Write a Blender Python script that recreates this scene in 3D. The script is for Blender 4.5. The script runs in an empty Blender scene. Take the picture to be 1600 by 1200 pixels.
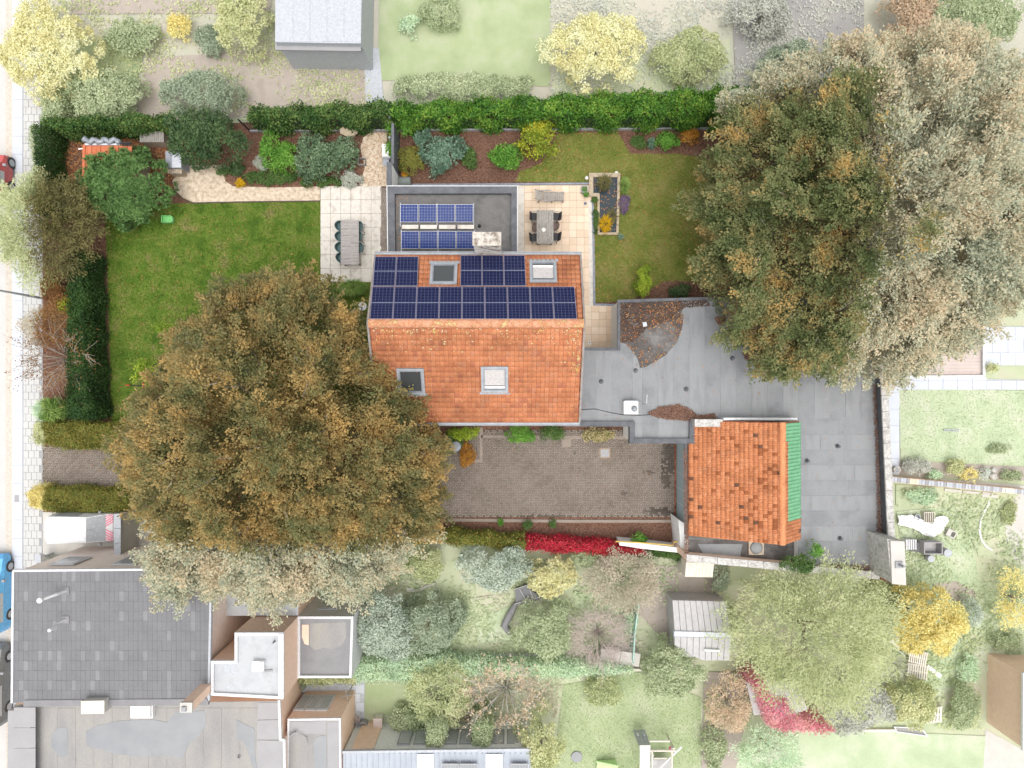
import bpy, math, random
import numpy as np
from math import pi, sin, cos, tan, radians, sqrt, atan2
rng = np.random.default_rng(7)
random.seed(7)
S = bpy.context.scene
C = S.collection

# ------------------------------------------------------------------ camera, sky, sun, exposure
H = 37.4                     # drone height in metres, looking straight down
F = 1600 * 24 / 36           # 24 mm lens on a 36 mm sensor, in photograph pixels
cam_data = bpy.data.cameras.new('camera')
cam_data.lens = 24
cam_data.sensor_width = 36
cam_data.clip_end = 600
cam = bpy.data.objects.new('camera', cam_data)
cam.location = (0, 0, H)
C.objects.link(cam)
S.camera = cam

SUN_EL, SUN_AZ = radians(78), radians(170)
world = bpy.data.worlds.new('World')
S.world = world
world.use_nodes = True
wt = world.node_tree
wt.nodes.clear()
sky = wt.nodes.new('ShaderNodeTexSky')
sky.sky_type = 'NISHITA'
sky.sun_disc = False
sky.sun_elevation = SUN_EL
sky.sun_rotation = SUN_AZ
sky.air_density = 1.0
sky.dust_density = 5.0
sky.ozone_density = 1.0
hs = wt.nodes.new('ShaderNodeHueSaturation')      # overcast: the blue is mostly gone
hs.inputs['Saturation'].default_value = 0.22
bg = wt.nodes.new('ShaderNodeBackground')
bg.inputs['Strength'].default_value = 0.15
wo = wt.nodes.new('ShaderNodeOutputWorld')
wt.links.new(sky.outputs[0], hs.inputs['Color'])
wt.links.new(hs.outputs[0], bg.inputs['Color'])
wt.links.new(bg.outputs[0], wo.inputs['Surface'])

sun_data = bpy.data.lights.new('sun', 'SUN')
sun_data.energy = 0.7
sun_data.angle = radians(90)
sun_data.color = (1.0, 0.96, 0.90)
sun = bpy.data.objects.new('sun', sun_data)
sd = np.array([sin(SUN_AZ) * cos(SUN_EL), cos(SUN_AZ) * cos(SUN_EL), sin(SUN_EL)])   # towards the sun
from mathutils import Vector
sun.rotation_euler = Vector((-sd[0], -sd[1], -sd[2])).to_track_quat('-Z', 'Y').to_euler()
C.objects.link(sun)

S.view_settings.view_transform = 'Standard'
S.view_settings.look = 'None'
S.view_settings.gamma = 1
S.view_settings.use_curve_mapping = False
S.view_settings.exposure = 0.75

# ------------------------------------------------------------------ helpers
def G(px, py, z=0.0):
    """metres for a measured position at height z"""
    k = (H - z) / F
    return ((px - 800) * k, (600 - py) * k)
def P3(px, py, z=0.0):
    x, y = G(px, py, z)
    return (x, y, z)
def poly(pts, z=0.0):
    return [G(a, b, z) for a, b in pts]
def sc(z=0.0):
    return (H - z) / F

def worg(o):
    v = np.zeros(3)
    while o is not None:
        v += np.array(o.location)
        o = o.parent
    return v

def tag(o, label=None, cat=None, group=None, kind=None):
    if label: o['label'] = label
    if cat: o['category'] = cat
    if group: o['group'] = group
    if kind: o['kind'] = kind
    return o

def thing(name, label, cat, loc=(0, 0, 0), group=None):
    o = bpy.data.objects.new(name, None)
    o.empty_display_size = 0.2
    o.location = loc
    C.objects.link(o)
    return tag(o, label, cat, group)

def np_mesh(name, V, Fc, mats, idx=None, smooth=False):
    V = np.asarray(V, dtype=np.float32)
    Fc = np.asarray(Fc, dtype=np.int32)
    n, k = Fc.shape
    me = bpy.data.meshes.new(name)
    me.vertices.add(len(V)); me.vertices.foreach_set('co', V.ravel())
    me.loops.add(n * k); me.loops.foreach_set('vertex_index', Fc.ravel())
    me.polygons.add(n)
    me.polygons.foreach_set('loop_start', np.arange(0, n * k, k, dtype=np.int32))
    me.polygons.foreach_set('loop_total', np.full(n, k, dtype=np.int32))
    for m in mats: me.materials.append(m)
    if idx is not None:
        me.polygons.foreach_set('material_index', np.asarray(idx, dtype=np.int32))
    if smooth:
        me.polygons.foreach_set('use_smooth', np.ones(n, dtype=bool))
    me.update(calc_edges=True)
    return me

def link(name, me, parent=None, loc=(0, 0, 0), rot=None):
    o = bpy.data.objects.new(name, me)
    o.location = loc
    if rot is not None: o.rotation_euler = rot
    o.parent = parent
    C.objects.link(o)
    return o

def mlist(m):
    return list(m) if isinstance(m, (list, tuple)) else [m]

class MB:
    def __init__(s):
        s.v = []; s.f = []; s.m = []
    def face(s, pts, mi=0):
        b = len(s.v); s.v += [tuple(p) for p in pts]
        s.f.append(tuple(range(b, b + len(pts)))); s.m.append(mi)
    def prism(s, pl, z0, z1, mi=0, top=None, bottom=False):
        n = len(pl)
        a = sum(pl[i][0] * pl[(i + 1) % n][1] - pl[(i + 1) % n][0] * pl[i][1] for i in range(n))
        if a < 0: pl = pl[::-1]
        b = len(s.v)
        z1s = z1 if isinstance(z1, (list, tuple)) else [z1] * n
        if a < 0 and isinstance(z1, (list, tuple)): z1s = z1s[::-1]
        s.v += [(x, y, z0) for x, y in pl] + [(x, y, z1s[i]) for i, (x, y) in enumerate(pl)]
        for i in range(n):
            j = (i + 1) % n
            s.f.append((b + i, b + j, b + n + j, b + n + i)); s.m.append(mi)
        s.f.append(tuple(range(b + n, b + 2 * n))); s.m.append(mi if top is None else top)
        if bottom:
            s.f.append(tuple(range(b + n - 1, b - 1, -1))); s.m.append(mi)
        return s
    def box(s, cx, cy, z0, sx, sy, h, rz=0.0, mi=0, top=None):
        c, d = cos(rz), sin(rz)
        pl = [(cx + c * x - d * y, cy + d * x + c * y) for x, y in
              ((-sx / 2, -sy / 2), (sx / 2, -sy / 2), (sx / 2, sy / 2), (-sx / 2, sy / 2))]
        return s.prism(pl, z0, z0 + h, mi, top, True)
    def ring(s, outer, inner, z0, z1, mi=0):
        """upright band between two outlines with the same point count"""
        n = len(outer); b = len(s.v)
        for pl, z in ((outer, z0), (outer, z1), (inner, z1), (inner, z0)):
            s.v += [(x, y, z) for x, y in pl]
        for k in range(3):
            for i in range(n):
                j = (i + 1) % n
                s.f.append((b + k * n + i, b + k * n + j, b + (k + 1) * n + j, b + (k + 1) * n + i)); s.m.append(mi)
        return s
    def tube(s, pts, r, n=6, mi=0, cap=True):
        pts = [np.array(p, float) for p in pts]
        rs = r if isinstance(r, (list, tuple)) else [r] * len(pts)
        b = len(s.v)
        for i, p in enumerate(pts):
            d = pts[min(i + 1, len(pts) - 1)] - pts[max(i - 1, 0)]
            d = d / (np.linalg.norm(d) + 1e-9)
            u = np.cross(d, (0, 0, 1) if abs(d[2]) < .9 else (1, 0, 0)); u /= np.linalg.norm(u)
            w = np.cross(d, u)
            for k in range(n):
                a = 2 * pi * k / n
                s.v.append(tuple(p + rs[i] * (cos(a) * u + sin(a) * w)))
        for i in range(len(pts) - 1):
            for k in range(n):
                s.f.append((b + i * n + k, b + i * n + (k + 1) % n, b + (i + 1) * n + (k + 1) % n, b + (i + 1) * n + k)); s.m.append(mi)
        if cap:
            s.f.append(tuple(b + k for k in range(n))[::-1]); s.m.append(mi)
            s.f.append(tuple(b + (len(pts) - 1) * n + k for k in range(n))); s.m.append(mi)
        return s
    def lathe(s, cx, cy, prof, n=14, mi=0):
        b = len(s.v)
        for r, z in prof:
            for k in range(n):
                a = 2 * pi * k / n
                s.v.append((cx + r * cos(a), cy + r * sin(a), z))
        for i in range(len(prof) - 1):
            for k in range(n):
                s.f.append((b + i * n + k, b + i * n + (k + 1) % n, b + (i + 1) * n + (k + 1) % n, b + (i + 1) * n + k)); s.m.append(mi)
        s.f.append(tuple(b + k for k in range(n))[::-1]); s.m.append(mi)
        s.f.append(tuple(b + (len(prof) - 1) * n + k for k in range(n))); s.m.append(mi)
        return s
    def build(s, name, mats, parent=None, smooth=False):
        off = worg(parent) if parent is not None else np.zeros(3)
        me = bpy.data.meshes.new(name)
        me.from_pydata([tuple(np.array(p) - off) for p in s.v], [], s.f)
        for m in mlist(mats): me.materials.append(m)
        me.polygons.foreach_set('material_index', s.m)
        if smooth: me.polygons.foreach_set('use_smooth', [True] * len(s.f))
        me.update()
        return link(name, me, parent)

def sheet(name, pts, z, m, parent=None, kind='structure'):
    b = MB()
    pl = poly(pts, z)
    n = len(pl)
    a = sum(pl[i][0] * pl[(i + 1) % n][1] - pl[(i + 1) % n][0] * pl[i][1] for i in range(n))
    if a < 0: pl = pl[::-1]
    b.face([(x, y, z) for x, y in pl])
    o = b.build(name, m, parent)
    if kind: o['kind'] = kind
    return o

def copy_tree(o, parent=None):
    c = o.copy(); C.objects.link(c)
    if parent is not None: c.parent = parent
    for ch in list(o.children): copy_tree(ch, c)
    return c

# ------------------------------------------------------------------ materials
def _nt(name):
    m = bpy.data.materials.new(name); m.use_nodes = True
    nt = m.node_tree
    return m, nt, nt.nodes['Principled BSDF']
def c4(c): return (c[0], c[1], c[2], 1)

def ramp(nt, cols, lo=0.0, hi=1.0):
    r = nt.nodes.new('ShaderNodeValToRGB')
    e = r.color_ramp.elements
    while len(e) < len(cols): e.new(0.5)
    for i, c in enumerate(cols):
        e[i].position = lo + (hi - lo) * i / max(1, len(cols) - 1)
        e[i].color = c4(c)
    return r

def mat(name, cols, scale=2.0, rough=0.85, fine=0.15, fscale=40, bump=0.0, bscale=60, spec=0.25, metal=0.0, stretch=None, island=0.0):
    """colour patches from world-position noise, fine grain on top, light relief"""
    m, nt, bs = _nt(name)
    N, L = nt.nodes, nt.links
    bs.inputs['Roughness'].default_value = rough
    bs.inputs['Metallic'].default_value = metal
    bs.inputs['Specular IOR Level'].default_value = spec
    if not isinstance(cols[0], (tuple, list)): cols = [cols, tuple(x * .86 for x in cols)]
    geo = N.new('ShaderNodeNewGeometry')
    vec = geo.outputs['Position']
    if stretch:
        mp = N.new('ShaderNodeMapping'); mp.inputs['Scale'].default_value = stretch
        L.new(vec, mp.inputs[0]); vec = mp.outputs[0]
    n1 = N.new('ShaderNodeTexNoise'); n1.inputs['Scale'].default_value = scale; n1.inputs['Detail'].default_value = 5
    n1.inputs['Roughness'].default_value = .6
    L.new(vec, n1.inputs['Vector'])
    r = ramp(nt, cols, .32, .68)
    if island > 0:
        mi = N.new('ShaderNodeMix'); mi.inputs[0].default_value = island
        L.new(n1.outputs['Fac'], mi.inputs[2])
        mr = N.new('ShaderNodeMapRange'); mr.inputs[3].default_value = .3; mr.inputs[4].default_value = .7
        L.new(geo.outputs['Random Per Island'], mr.inputs[0]); L.new(mr.outputs[0], mi.inputs[3])
        L.new(mi.outputs[0], r.inputs[0])
    else:
        L.new(n1.outputs['Fac'], r.inputs[0])
    col = r.outputs[0]
    if fine > 0:
        n2 = N.new('ShaderNodeTexNoise'); n2.inputs['Scale'].default_value = fscale; n2.inputs['Detail'].default_value = 3
        L.new(vec, n2.inputs['Vector'])
        mr = N.new('ShaderNodeMapRange'); mr.inputs[1].default_value = .3; mr.inputs[2].default_value = .7
        mr.inputs[3].default_value = 1 - fine; mr.inputs[4].default_value = 1 + fine
        L.new(n2.outputs['Fac'], mr.inputs[0])
        mx = N.new('ShaderNodeMix'); mx.data_type = 'RGBA'; mx.blend_type = 'MULTIPLY'; mx.inputs[0].default_value = 1
        L.new(col, mx.inputs[6]); L.new(mr.outputs[0], mx.inputs[7]); col = mx.outputs[2]
    L.new(col, bs.inputs['Base Color'])
    if bump > 0:
        n3 = N.new('ShaderNodeTexNoise'); n3.inputs['Scale'].default_value = bscale; n3.inputs['Detail'].default_value = 4
        L.new(vec, n3.inputs['Vector'])
        bp = N.new('ShaderNodeBump'); bp.inputs['Strength'].default_value = bump; bp.inputs['Distance'].default_value = .03
        L.new(n3.outputs['Fac'], bp.inputs['Height']); L.new(bp.outputs[0], bs.inputs['Normal'])
    return m

def leafmat(name, cols, scale=0.7, trans=0.25, w=0.5, rough=.6):
    """leaves: hue by clump and by single leaf"""
    m, nt, bs = _nt(name)
    N, L = nt.nodes, nt.links
    geo = N.new('ShaderNodeNewGeometry')
    n1 = N.new('ShaderNodeTexNoise'); n1.inputs['Scale'].default_value = scale; n1.inputs['Detail'].default_value = 3
    L.new(geo.outputs['Position'], n1.inputs['Vector'])
    mr = N.new('ShaderNodeMapRange'); mr.inputs[1].default_value = .32; mr.inputs[2].default_value = .68
    L.new(n1.outputs['Fac'], mr.inputs[0])
    mi = N.new('ShaderNodeMix'); mi.inputs[0].default_value = w
    L.new(mr.outputs[0], mi.inputs[2]); L.new(geo.outputs['Random Per Island'], mi.inputs[3])
    r = ramp(nt, cols, .12, .88); L.new(mi.outputs[0], r.inputs[0])
    L.new(r.outputs[0], bs.inputs['Base Color'])
    bs.inputs['Roughness'].default_value = rough
    bs.inputs['Specular IOR Level'].default_value = .3
    tr = N.new('ShaderNodeBsdfTranslucent'); L.new(r.outputs[0], tr.inputs['Color'])
    ms = N.new('ShaderNodeMixShader'); ms.inputs[0].default_value = trans
    L.new(bs.outputs[0], ms.inputs[1]); L.new(tr.outputs[0], ms.inputs[2])
    L.new(ms.outputs[0], N['Material Output'].inputs['Surface'])
    return m

def plain(name, col, rough=.6, spec=.3, metal=0.0):
    m, nt, bs = _nt(name)
    N, L = nt.nodes, nt.links
    bs.inputs['Roughness'].default_value = rough; bs.inputs['Metallic'].default_value = metal
    bs.inputs['Specular IOR Level'].default_value = spec
    geo = N.new('ShaderNodeNewGeometry')
    n = N.new('ShaderNodeTexNoise'); n.inputs['Scale'].default_value = 9; n.inputs['Detail'].default_value = 6
    L.new(geo.outputs['Position'], n.inputs['Vector'])
    r = ramp(nt, [tuple(x * .88 for x in col), tuple(min(1, x * 1.06) for x in col)], .35, .65)
    L.new(n.outputs['Fac'], r.inputs[0]); L.new(r.outputs[0], bs.inputs['Base Color'])
    return m

def glassmat(name, col, rough=.06, spec=.7):
    m, nt, bs = _nt(name)
    bs.inputs['Base Color'].default_value = c4(col); bs.inputs['Roughness'].default_value = rough
    bs.inputs['Specular IOR Level'].default_value = spec
    return m

M = {}
def D(k, *a, **b):
    M[k] = mat(k, *a, **b); return M[k]
def DL(k, *a, **b):
    M[k] = leafmat(k, *a, **b); return M[k]
def DP(k, *a, **b):
    M[k] = plain(k, *a, **b); return M[k]

# the plot
D('mulch', [(.085, .042, .026), (.16, .083, .055), (.24, .14, .095)], 9, .95, .35, 60, .8, 45)
D('lawn_grass', [(.055, .110, .012), (.090, .155, .018), (.140, .185, .032), (.200, .180, .065)], 1.1, .9, .35, 55, .6, 70)
D('dry_lawn_grass', [(0.098, 0.138, 0.021), (0.161, 0.182, 0.039), (0.224, 0.201, 0.069)], .9, .9, .35, 50, .6, 70)
D('shell_gravel', [(0.386, 0.304, 0.212), (0.552, 0.460, 0.350), (0.644, 0.570, 0.469)], 5, .9, .3, 45, .8, 40)
D('concrete_slab', [(0.539, 0.493, 0.428), (0.614, 0.577, 0.521), (0.465, 0.419, 0.363)], 2.2, .85, .08, 30, .1, 50)
D('sand_tile', [(0.552, 0.414, 0.294), (0.626, 0.497, 0.368), (0.607, 0.460, 0.340)], 1.6, .8, .05, 30, island=.55)
D('tile_joint', [(.34, .26, .19), (.25, .19, .14)], 6)
D('paver_brick', [(0.186, 0.153, 0.125), (0.260, 0.218, 0.183), (0.306, 0.260, 0.223)], .7, .9, .25, 40, .3, 60, island=.45)
D('paver_stained', [(.085, .07, .058), (.13, .11, .092), (.16, .136, .115)], .9, .9, .25, 40)
D('paver_joint', [(.075, .06, .048), (.11, .088, .068)], 6)
D('bluestone', [(.17, .19, .23), (.28, .30, .34)], 6, .7)
D('sandstone', [(.38, .31, .22), (.47, .39, .28)], 5, .9, .2, 30, .3)
D('bitumen', [(0.192, 0.198, 0.206), (0.242, 0.248, 0.254), (0.214, 0.221, 0.227)], .8, .85, .12, 30, .25, 70)
D('bitumen_light', [(0.207, 0.212, 0.219), (0.257, 0.263, 0.269), (0.227, 0.233, 0.239)], .8, .85, .12, 30, .25, 70, stretch=(2.5, .5, 1))
D('bitumen_dark', [(.10, .098, .095), (.155, .15, .145), (.125, .12, .115)], 1.2, .8, .15, 30, .2, 70)
D('parapet_bitumen', [(.085, .09, .10), (.14, .145, .155)], 2.5, .75, .12, 40, .2)
D('wet_bitumen', [(.045, .036, .032), (.085, .075, .07), (.16, .155, .15)], 1.1, .45, .3, 20)
D('white_render', [(.70, .70, .68), (.78, .77, .75)], 2, .85, .05)
D('stained_render', [(.13, .085, .06), (.62, .58, .52), (.74, .72, .68)], 2.6, .9, .2, 14)
D('stained_cap', [(.16, .13, .10), (.42, .38, .33), (.60, .56, .50)], 5, .9, .25, 25)
D('zinc', [(.27, .29, .31), (.36, .38, .40)], 3, .5, .08, metal=.25)
D('grey_metal', [(.22, .24, .27), (.28, .30, .33)], 3, .45, .05, metal=.3)
D('house_brick', [(.36, .33, .30), (.46, .43, .39)], 5, .9)
tile_cols = [(.43, .165, .076), (.445, .175, .083), (.46, .188, .092), (.405, .150, .071), (.36, .135, .072), (.425, .182, .098)]
for i, c in enumerate(tile_cols):
    D('clay_tile_%s' % 'abcdef'[i], [tuple(x * .78 for x in c), c, tuple(min(1, x * 1.18) for x in c)], .9, .8, .22, 22, .2)
bright = [(.54, .205, .090), (.57, .225, .102), (.60, .250, .120), (.55, .212, .094), (.34, .115, .045), (.16, .08, .05)]
for i, c in enumerate(bright):
    D('bright_tile_%s' % 'abcdef'[i], [tuple(x * .75 for x in c), c, tuple(min(1, x * 1.1) for x in c)], 1.6, .75, .25, 16, .2)
D('green_tile', [(0.176, 0.446, 0.243), (0.257, 0.581, 0.338)], 3, .6, .2, 20)
D('lichen_ridge', [(.50, .19, .09), (.55, .30, .19), (.42, .17, .085), (.50, .42, .20)], 3.5, .85, .3, 22)
D('verge_metal', [(.20, .17, .15), (.30, .27, .25)], 4, .6)
D('teak', [(.20, .185, .165), (.32, .30, .275), (.26, .24, .215)], 3, .85, .25, 18, stretch=(3, .6, 1))
D('teak_cross', [(.24, .215, .20), (.36, .335, .32), (.30, .275, .26)], 3, .85, .2, 18, stretch=(.6, 4, 1))
DP('shell_green', (.07, .125, .125), .5)
DP('black_metal', (.022, .022, .025), .45)
DP('dark_mesh', (.05, .048, .05), .7)
DP('brown_cushion', (.17, .125, .11), .9)
D('pale_slate_light', [(.185, .185, .192), (.225, .225, .23)], 1.2, .7, .08, 20)
DP('white_ceramic', (.75, .74, .70), .35)
M['cell_blue'] = glassmat('cell_blue', (.008, .030, .150), .25, .15)
M['cell_navy'] = glassmat('cell_navy', (.005, .008, .045), .25, .10)
DP('panel_frame', (0.392, 0.399, 0.434), .4, metal=.3)
DP('panel_dark_frame', (0.240, 0.256, 0.336), .4, metal=.2)
M['window_glass'] = glassmat('window_glass', (.05, .055, .055), .04)
DP('window_blind', (0.450, 0.427, 0.413), .8)
M['pond_water'] = glassmat('pond_water', (.022, .036, .046), .08, .3)
D('bark', [(.10, .075, .05), (.20, .165, .125)], 6, .95, .3, 40, .5)
D('pale_bark', [(.28, .245, .20), (.40, .36, .31)], 6, .95, .25, 40, .4)
D('orange_roofing', [(.42, .12, .055), (.50, .165, .08)], 3, .7)
DP('grey_plastic', (.27, .29, .32), .5)
DP('pale_plastic', (.50, .52, .56), .5)
D('slat_wood', [(.36, .29, .22), (.46, .385, .30)], 5, .85)
DP('barrow_teal', (.06, .19, .24), .5)
DP('lime_plastic', (.22, .56, .20), .5)
DP('tank_grey', (.20, .225, .21), .6)
DP('yellow_plastic', (.70, .38, .03), .5)
DP('red_plastic', (.62, .06, .045), .5)
DP('dark_net', (.016, .020, .022), .8)
DP('concrete_grey', (.33, .33, .34), .85)
DP('yellow_pipe', (.62, .42, .09), .5)
DP('door_blue', (.34, .42, .44), .55)
D('rough_coping', [(.30, .285, .265), (.46, .445, .42), (.54, .525, .50)], 5, .9, .3, 22, .4)
D('mossy_brick', [(.09, .04, .028), (.30, .10, .05), (.40, .16, .085)], 5, .9, .3, 22, .4)
# leaves in the plot
DL('beech_bronze', [(0.119, 0.140, 0.053), (0.232, 0.213, 0.083), (0.363, 0.264, 0.100), (0.551, 0.369, 0.132)], .75, trans=.34, w=.30)
DL('beech_bronze_right', [(0.095, 0.133, 0.046), (0.174, 0.206, 0.077), (0.273, 0.267, 0.116), (0.545, 0.360, 0.128)], .75, trans=.34, w=.30)
DL('leaf_turned_pale', [(.34, .38, .27), (.44, .45, .32), (.55, .49, .33), (.66, .53, .35)], .5)  # beech leaves outside the plot: white veil painted into the leaf colour
DL('leaf_rosette', [(.080, .165, .050), (.140, .260, .078), (.22, .37, .12)], 1.2)
DL('leaf_dark', [(0.038, 0.084, 0.031), (0.073, 0.136, 0.049), (0.131, 0.200, 0.078)], 1.0)
DL('leaf_hedge_dark', [(.022, .055, .016), (.040, .098, .022), (.075, .145, .035)], 1.0)
DL('leaf_laurel', [(.028, .092, .014), (.068, .190, .022), (.130, .29, .035), (.28, .40, .06)], 1.2, w=.6)
DL('leaf_laurel_dark', [(.022, .066, .016), (.055, .135, .03), (.115, .20, .05), (.20, .27, .07)], 1.0, w=.6)
DL('leaf_olive', [(0.100, 0.097, 0.037), (0.175, 0.163, 0.056), (0.259, 0.225, 0.086)], .9)
DL('leaf_lime', [(0.150, 0.250, 0.022), (0.288, 0.400, 0.037), (0.450, 0.525, 0.056)], 1.2)
DL('leaf_fresh', [(0.069, 0.200, 0.027), (0.138, 0.325, 0.044), (0.237, 0.450, 0.075)], 1.2)
DL('leaf_yellowgreen', [(0.125, 0.213, 0.020), (0.300, 0.350, 0.033), (0.575, 0.525, 0.044)], 1.1)
DL('leaf_greygreen', [(0.072, 0.131, 0.072), (0.152, 0.239, 0.123), (0.275, 0.377, 0.225)], 1.2)
DL('leaf_bluegreen', [(0.087, 0.167, 0.109), (0.160, 0.268, 0.181), (0.290, 0.420, 0.304)], 1.2)
DL('leaf_mid', [(0.058, 0.123, 0.032), (0.109, 0.196, 0.048), (0.174, 0.268, 0.080)], 1.1)
DL('leaf_autumn_hedge', [(0.100, 0.154, 0.033), (0.209, 0.245, 0.045), (0.344, 0.254, 0.064), (0.181, 0.254, 0.045)], 1.0, w=.65)
DL('leaf_red', [(.22, .06, .035), (.42, .015, .040), (.62, .025, .065), (.74, .07, .11), (.40, .12, .05)], 1.0, w=.65)
DL('leaf_russet', [(0.174, 0.080, 0.029), (0.319, 0.152, 0.055), (0.232, 0.160, 0.051)], 1.0)
DL('leaf_orange', [(.30, .14, .022), (.48, .22, .03), (.60, .33, .08)], 1.2)
DL('leaf_gold', [(.55, .33, .01), (.75, .48, .015)], 1.2)
DL('leaf_cream', [(.12, .15, .03), (.52, .44, .22), (.66, .55, .32)], 3.0, w=.7)
DL('leaf_bamboo', [(0.088, 0.175, 0.037), (0.225, 0.350, 0.075), (0.400, 0.500, 0.163)], 1.2)
DL('leaf_purple', [(.16, .12, .17), (.30, .20, .34), (.20, .20, .10)], 2.0)
DL('petal_white', [(.40, .45, .33), (.68, .68, .62)], 2.0, w=.8)
DL('fallen_leaf', [(.22, .09, .03), (.36, .17, .055), (.50, .27, .10), (.42, .12, .05)], 1.0, w=.8, trans=.1)
DL('leaf_mould', [(.12, .062, .040), (.20, .105, .070), (.29, .165, .115)], 1.0, w=.8, trans=.1)
DL('wet_mould', [(.045, .028, .022), (.085, .05, .036), (.14, .08, .05)], 1.0, w=.8, trans=.1)
DL('grass_blade', [(0.058, 0.122, 0.013), (0.098, 0.187, 0.019), (0.170, 0.252, 0.035)], .8, w=.55, trans=.2)
DL('dry_grass_blade', [(0.143, 0.173, 0.030), (0.252, 0.247, 0.055), (0.368, 0.316, 0.116)], .8, w=.55, trans=.2)
# the neighbours: base colours lightened, a white veil is painted into them
D('pale_ground', [(.36, .41, .26), (.43, .46, .31), (.46, .43, .34)], .5, .95, .12, 30, .3)
D('pale_lawn', [(.28, .34, .185), (.33, .385, .22), (.39, .42, .28)], .6, .95, .14, 40, .3)
D('pale_lawn_light', [(.36, .43, .27), (.42, .48, .32), (.50, .51, .40)], .6, .95, .12, 40, .3)
D('pale_soil', [(0.317, 0.276, 0.235), (0.379, 0.330, 0.289), (0.344, 0.310, 0.255)], 1.5, .95, .15, 40, .4)
D('pale_sand', [(0.465, 0.445, 0.409), (0.522, 0.501, 0.465)], 2, .9, .08)
D('pavement_paver', [(0.461, 0.456, 0.443), (0.509, 0.505, 0.491)], .8, .9, .04)
D('gutter_cobble', [(0.442, 0.391, 0.332), (0.561, 0.518, 0.459)], 7, .9, .15, 40)
D('road_concrete', [(0.478, 0.463, 0.442), (0.523, 0.508, 0.490)], 1, .9, .05)
D('pale_slab', [(0.487, 0.512, 0.563), (0.554, 0.580, 0.622)], 1.5, .8, .04, island=.5)
D('pale_deck', [(.50, .42, .385), (.56, .48, .445)], 1.5, .85, .06)
D('pale_slate', [(0.155, 0.155, 0.162), (0.180, 0.180, 0.187)], 1.2, .7, .08, 20)
D('pale_bitumen', [(0.246, 0.239, 0.236), (0.287, 0.277, 0.264), (0.321, 0.308, 0.280)], .6, .85, .08, 20, stretch=(1.6, .5, 1))
D('pale_bitumen_band', [(0.304, 0.296, 0.300), (0.336, 0.328, 0.332)], 1.2, .85, .06)
D('pale_puddle', [(0.233, 0.240, 0.250), (0.272, 0.279, 0.285)], 1.2, .35, .04)
D('pale_brick', [(.74, .52, .40), (.80, .60, .47)], 4, .9, .1, 40)
D('pale_pink_brick', [(0.759, 0.645, 0.569), (0.848, 0.734, 0.658)], 4, .9, .08, 40)
D('pale_membrane', [(0.371, 0.384, 0.403), (0.429, 0.442, 0.454), (0.333, 0.339, 0.346)], 1.1, .6, .06)
DP('pale_white', (0.608, 0.608, 0.616), .6)
D('pale_border_ground', [(.38, .39, .31), (.43, .42, .34), (.46, .42, .36)], .35, .95, .10, 30, .3)
D('lichen_speck', [(.50, .42, .10), (.55, .52, .42)], 2, .9, .1)
DP('bright_white', (0.760, 0.760, 0.760), .5)
D('pale_tar', [(.20, .198, .202), (.245, .24, .245)], 1.6, .7, .08)
D('pale_metal_sheet', [(0.331, 0.360, 0.403), (0.382, 0.410, 0.454)], 1.5, .5, .04)
D('pale_weathered_wood', [(.38, .37, .365), (.45, .44, .435)], 4, .85, .1, 30)
D('pale_wood', [(.58, .54, .46), (.66, .62, .54)], 4, .85, .1, 30)
DP('pale_window', (0.416, 0.436, 0.455), .15, .6)
DP('pale_dark', (.30, .30, .31), .7)
DP('pale_grey', (0.422, 0.440, 0.466), .6)
DP('car_white', (.80, .80, .81), .25, .5)
DP('car_blue', (.12, .40, .72), .25, .5)
DP('car_red', (.50, .10, .10), .25, .5)
DP('car_dark', (.16, .17, .17), .25, .5)
DP('signal_pink', (.80, .20, .30), .5)
DP('tyre', (.06, .06, .062), .85)
DP('green_mesh', (.36, .55, .48), .7)
DP('lime_slide', (.52, .76, .35), .5)
pale = {  # neighbours' leaf colours, whitened with the painted veil
 'green': [(.37, .44, .26), (.45, .51, .32), (.56, .60, .40)],
 'deep': [(.29, .35, .25), (.36, .42, .30), (.43, .49, .36)],
 'blue': [(.40, .47, .38), (.49, .55, .46), (.60, .65, .55)],
 'yellowgreen': [(.46, .50, .26), (.58, .60, .34), (.70, .69, .44)],
 'yellow': [(.66, .58, .22), (.80, .66, .28), (.88, .72, .36)],
 'cream': [(.68, .64, .36), (.78, .73, .44), (.85, .79, .54)],
 'olive': [(.41, .46, .25), (.50, .54, .30), (.60, .61, .38)],
 'brown': [(.42, .41, .30), (.50, .45, .35), (.57, .50, .40)],
 'pink': [(.55, .46, .42), (.63, .53, .49), (.70, .60, .56)],
 'mint': [(.46, .58, .42), (.56, .68, .48), (.66, .76, .56)],
 'red': [(.62, .24, .30), (.72, .32, .38), (.76, .48, .44)],
 'orange': [(.52, .44, .32), (.62, .48, .34), (.68, .56, .42)],
 'grey': [(.47, .48, .43), (.53, .54, .48), (.60, .60, .53)],
 'silver': [(.56, .60, .54), (.66, .69, .62), (.74, .76, .70)],
}
for k, v in pale.items(): DL('pale_leaf_' + k, [tuple(min(.86, x * 1.14) for x in c) for c in v], .9, trans=.38, w=.4)

# ------------------------------------------------------------------ foliage builders
def unit(a):
    return a / (np.linalg.norm(a, axis=-1, keepdims=True) + 1e-9)
def rnd_dir(n):
    return unit(rng.normal(size=(n, 3)))

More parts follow.
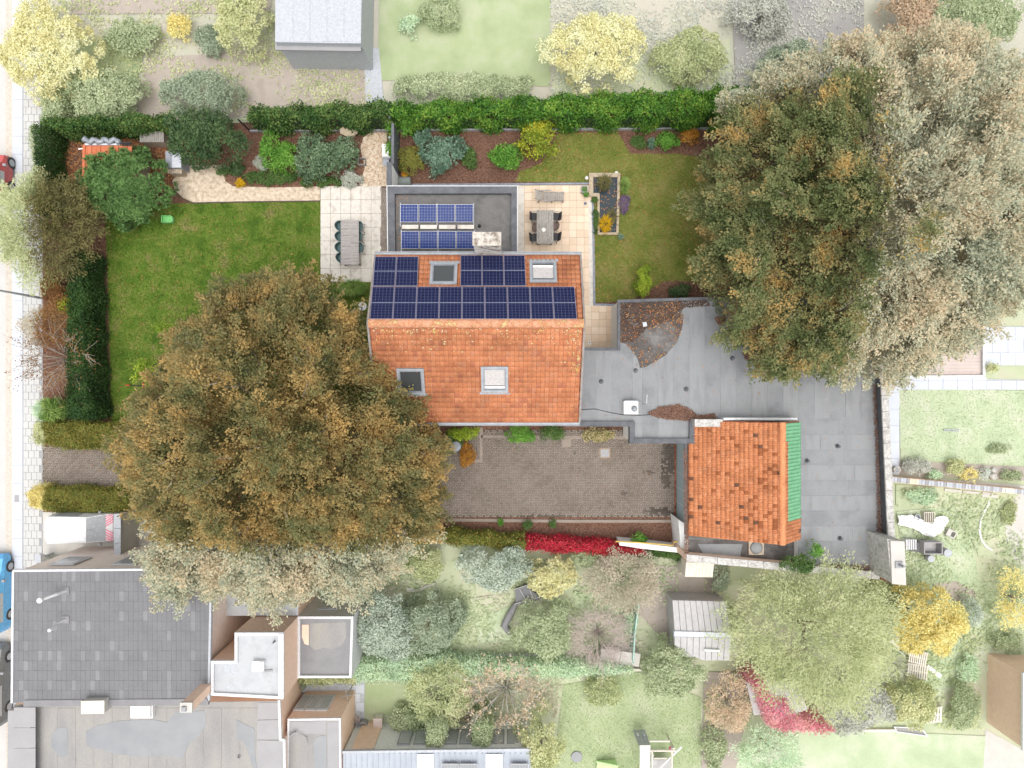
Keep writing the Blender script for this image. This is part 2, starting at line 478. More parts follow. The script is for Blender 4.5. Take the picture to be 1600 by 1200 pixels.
def leaf_quads(Pt, D_, Nn, L, W, fold=.12):
    n = len(Pt)
    Sd = unit(np.cross(D_, Nn))
    L = np.broadcast_to(np.asarray(L, float).reshape(-1, 1), (n, 1))
    W = np.broadcast_to(np.asarray(W, float).reshape(-1, 1), (n, 1))
    up = unit(np.cross(Sd, D_))
    V = np.empty((n, 4, 3))
    V[:, 0] = Pt
    V[:, 1] = Pt + D_ * L * .45 + Sd * W * .5 + up * L * fold
    V[:, 2] = Pt + D_ * L
    V[:, 3] = Pt + D_ * L * .45 - Sd * W * .5 + up * L * fold
    return V.reshape(-1, 3)

def leaf_obj(name, V, mats, parent=None, idx=None, kind=None):
    off = worg(parent) if parent is not None else np.zeros(3)
    n = len(V) // 4
    o = link(name, np_mesh(name, V - off, np.arange(n * 4).reshape(n, 4), mlist(mats), idx), parent)
    if kind: o['kind'] = kind
    return o

def lumps(n, c, rx, ry, h, z0, lump=.42, k=None, flat=.55, wav=1.0):
    """points and outward directions on a lumpy dome"""
    if k is None: k = int(3.4 * (rx * ry) / (lump * lump * .9)) + 8
    k = min(k, 900)
    ta = rng.random(k) * 2 * pi; tt = np.sqrt(rng.random(k) * 1.12); low = tt > 1
    tt = np.minimum(tt, .995)
    d = np.stack([tt * np.cos(ta), tt * np.sin(ta), np.where(low, -.25, np.sqrt(1 - tt ** 2))], 1); d = unit(d)
    rad = np.array([rx, ry, h])
    rl = lump * (.6 + .7 * rng.random(k))
    cc = np.array([c[0], c[1], z0]) + d * np.maximum(rad - rl[:, None] * .75, .1) * (.82 + .2 * rng.random((k, 1)))
    lob = 1 + wav * .13 * np.sin(3 * ta + c[0] * 7) + wav * .09 * np.sin(5 * ta + c[1] * 5) + wav * .06 * np.sin(9 * ta + c[0])
    cc[:, 0] = c[0] + (cc[:, 0] - c[0]) * lob; cc[:, 1] = c[1] + (cc[:, 1] - c[1]) * lob
    i = rng.integers(0, k, n)
    u = rnd_dir(n); u[:, 2] = np.abs(u[:, 2]) * .9 - .15; u = unit(u + d[i] * .5)
    p = cc[i] + u * (rl[i] * (.55 + .5 * rng.random(n)))[:, None] * np.array([1, 1, flat + .3])
    p[:, 2] = np.maximum(p[:, 2], .03)
    return p, unit(u + d[i] * .4 + np.array([0, 0, .3]))

def limbs(root, c, h, n, spread, mk, r0=.08):
    """trunk and limbs of a shrub or tree"""
    tb = MB(); tb.tube([(c[0], c[1], 0), (c[0] + .05, c[1], h * .35), (c[0], c[1] + .05, h * .62)], [r0, r0 * .8, r0 * .5], 7)
    tb.build('trunk', mk, root, True)
    for i in range(n):
        a = 2 * pi * i / n + rng.random() * .6
        b = MB(); s = spread * (.6 + .3 * rng.random())
        b.tube([(c[0], c[1], h * (.2 + .1 * (i % 3))), (c[0] + cos(a) * s * .5, c[1] + sin(a) * s * .5, h * .55),
                (c[0] + cos(a) * s, c[1] + sin(a) * s, h * .72)], [r0 * .55, r0 * .35, r0 * .12], 5)
        b.build('limb', mk, root, True)

def shrub(name, label, cat, px, py, rx, ry, h, m, L=.11, W=None, lai=3.2, style='leaf', lump=.4, group=None, stem=True, side=None, flat=.55, z0=0.0):
    zc = z0 + h * .5
    x, y = G(px, py, zc); k = sc(zc); rx *= k; ry *= k
    root = thing(name, label, cat, (x, y, z0), group)
    mats = [M[t] for t in mlist(m)]
    W = W or L * .62
    area = pi * rx * ry
    if style == 'leaf':
        n = int(area * lai * 1.45 / (L * W * .5))
        p, nn = lumps(n, (x, y), rx, ry, h * .62, z0 + h * .38, lump, flat=flat)
        d = unit(rnd_dir(n) * 1.0 + nn * .35); N2 = unit(nn + rnd_dir(n) * .55)
        V = leaf_quads(p, d, N2, L * (.7 + .6 * rng.random(n)), W)
    elif style == 'rosette':
        k_ = int(area * 85)
        p, nn = lumps(k_, (x, y), rx, ry, h * .6, z0 + h * .4, lump, wav=.25)
        q = 18
        P_ = np.repeat(p, q, 0); A_ = np.repeat(nn, q, 0)
        d = unit(rnd_dir(k_ * q) + A_ * .75)
        V = leaf_quads(P_, d, unit(A_ + rnd_dir(k_ * q) * .25), L * (.8 + .5 * rng.random(k_ * q)), W)
    elif style == 'spiky':
        n = int(area * lai / (L * W * .5))
        a = rng.random(n) * 2 * pi; r = np.sqrt(rng.random(n)) * .45
        p = np.stack([x + cos_(a) * r * rx, y + sin_(a) * r * ry, z0 + h * (.1 + .7 * rng.random(n))], 1)
        d = unit(np.stack([cos_(a) * rx, sin_(a) * ry, (rx + ry) * .5 * (.2 + .9 * rng.random(n))], 1) + rnd_dir(n) * .35 * (rx + ry))
        V = leaf_quads(p, d, unit(np.array([0, 0, 1.]) + rnd_dir(n) * .3), L * (.6 + .8 * rng.random(n)), W, .05)
    elif style == 'feather':
        # arching sprays thrown outwards from the middle
        k_ = int(area * 16) + 8; q = int(max(16, lai * 14))
        a = rng.random(k_) * 2 * pi; r = np.sqrt(rng.random(k_)) * .72
        lob = 1 + .16 * np.sin(3 * a + px) + .1 * np.sin(7 * a + py)
        b = np.stack([x + cos_(a) * r * rx * lob, y + sin_(a) * r * ry * lob, z0 + h * (.35 + .6 * (1 - r ** 2)) + .12 * rng.normal(size=k_)], 1)
        dd = unit(np.stack([cos_(a) * (.15 + 1.2 * r), sin_(a) * (.15 + 1.2 * r), .5 - r * .75], 1) + rnd_dir(k_) * .6)
        ln = (rx + ry) * .5 * (.28 + .2 * rng.random(k_))
        s = rng.random((k_, q))
        P_ = b[:, None] + dd[:, None] * (ln[:, None] * s)[..., None]
        sidev = unit(np.cross(dd, [0, 0, 1.]))[:, None] * (rng.normal(size=(k_, q)) * (.12 + .14 * (1 - s)))[..., None]
        P_ = (P_ + sidev + rng.normal(size=(k_, q, 3)) * .03).reshape(-1, 3)
        n = len(P_)
        d = unit(np.repeat(dd, q, 0) + rnd_dir(n) * .7)
        V = leaf_quads(P_, d, unit(np.array([0, 0, 1.]) + rnd_dir(n) * .5), L * (.7 + .6 * rng.random(n)), W)
    idx = None
    if side is not None:
        cx = V.reshape(-1, 4, 3).mean(1)
        idx = side(cx).astype(np.int32)
    leaf_obj('foliage', V, mats, root, idx)
    if stem:
        limbs(root, (x, y), h, 3, min(rx, ry) * .7, M['bark'] if not str(mlist(m)[0]).startswith('pale') else M['pale_bark'], max(.025, .03 * h))
    return root
cos_, sin_ = np.cos, np.sin

def bare_shrub(name, label, cat, px, py, rx, ry, h, mbark, mleaf=None, nl=0, L=.1, group=None, n1=16, n2=5, r0=.045):
    zc = h * .5
    x, y = G(px, py, zc); k = sc(zc); rx *= k; ry *= k
    root = thing(name, label, cat, (x, y, 0), group)
    b = MB(); tw = MB(); tips = []
    b.tube([(x, y, 0), (x, y, h * .3)], [r0 * 1.6, r0 * 1.2], 7)
    for i in range(n1):
        a = 2 * pi * (i + rng.random() * .7) / n1; s = .55 + .45 * rng.random()
        e = np.array([x + cos(a) * rx * s, y + sin(a) * ry * s, h * (.6 + .4 * rng.random())])
        st = np.array([x, y, h * (.1 + .2 * rng.random())]); md = st * .55 + e * .45 + rng.normal(size=3) * .1 + np.array([0, 0, h * .12])
        b.tube([st, md, e], [r0 * .7, r0 * .45, r0 * .2], 5)
        for j in range(n2):
            t = .35 + .6 * rng.random(); q = md * (1 - t) + e * t
            dv = (e - md) * .5 + rng.normal(size=3) * np.array([rx, ry, h * .4]) * .22
            tw.tube([q, q + dv * .5 + rng.normal(size=3) * .04, q + dv], [r0 * .28, r0 * .2, r0 * .1], 4, cap=False); tips += [q + dv, q + dv * .5, q]
    b.build('branch', M[mbark], root, True)
    tw.build('twigs', M[mbark], root)['kind'] = 'stuff'
    if mleaf:
        tp = np.array(tips); p = tp[rng.integers(0, len(tp), nl)] + rng.normal(size=(nl, 3)) * .09
        V = leaf_quads(p, rnd_dir(nl), unit(np.array([0, 0, 1.]) + rnd_dir(nl) * .6), L * (.7 + .6 * rng.random(nl)), L * .6)
        leaf_obj('foliage', V, M[mleaf], root)
    return root

def outline_fn(pts, c):
    P_ = np.array(pts); d = P_ - np.array(c)
    a = np.arctan2(d[:, 1], d[:, 0]); r = np.hypot(d[:, 0], d[:, 1])
    o = np.argsort(a); a = a[o]; r = r[o]
    return lambda t: np.interp(t, np.r_[a - 2 * pi, a, a + 2 * pi], np.r_[r, r, r])

def big_tree(name, label, cpx, outline_px, zrim, ztop, mats, lai=3.3, L=.15, W=.10, side=None, mbark='bark', trunk_px=None, nclump=1.5, spray=(.7, 1.5), pw=2.0, fol='crown'):
    zm = zrim * .65 + ztop * .35
    c = np.array(G(*cpx, zm)); tr = np.array(G(*(trunk_px or cpx), 1.0))
    R = outline_fn([G(a, b, zrim) for a, b in outline_px], c)
    root = thing(name, label, 'tree', (tr[0], tr[1], 0))
    aa = np.linspace(-pi, pi, 720, endpoint=False); area = .5 * np.sum(R(aa) ** 2) * (2 * pi / 720)
    nc = int(area * nclump)
    a = rng.random(nc * 8) * 2 * pi - pi
    a = a[rng.random(nc * 8) < (R(a) / R(aa).max()) ** 2][:nc]; nc = len(a); t = np.sqrt(rng.random(nc))
    t = np.where(t > .9, .9 - .08 * rng.random(nc), t)
    r = (R(a) - .55) * t
    z = zrim + (ztop - zrim) * (1 - t ** pw) + rng.normal(size=nc) * .65 - (rng.random(nc) < .4) * (.8 + 2.4 * rng.random(nc)) * (1 - .6 * t)
    cc = np.stack([c[0] + np.cos(a) * r, c[1] + np.sin(a) * r, z], 1)
    ns = 13
    ci = np.repeat(np.arange(nc), ns)
    out = np.stack([np.cos(a), np.sin(a), np.zeros(nc)], 1)[ci]
    tt = t[ci]
    dirs = unit(out * (.45 + .75 * tt)[:, None] + np.array([0, 0, 1.]) * (.75 * (1 - tt) + .12)[:, None] + rnd_dir(len(ci)) * .75)
    dirs[:, 2] = np.where(dirs[:, 2] < -.25, -.25, dirs[:, 2]); dirs = unit(dirs)
    ln = spray[0] + (spray[1] - spray[0]) * rng.random(len(ci))
    base = cc[ci] + rng.normal(size=(len(ci), 3)) * np.array([.26, .26, .14])
    nl = int(area * lai / (L * W * .5)); q = max(8, nl // len(ci))
    s = .08 + .92 * rng.random((len(ci), q)) ** .8
    droop = np.zeros((len(ci), q, 3)); droop[..., 2] = -.18 * (s * ln[:, None]) ** 2
    sv = unit(np.cross(dirs, [0, 0, 1.]))[:, None] * (rng.normal(size=(len(ci), q)) * (.21 * (1.2 - s)) * ln[:, None])[..., None]
    Pt = (base[:, None] + dirs[:, None] * (ln[:, None] * s)[..., None] + droop + sv + rng.normal(size=(len(ci), q, 3)) * .04).reshape(-1, 3)
    # shaded inner leaves between the sprays
    m_ = int(len(Pt) * .30); ai = rng.random(m_ * 6) * 2 * pi - pi
    ai = ai[rng.random(m_ * 6) < (R(ai) / R(aa).max()) ** 2][:m_]; m_ = len(ai); ti = np.sqrt(rng.random(m_)) * .93
    zi = zrim + (ztop - zrim) * (1 - ti ** pw) - 1.2 - 1.8 * rng.random(m_); ri = (R(ai) - .5) * ti
    Pt = np.r_[Pt, np.stack([c[0] + np.cos(ai) * ri, c[1] + np.sin(ai) * ri, zi], 1)]
    n = len(Pt); dall = np.r_[np.repeat(dirs, q, 0), rnd_dir(m_)]
    d = unit(dall + rnd_dir(n) * .8)
    N2 = unit(np.array([0, 0, 1.]) + dall * .35 + rnd_dir(n) * .5)
    V = leaf_quads(Pt, d, N2, L * (.65 + .7 * rng.random(n)), W)
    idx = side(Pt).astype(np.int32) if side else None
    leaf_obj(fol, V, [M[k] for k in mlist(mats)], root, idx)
    # trunk and boughs
    tb = MB(); tb.tube([(tr[0], tr[1], -.1), (tr[0], tr[1], 1.2), (tr[0] + .1, tr[1], zrim * .6), (c[0], c[1], ztop * .75)], [.48, .36, .3, .14], 10)
    tb.build('trunk', M[mbark], root, True)
    sel = rng.choice(nc, min(26, nc), replace=False)
    for i in sel:
        e = cc[i] + np.array([0, 0, .1]); st = np.array([tr[0] * .5 + c[0] * .5, tr[1] * .5 + c[1] * .5, zrim * .55 + rng.random() * (ztop - zrim) * .45])
        md = st * .5 + e * .5 + np.array([0, 0, -.2 + rng.random() * .5])
        b = MB(); b.tube([st, md, e, e + unit((e - md)[None])[0] * .8 + np.array([0, 0, .1])], [.11, .07, .035, .012], 5)
        b.build('bough', M[mbark], root, True)
    tw = MB()
    for i in rng.choice(len(ci), min(420, len(ci)), replace=False):
        tw.tube([base[i], base[i] + dirs[i] * ln[i] * .55], [.016, .007], 4, cap=False)
    tw.build('twigs', M['pale_bark'], root)['kind'] = 'stuff'
    return root

def in_poly(x, y, pl):
    r = np.zeros(len(x), bool); n = len(pl)
    for i in range(n):
        x0, y0 = pl[i]; x1, y1 = pl[(i + 1) % n]
        c = ((y0 > y) != (y1 > y)) & (x < (x1 - x0) * (y - y0) / ((y1 - y0) + 1e-12) + x0)
        r ^= c
    return r
def scatter(pl, n):
    P_ = np.array(pl); lo = P_.min(0); hi = P_.max(0)
    x = lo[0] + rng.random(n) * (hi[0] - lo[0]); y = lo[1] + rng.random(n) * (hi[1] - lo[1])
    k = in_poly(x, y, pl)
    return x[k], y[k]

def litter(name, pts, n, m, z, L=.09, W=.06, parent=None, label=None, cat=None, tilt=.5, dens=None, lift=.02, kind='stuff'):
    """flat-lying leaves or grass tufts over an outline; one uncountable mass"""
    x, y = scatter(poly(pts, z), n)
    if dens is not None:
        k = rng.random(len(x)) < dens(x, y); x, y = x[k], y[k]
    n = len(x)
    p = np.stack([x, y, z + .006 + rng.random(n) * lift], 1)
    d = rnd_dir(n); d[:, 2] *= .25; d = unit(d)
    V = leaf_quads(p, d, unit(np.array([0, 0, 1.]) + rnd_dir(n) * tilt), L * (.6 + .8 * rng.random(n)), W, .1)
    V[:, 2] = np.maximum(V[:, 2], z + .004)
    o = leaf_obj(name, V, M[m], parent)
    tag(o, label, cat, None, kind)
    return o

def grass(name, pts, dens, m, z, label, hgt=.06):
    pl = poly(pts, z)
    P_ = np.array(pl); a = (P_[:, 0].max() - P_[:, 0].min()) * (P_[:, 1].max() - P_[:, 1].min())
    x, y = scatter(pl, int(a * dens)); n = len(x)
    p = np.stack([x, y, np.full(n, z)], 1)
    d = rnd_dir(n); d[:, 2] = .5 + .6 * rng.random(n); d = unit(d)
    s = unit(np.cross(d, rnd_dir(n))) * .022
    V = np.empty((n, 3, 3)); V[:, 0] = p - s; V[:, 1] = p + s; V[:, 2] = p + d * (hgt * (.6 + .8 * rng.random(n)))[:, None]
    o = link(name, np_mesh(name, V.reshape(-1, 3), np.arange(n * 3).reshape(n, 3), [M[m]]))
    return tag(o, label, 'grass', None, 'stuff')

def hedge(name, label, pts, h, mats, L=.1, lai=3.2, group=None, side=None, rag=.12, z0=0.0, cat='hedge'):
    """clipped hedge over an outline: leaves over its top and faces, stems inside"""
    zt = z0 + h
    pl = poly(pts, zt * .92)
    P_ = np.array(pl); c = P_.mean(0)
    root = thing(name, label, cat, (c[0], c[1], z0), group)
    W = L * .62
    a = .5 * abs(sum(pl[i][0] * pl[(i + 1) % len(pl)][1] - pl[(i + 1) % len(pl)][0] * pl[i][1] for i in range(len(pl))))
    bb = (P_[:, 0].max() - P_[:, 0].min()) * (P_[:, 1].max() - P_[:, 1].min())
    x, y = scatter(pl, int(bb * lai / (L * W * .5))); n = len(x)
    ph = rng.random(4) * 9
    bump = rag * (np.sin(x * 2.3 + ph[0]) * np.sin(y * 2.7 + ph[1]) + .7 * np.sin(x * 5.1 + ph[2]) * np.sin(y * 4.7 + ph[3]))
    p = np.stack([x, y, zt + bump - rng.random(n) ** 2 * .35], 1)
    nn = np.tile(np.array([0, 0, 1.]), (n, 1))
    # faces
    for i in range(len(pl)):
        q0 = P_[i]; q1 = P_[(i + 1) % len(pl)]; ln = np.hypot(*(q1 - q0))
        m_ = int(ln * h * lai * .7 / (L * W * .5))
        t = rng.random(m_)[:, None]; xy = q0 + (q1 - q0) * t
        o = np.array([(q1 - q0)[1], -(q1 - q0)[0]]) / (ln + 1e-9)
        if np.dot(o, (q0 + q1) / 2 - c) < 0: o = -o
        xy = xy + o * (rng.normal(size=(m_, 1)) * .09 + rag * .6 * np.sin(t * ln * 3 + i))
        p = np.r_[p, np.c_[xy, z0 + .05 + (h - .05) * rng.random(m_)]]
        nn = np.r_[nn, np.tile(np.array([o[0], o[1], .35]), (m_, 1))]
    n = len(p)
    V = leaf_quads(p, unit(rnd_dir(n) + nn * .3), unit(nn + rnd_dir(n) * .7), L * (.65 + .7 * rng.random(n)), W)
    idx = side(p).astype(np.int32) if side else None
    leaf_obj('foliage', V, [M[k] for k in mlist(mats)], root, idx)
    st = MB()
    k = max(2, int(a / max(.3, min(np.ptp(P_[:, 0]), np.ptp(P_[:, 1]))) / .6))
    xs, ys = scatter(pl, k * 3)
    for i in range(min(k, len(xs))):
        st.tube([(xs[i], ys[i], z0), (xs[i] + .05, ys[i], z0 + h * .8)], [.03, .015], 5)
    if st.v: st.build('stems', M['bark'], root)
    return root

# ------------------------------------------------------------------ the setting: ground sheets
b = MB(); b.face([(-260, -260, 0), (260, -260, 0), (260, 260, 0), (-260, 260, 0)])
b.build('ground', M['pale_ground']).__setitem__('kind', 'structure')
sheet('street', [(-900, -900), (9, -900), (9, 2200), (-900, 2200)], .006, M['road_concrete'])
sheet('gutter_strip', [(9, -900), (19, -900), (19, 2200), (9, 2200)], .010, M['gutter_cobble'])
pv = sheet('pavement', [(19, -900), (67, -900), (67, 2200), (19, 2200)], .010, M['concrete_grey'])
def strip_poly(pts, w):
    """outline of a band of width w along a line, mitred"""
    P_ = [np.array(p, float) for p in pts]; L_, R_ = [], []
    for i, p in enumerate(P_):
        ds = []
        if i > 0: ds.append((p - P_[i - 1]) / np.linalg.norm(p - P_[i - 1]))
        if i < len(P_) - 1: ds.append((P_[i + 1] - p) / np.linalg.norm(P_[i + 1] - p))
        nn = [np.array([-d[1], d[0]]) for d in ds]
        m = sum(nn); m /= np.linalg.norm(m); k = w / 2 / max(.3, np.dot(m, nn[0]))
        L_.append(tuple(p + m * k)); R_.append(tuple(p - m * k))
    return L_ + R_[::-1]
# pavement pavers and kerb slabs: too small to pick apart singly
def slab_field(name, pts, z, sx, sy, th, m, parent, gap=.02, bond=.5, rz=0.0, kind='stuff', jit=.003):
    pl = poly(pts, z); P_ = np.array(pl); lo = P_.min(0); hi = P_.max(0)
    mb = MB(); j = 0; y = lo[1]
    while y < hi[1]:
        x = lo[0] + (-(sx * bond) if j % 2 else 0)
        while x < hi[0]:
            cx, cy = x + sx / 2, y + sy / 2
            if in_poly(np.array([cx]), np.array([cy]), pl)[0]:
                x0, x1 = max(x, lo[0]), min(x + sx - gap, hi[0])
                zz = z + th + random.uniform(-jit, jit)
                v = [(x0, y, zz), (x1, y, zz), (x1, y + sy - gap, zz), (x0, y + sy - gap, zz)]
                mb.prism([(a, c) for a, c, _ in v], z + .001, zz)
            x += sx
        y += sy; j += 1
    o = mb.build(name, m, parent)
    if kind: o['kind'] = kind
    return o
slab_field('paver', [(37, -40), (66, -40), (66, 1240), (37, 1240)], .010, .30, .40, .03, M['pavement_paver'], pv, .018)
slab_field('kerb_slab', [(19.5, -40), (36, -40), (36, 1240), (19.5, 1240)], .010, .60, 1.0, .035, M['pale_slab'], pv, .012, 0)

plot = [(67, 205), (1345, 150), (1372, 590), (1386, 904), (1072, 874), (660, 840), (186, 803), (67, 800)]
sheet('garden_soil', plot, .004, M['mulch'])
lawn_w = [(163, 322), (275, 318), (305, 317), (501, 314), (505, 441), (582, 440), (582, 660), (174, 660), (168, 420)]
sheet('lawn', lawn_w, .012, M['lawn_grass'])
lawn_e = [(805, 284), (812, 268), (845, 255), (872, 208), (965, 206), (985, 240), (1060, 240), (1118, 250), (1118, 440), (1040, 440), (985, 470), (930, 473), (926, 290), (920, 285)]
sheet('lawn', lawn_e, .012, M['dry_lawn_grass'])
gravel = [(285, 262), (300, 258), (346, 258), (352, 283), (364, 291), (430, 293), (500, 291), (500, 313), (400, 314), (302, 316), (286, 309), (274, 298), (269, 283)]
sheet('gravel_path', gravel, .016, M['shell_gravel'])
gravel2 = [(562, 291), (570, 262), (563, 232), (568, 214), (580, 207), (604, 207), (604, 291)]
sheet('gravel_path', gravel2, .016, M['shell_gravel'])
b = MB(); x, y = scatter(poly(gravel, .02), 16000); x2, y2 = scatter(poly(gravel2, .02), 9000)
gx = np.r_[x, x2]; gy = np.r_[y, y2]; n = len(gx)
pc = np.stack([gx, gy, np.full(n, .014)], 1); rr = .016 + .018 * rng.random(n)
a0 = rng.random(n) * 6.28
tv = np.stack([np.stack([pc[:, 0] + rr * np.cos(a0 + k * 2.094), pc[:, 1] + rr * np.sin(a0 + k * 2.094), pc[:, 2]], 1) for k in range(3)] + [pc + np.stack([np.zeros(n), np.zeros(n), rr * .9], 1)], 1)
base = np.arange(n)[:, None] * 4
tf = np.concatenate([base + [0, 1, 3], base + [1, 2, 3], base + [2, 0, 3]])
link('gravel_stones', np_mesh('gravel_stones', tv.reshape(-1, 3), tf, [M['shell_gravel']]))['kind'] = 'stuff'

# west terrace of large pale slabs
tw_ = [(501, 291), (595, 291), (597, 441), (505, 441)]
ter = sheet('terrace', tw_, .018, M['tile_joint'])
x0, y1 = G(501, 291); x1, y0 = G(596, 441)
nx, ny = 6, 7
for i in range(nx):
    for j in range(ny):
        sx = (x1 - x0) / nx; sy = (y1 - y0) / ny
        mb = MB(); mb.box(x0 + (i + .5) * sx, y0 + (j + .5) * sy, .019, sx - .018, sy - .018, .03 + random.uniform(-.002, .002))
        mb.build('terrace_slab', M['concrete_slab'], ter)
# dark brick strip along the annex
bs_ = sheet('brick_path', [(594, 292), (605, 292), (606, 396), (594, 396)], .020, M['paver_joint'])
slab_field('brick', [(594, 292), (605, 292), (606, 396), (594, 396)], .020, .10, .20, .03, M['paver_brick'], bs_, .012)
# east terrace of sandy square tiles
te = [(808, 290), (921, 288), (922, 312), (925, 312), (926, 478), (966, 478), (966, 543), (900, 543), (900, 410), (808, 410)]
tera = sheet('terrace', te, .018, M['tile_joint'])
tp = poly(te, .03)
s_ = .408; ox, oy = G(819.5, 290)
tile_me = []
for q in range(4):
    mb = MB(); mb.box(0, 0, 0, s_ - .012, s_ - .012, .03)
    tile_me.append(mb)
tb_mesh = None
xs0, ys0 = G(800, 286); xs1, ys1 = G(968, 545)
i0 = int((xs0 - ox) / s_) - 1; i1 = int((xs1 - ox) / s_) + 2
j0 = int((ys1 - oy) / s_) - 1; j1 = int((ys0 - oy) / s_) + 2
mb = MB(); mb.box(0, 0, 0, s_ - .012, s_ - .012, .03)
proto = mb.build('terrace_tile', M['sand_tile'], tera); tile_mesh = proto.data
tile_mesh_b = tile_mesh.copy(); tile_mesh_b.materials.clear(); D('sand_tile_pink', [(.66, .49, .36), (.70, .56, .43)], 1.6, .8, .05, 30); tile_mesh_b.materials.append(M['sand_tile_pink'])
tile_mesh_c = tile_mesh.copy(); tile_mesh_c.materials.clear(); D('sand_tile_pale', [(.70, .58, .45), (.66, .54, .41)], 1.6, .8, .05, 30); tile_mesh_c.materials.append(M['sand_tile_pale'])
first = True
for i in range(i0, i1):
    for j in range(j0, j1):
        cx, cy = ox + (i + .5) * s_, oy + (j + .5) * s_
        if in_poly(np.array([cx]), np.array([cy]), tp)[0]:
            loc = (cx, cy, .019 + random.uniform(-.002, .002))
            if first: proto.location = loc; first = False
            else: link('terrace_tile', random.choice([tile_mesh, tile_mesh, tile_mesh_b, tile_mesh_c]), tera, loc)
# bluestone edging of the terrace
def edging(pts, w, m, z1=.06, name='edging'):
    mb = MB(); mb.prism(strip_poly([G(*p) for p in pts], w), .0, z1); o = mb.build(name, m); o['kind'] = 'structure'; return o
edging([(643, 289), (808, 288), (921, 287)], .10, M['bluestone'])
edging([(926, 312), (928.5, 476), (966, 477)], .12, M['bluestone'])
edging([(922, 313), (923.5, 478)], .20, M['concrete_slab'], .056)
edging([(272, 300), (286, 311), (302, 317.5), (400, 315.5), (500, 314.5)], .06, M['paver_joint'], .05)

# the paved yard and drive: herringbone bricks, too small to pick apart singly
yard = [(67, 697), (205, 704), (600, 690), (748, 672), (1060, 672), (1060, 808), (700, 808), (205, 773), (67, 767)]
yo = sheet('yard', yard, .014, M['paver_joint'])
yp = poly(yard, .02); YP = np.array(yp); lo = YP.min(0); hi = YP.max(0)
w_ = .092
I, J = np.meshgrid(np.arange(int((hi[0] - lo[0]) / w_) + 2), np.arange(int((hi[1] - lo[1]) / w_) + 2), indexing='ij')
I = I.ravel(); J = J.ravel(); sm = (I - J) % 4
bricks = []
for kind_, sel in (('h', sm == 0), ('v', sm == 3)):
    ii, jj = I[sel], J[sel]
    x = lo[0] + ii * w_; y = lo[1] + jj * w_
    sx, sy = (2 * w_, w_) if kind_ == 'h' else (w_, 2 * w_)
    k = in_poly(x + sx / 2, y + sy / 2, yp); x, y = x[k], y[k]
    z = .050 + rng.random(len(x)) * .006; g = .011; o = np.full(len(x), .016)
    xa, xb, ya, yb = x + g / 2, x + sx - g / 2, y + g / 2, y + sy - g / 2
    bricks.append(np.stack([np.stack(t, 1) for t in ((xa, ya, o), (xb, ya, o), (xb, yb, o), (xa, yb, o), (xa + .006, ya + .006, z), (xb - .006, ya + .006, z), (xb - .006, yb - .006, z), (xa + .006, yb - .006, z))], 1))
BV = np.concatenate(bricks); nb = len(BV); bb = np.arange(nb)[:, None] * 8
bf = np.stack([bb + t for t in ([0, 1, 5, 4], [1, 2, 6, 5], [2, 3, 7, 6], [3, 0, 4, 7], [4, 5, 6, 7])], 1).reshape(-1, 4)
bcx = BV.mean(1); st = np.zeros(nb)
for px, py, rx, ry in ((1046, 712, .45, 1.2), (1040, 745, .3, .8), (1030, 800, .9, .25), (1012, 738, .35, .12), (900, 706, .12, .1), (975, 770, .2, .15), (850, 808, 1.8, .14)):
    ax, ay = G(px, py, .05); st = np.maximum(st, 1.25 - ((bcx[:, 0] - ax) / rx) ** 2 - ((bcx[:, 1] - ay) / ry) ** 2)
bi = np.repeat((rng.random(nb) < np.clip(st, 0, .9)).astype(np.int32), 5)
o = link('brick', np_mesh('brick', BV.reshape(-1, 3), bf, [M['paver_brick'], M['paver_stained']], bi), yo); o['kind'] = 'stuff'
edge_m = M['paver_brick']
for k, pts in enumerate([[(700, 812), (880, 814), (1060, 814)], [(752, 668), (752, 720), (728, 720)], [(752, 682), (985, 684)], [(67, 770), (205, 776)]]):
    edging(pts, .16, edge_m, .075, 'kerb')
for (px, py, s, lab) in ((945, 708, .42, 'square brown drain cover in a pale surround in the brick yard'),):
    r = thing('drain_cover', lab, 'drain cover', P3(px, py, .05))
    x, y = G(px, py, .05)
    mb = MB(); mb.box(x, y, .045, .60, .56, .022); mb.build('surround', M['tile_joint'], r)
    mb = MB(); mb.box(x, y, .068, .44, .42, .012); mb.tube([(x - .02, y, .08), (x + .02, y, .08)], .02, 6); mb.build('lid', M['concrete_grey'], r)
r = thing('drain_cover', 'dull square drain cover near the shrubs under the eaves', 'drain cover', P3(885, 692, .05))
x, y = G(885, 692, .05); mb = MB(); mb.box(x, y, .05, .5, .42, .02); mb.build('lid', M['paver_brick'], r)

# ------------------------------------------------------------------ the house
ZR, YR, MS = 7.2, G(0, 505, 7.2)[1], .508
XL, XR = G(576, 0, 7.2)[0], G(912, 0, 7.2)[0]
YN = G(0, 398, 5.5)[1]; YS = G(0, 660, 4.9)[1]
def slopept(px, py, side=None):
    dx, dy = (px - 800) / F, (600 - py) / F
    nside = py < 505 if side is None else side == 'N'
    m = MS if nside else -MS
    t = (H - ZR - YR * m) / (1 - dy * m)
    return np.array([dx * t, dy * t, H - t])
pit = math.atan(MS)
house = thing('house', 'main house with weathered orange clay roof, solar panels and roof windows', 'house', ((XL + XR) / 2, (YN + YS) / 2, 0))
mb = MB(); wi = .30
mb.prism([(XL + wi, YS + wi), (XR - wi, YS + wi), (XR - wi, YN - wi), (XL + wi, YN - wi)], 0, 4.8)
for xx, s in ((XL + wi, -1), (XR - wi, 1)):
    mb.face([(xx, YS + wi, 4.8), (xx, YN - wi, 4.8), (xx, YN - wi, ZR - (YN - wi - YR) * MS - .14), (xx, YR, ZR - .14), (xx, YS + wi, ZR - (YR - YS - wi) * MS - .14)][::s])
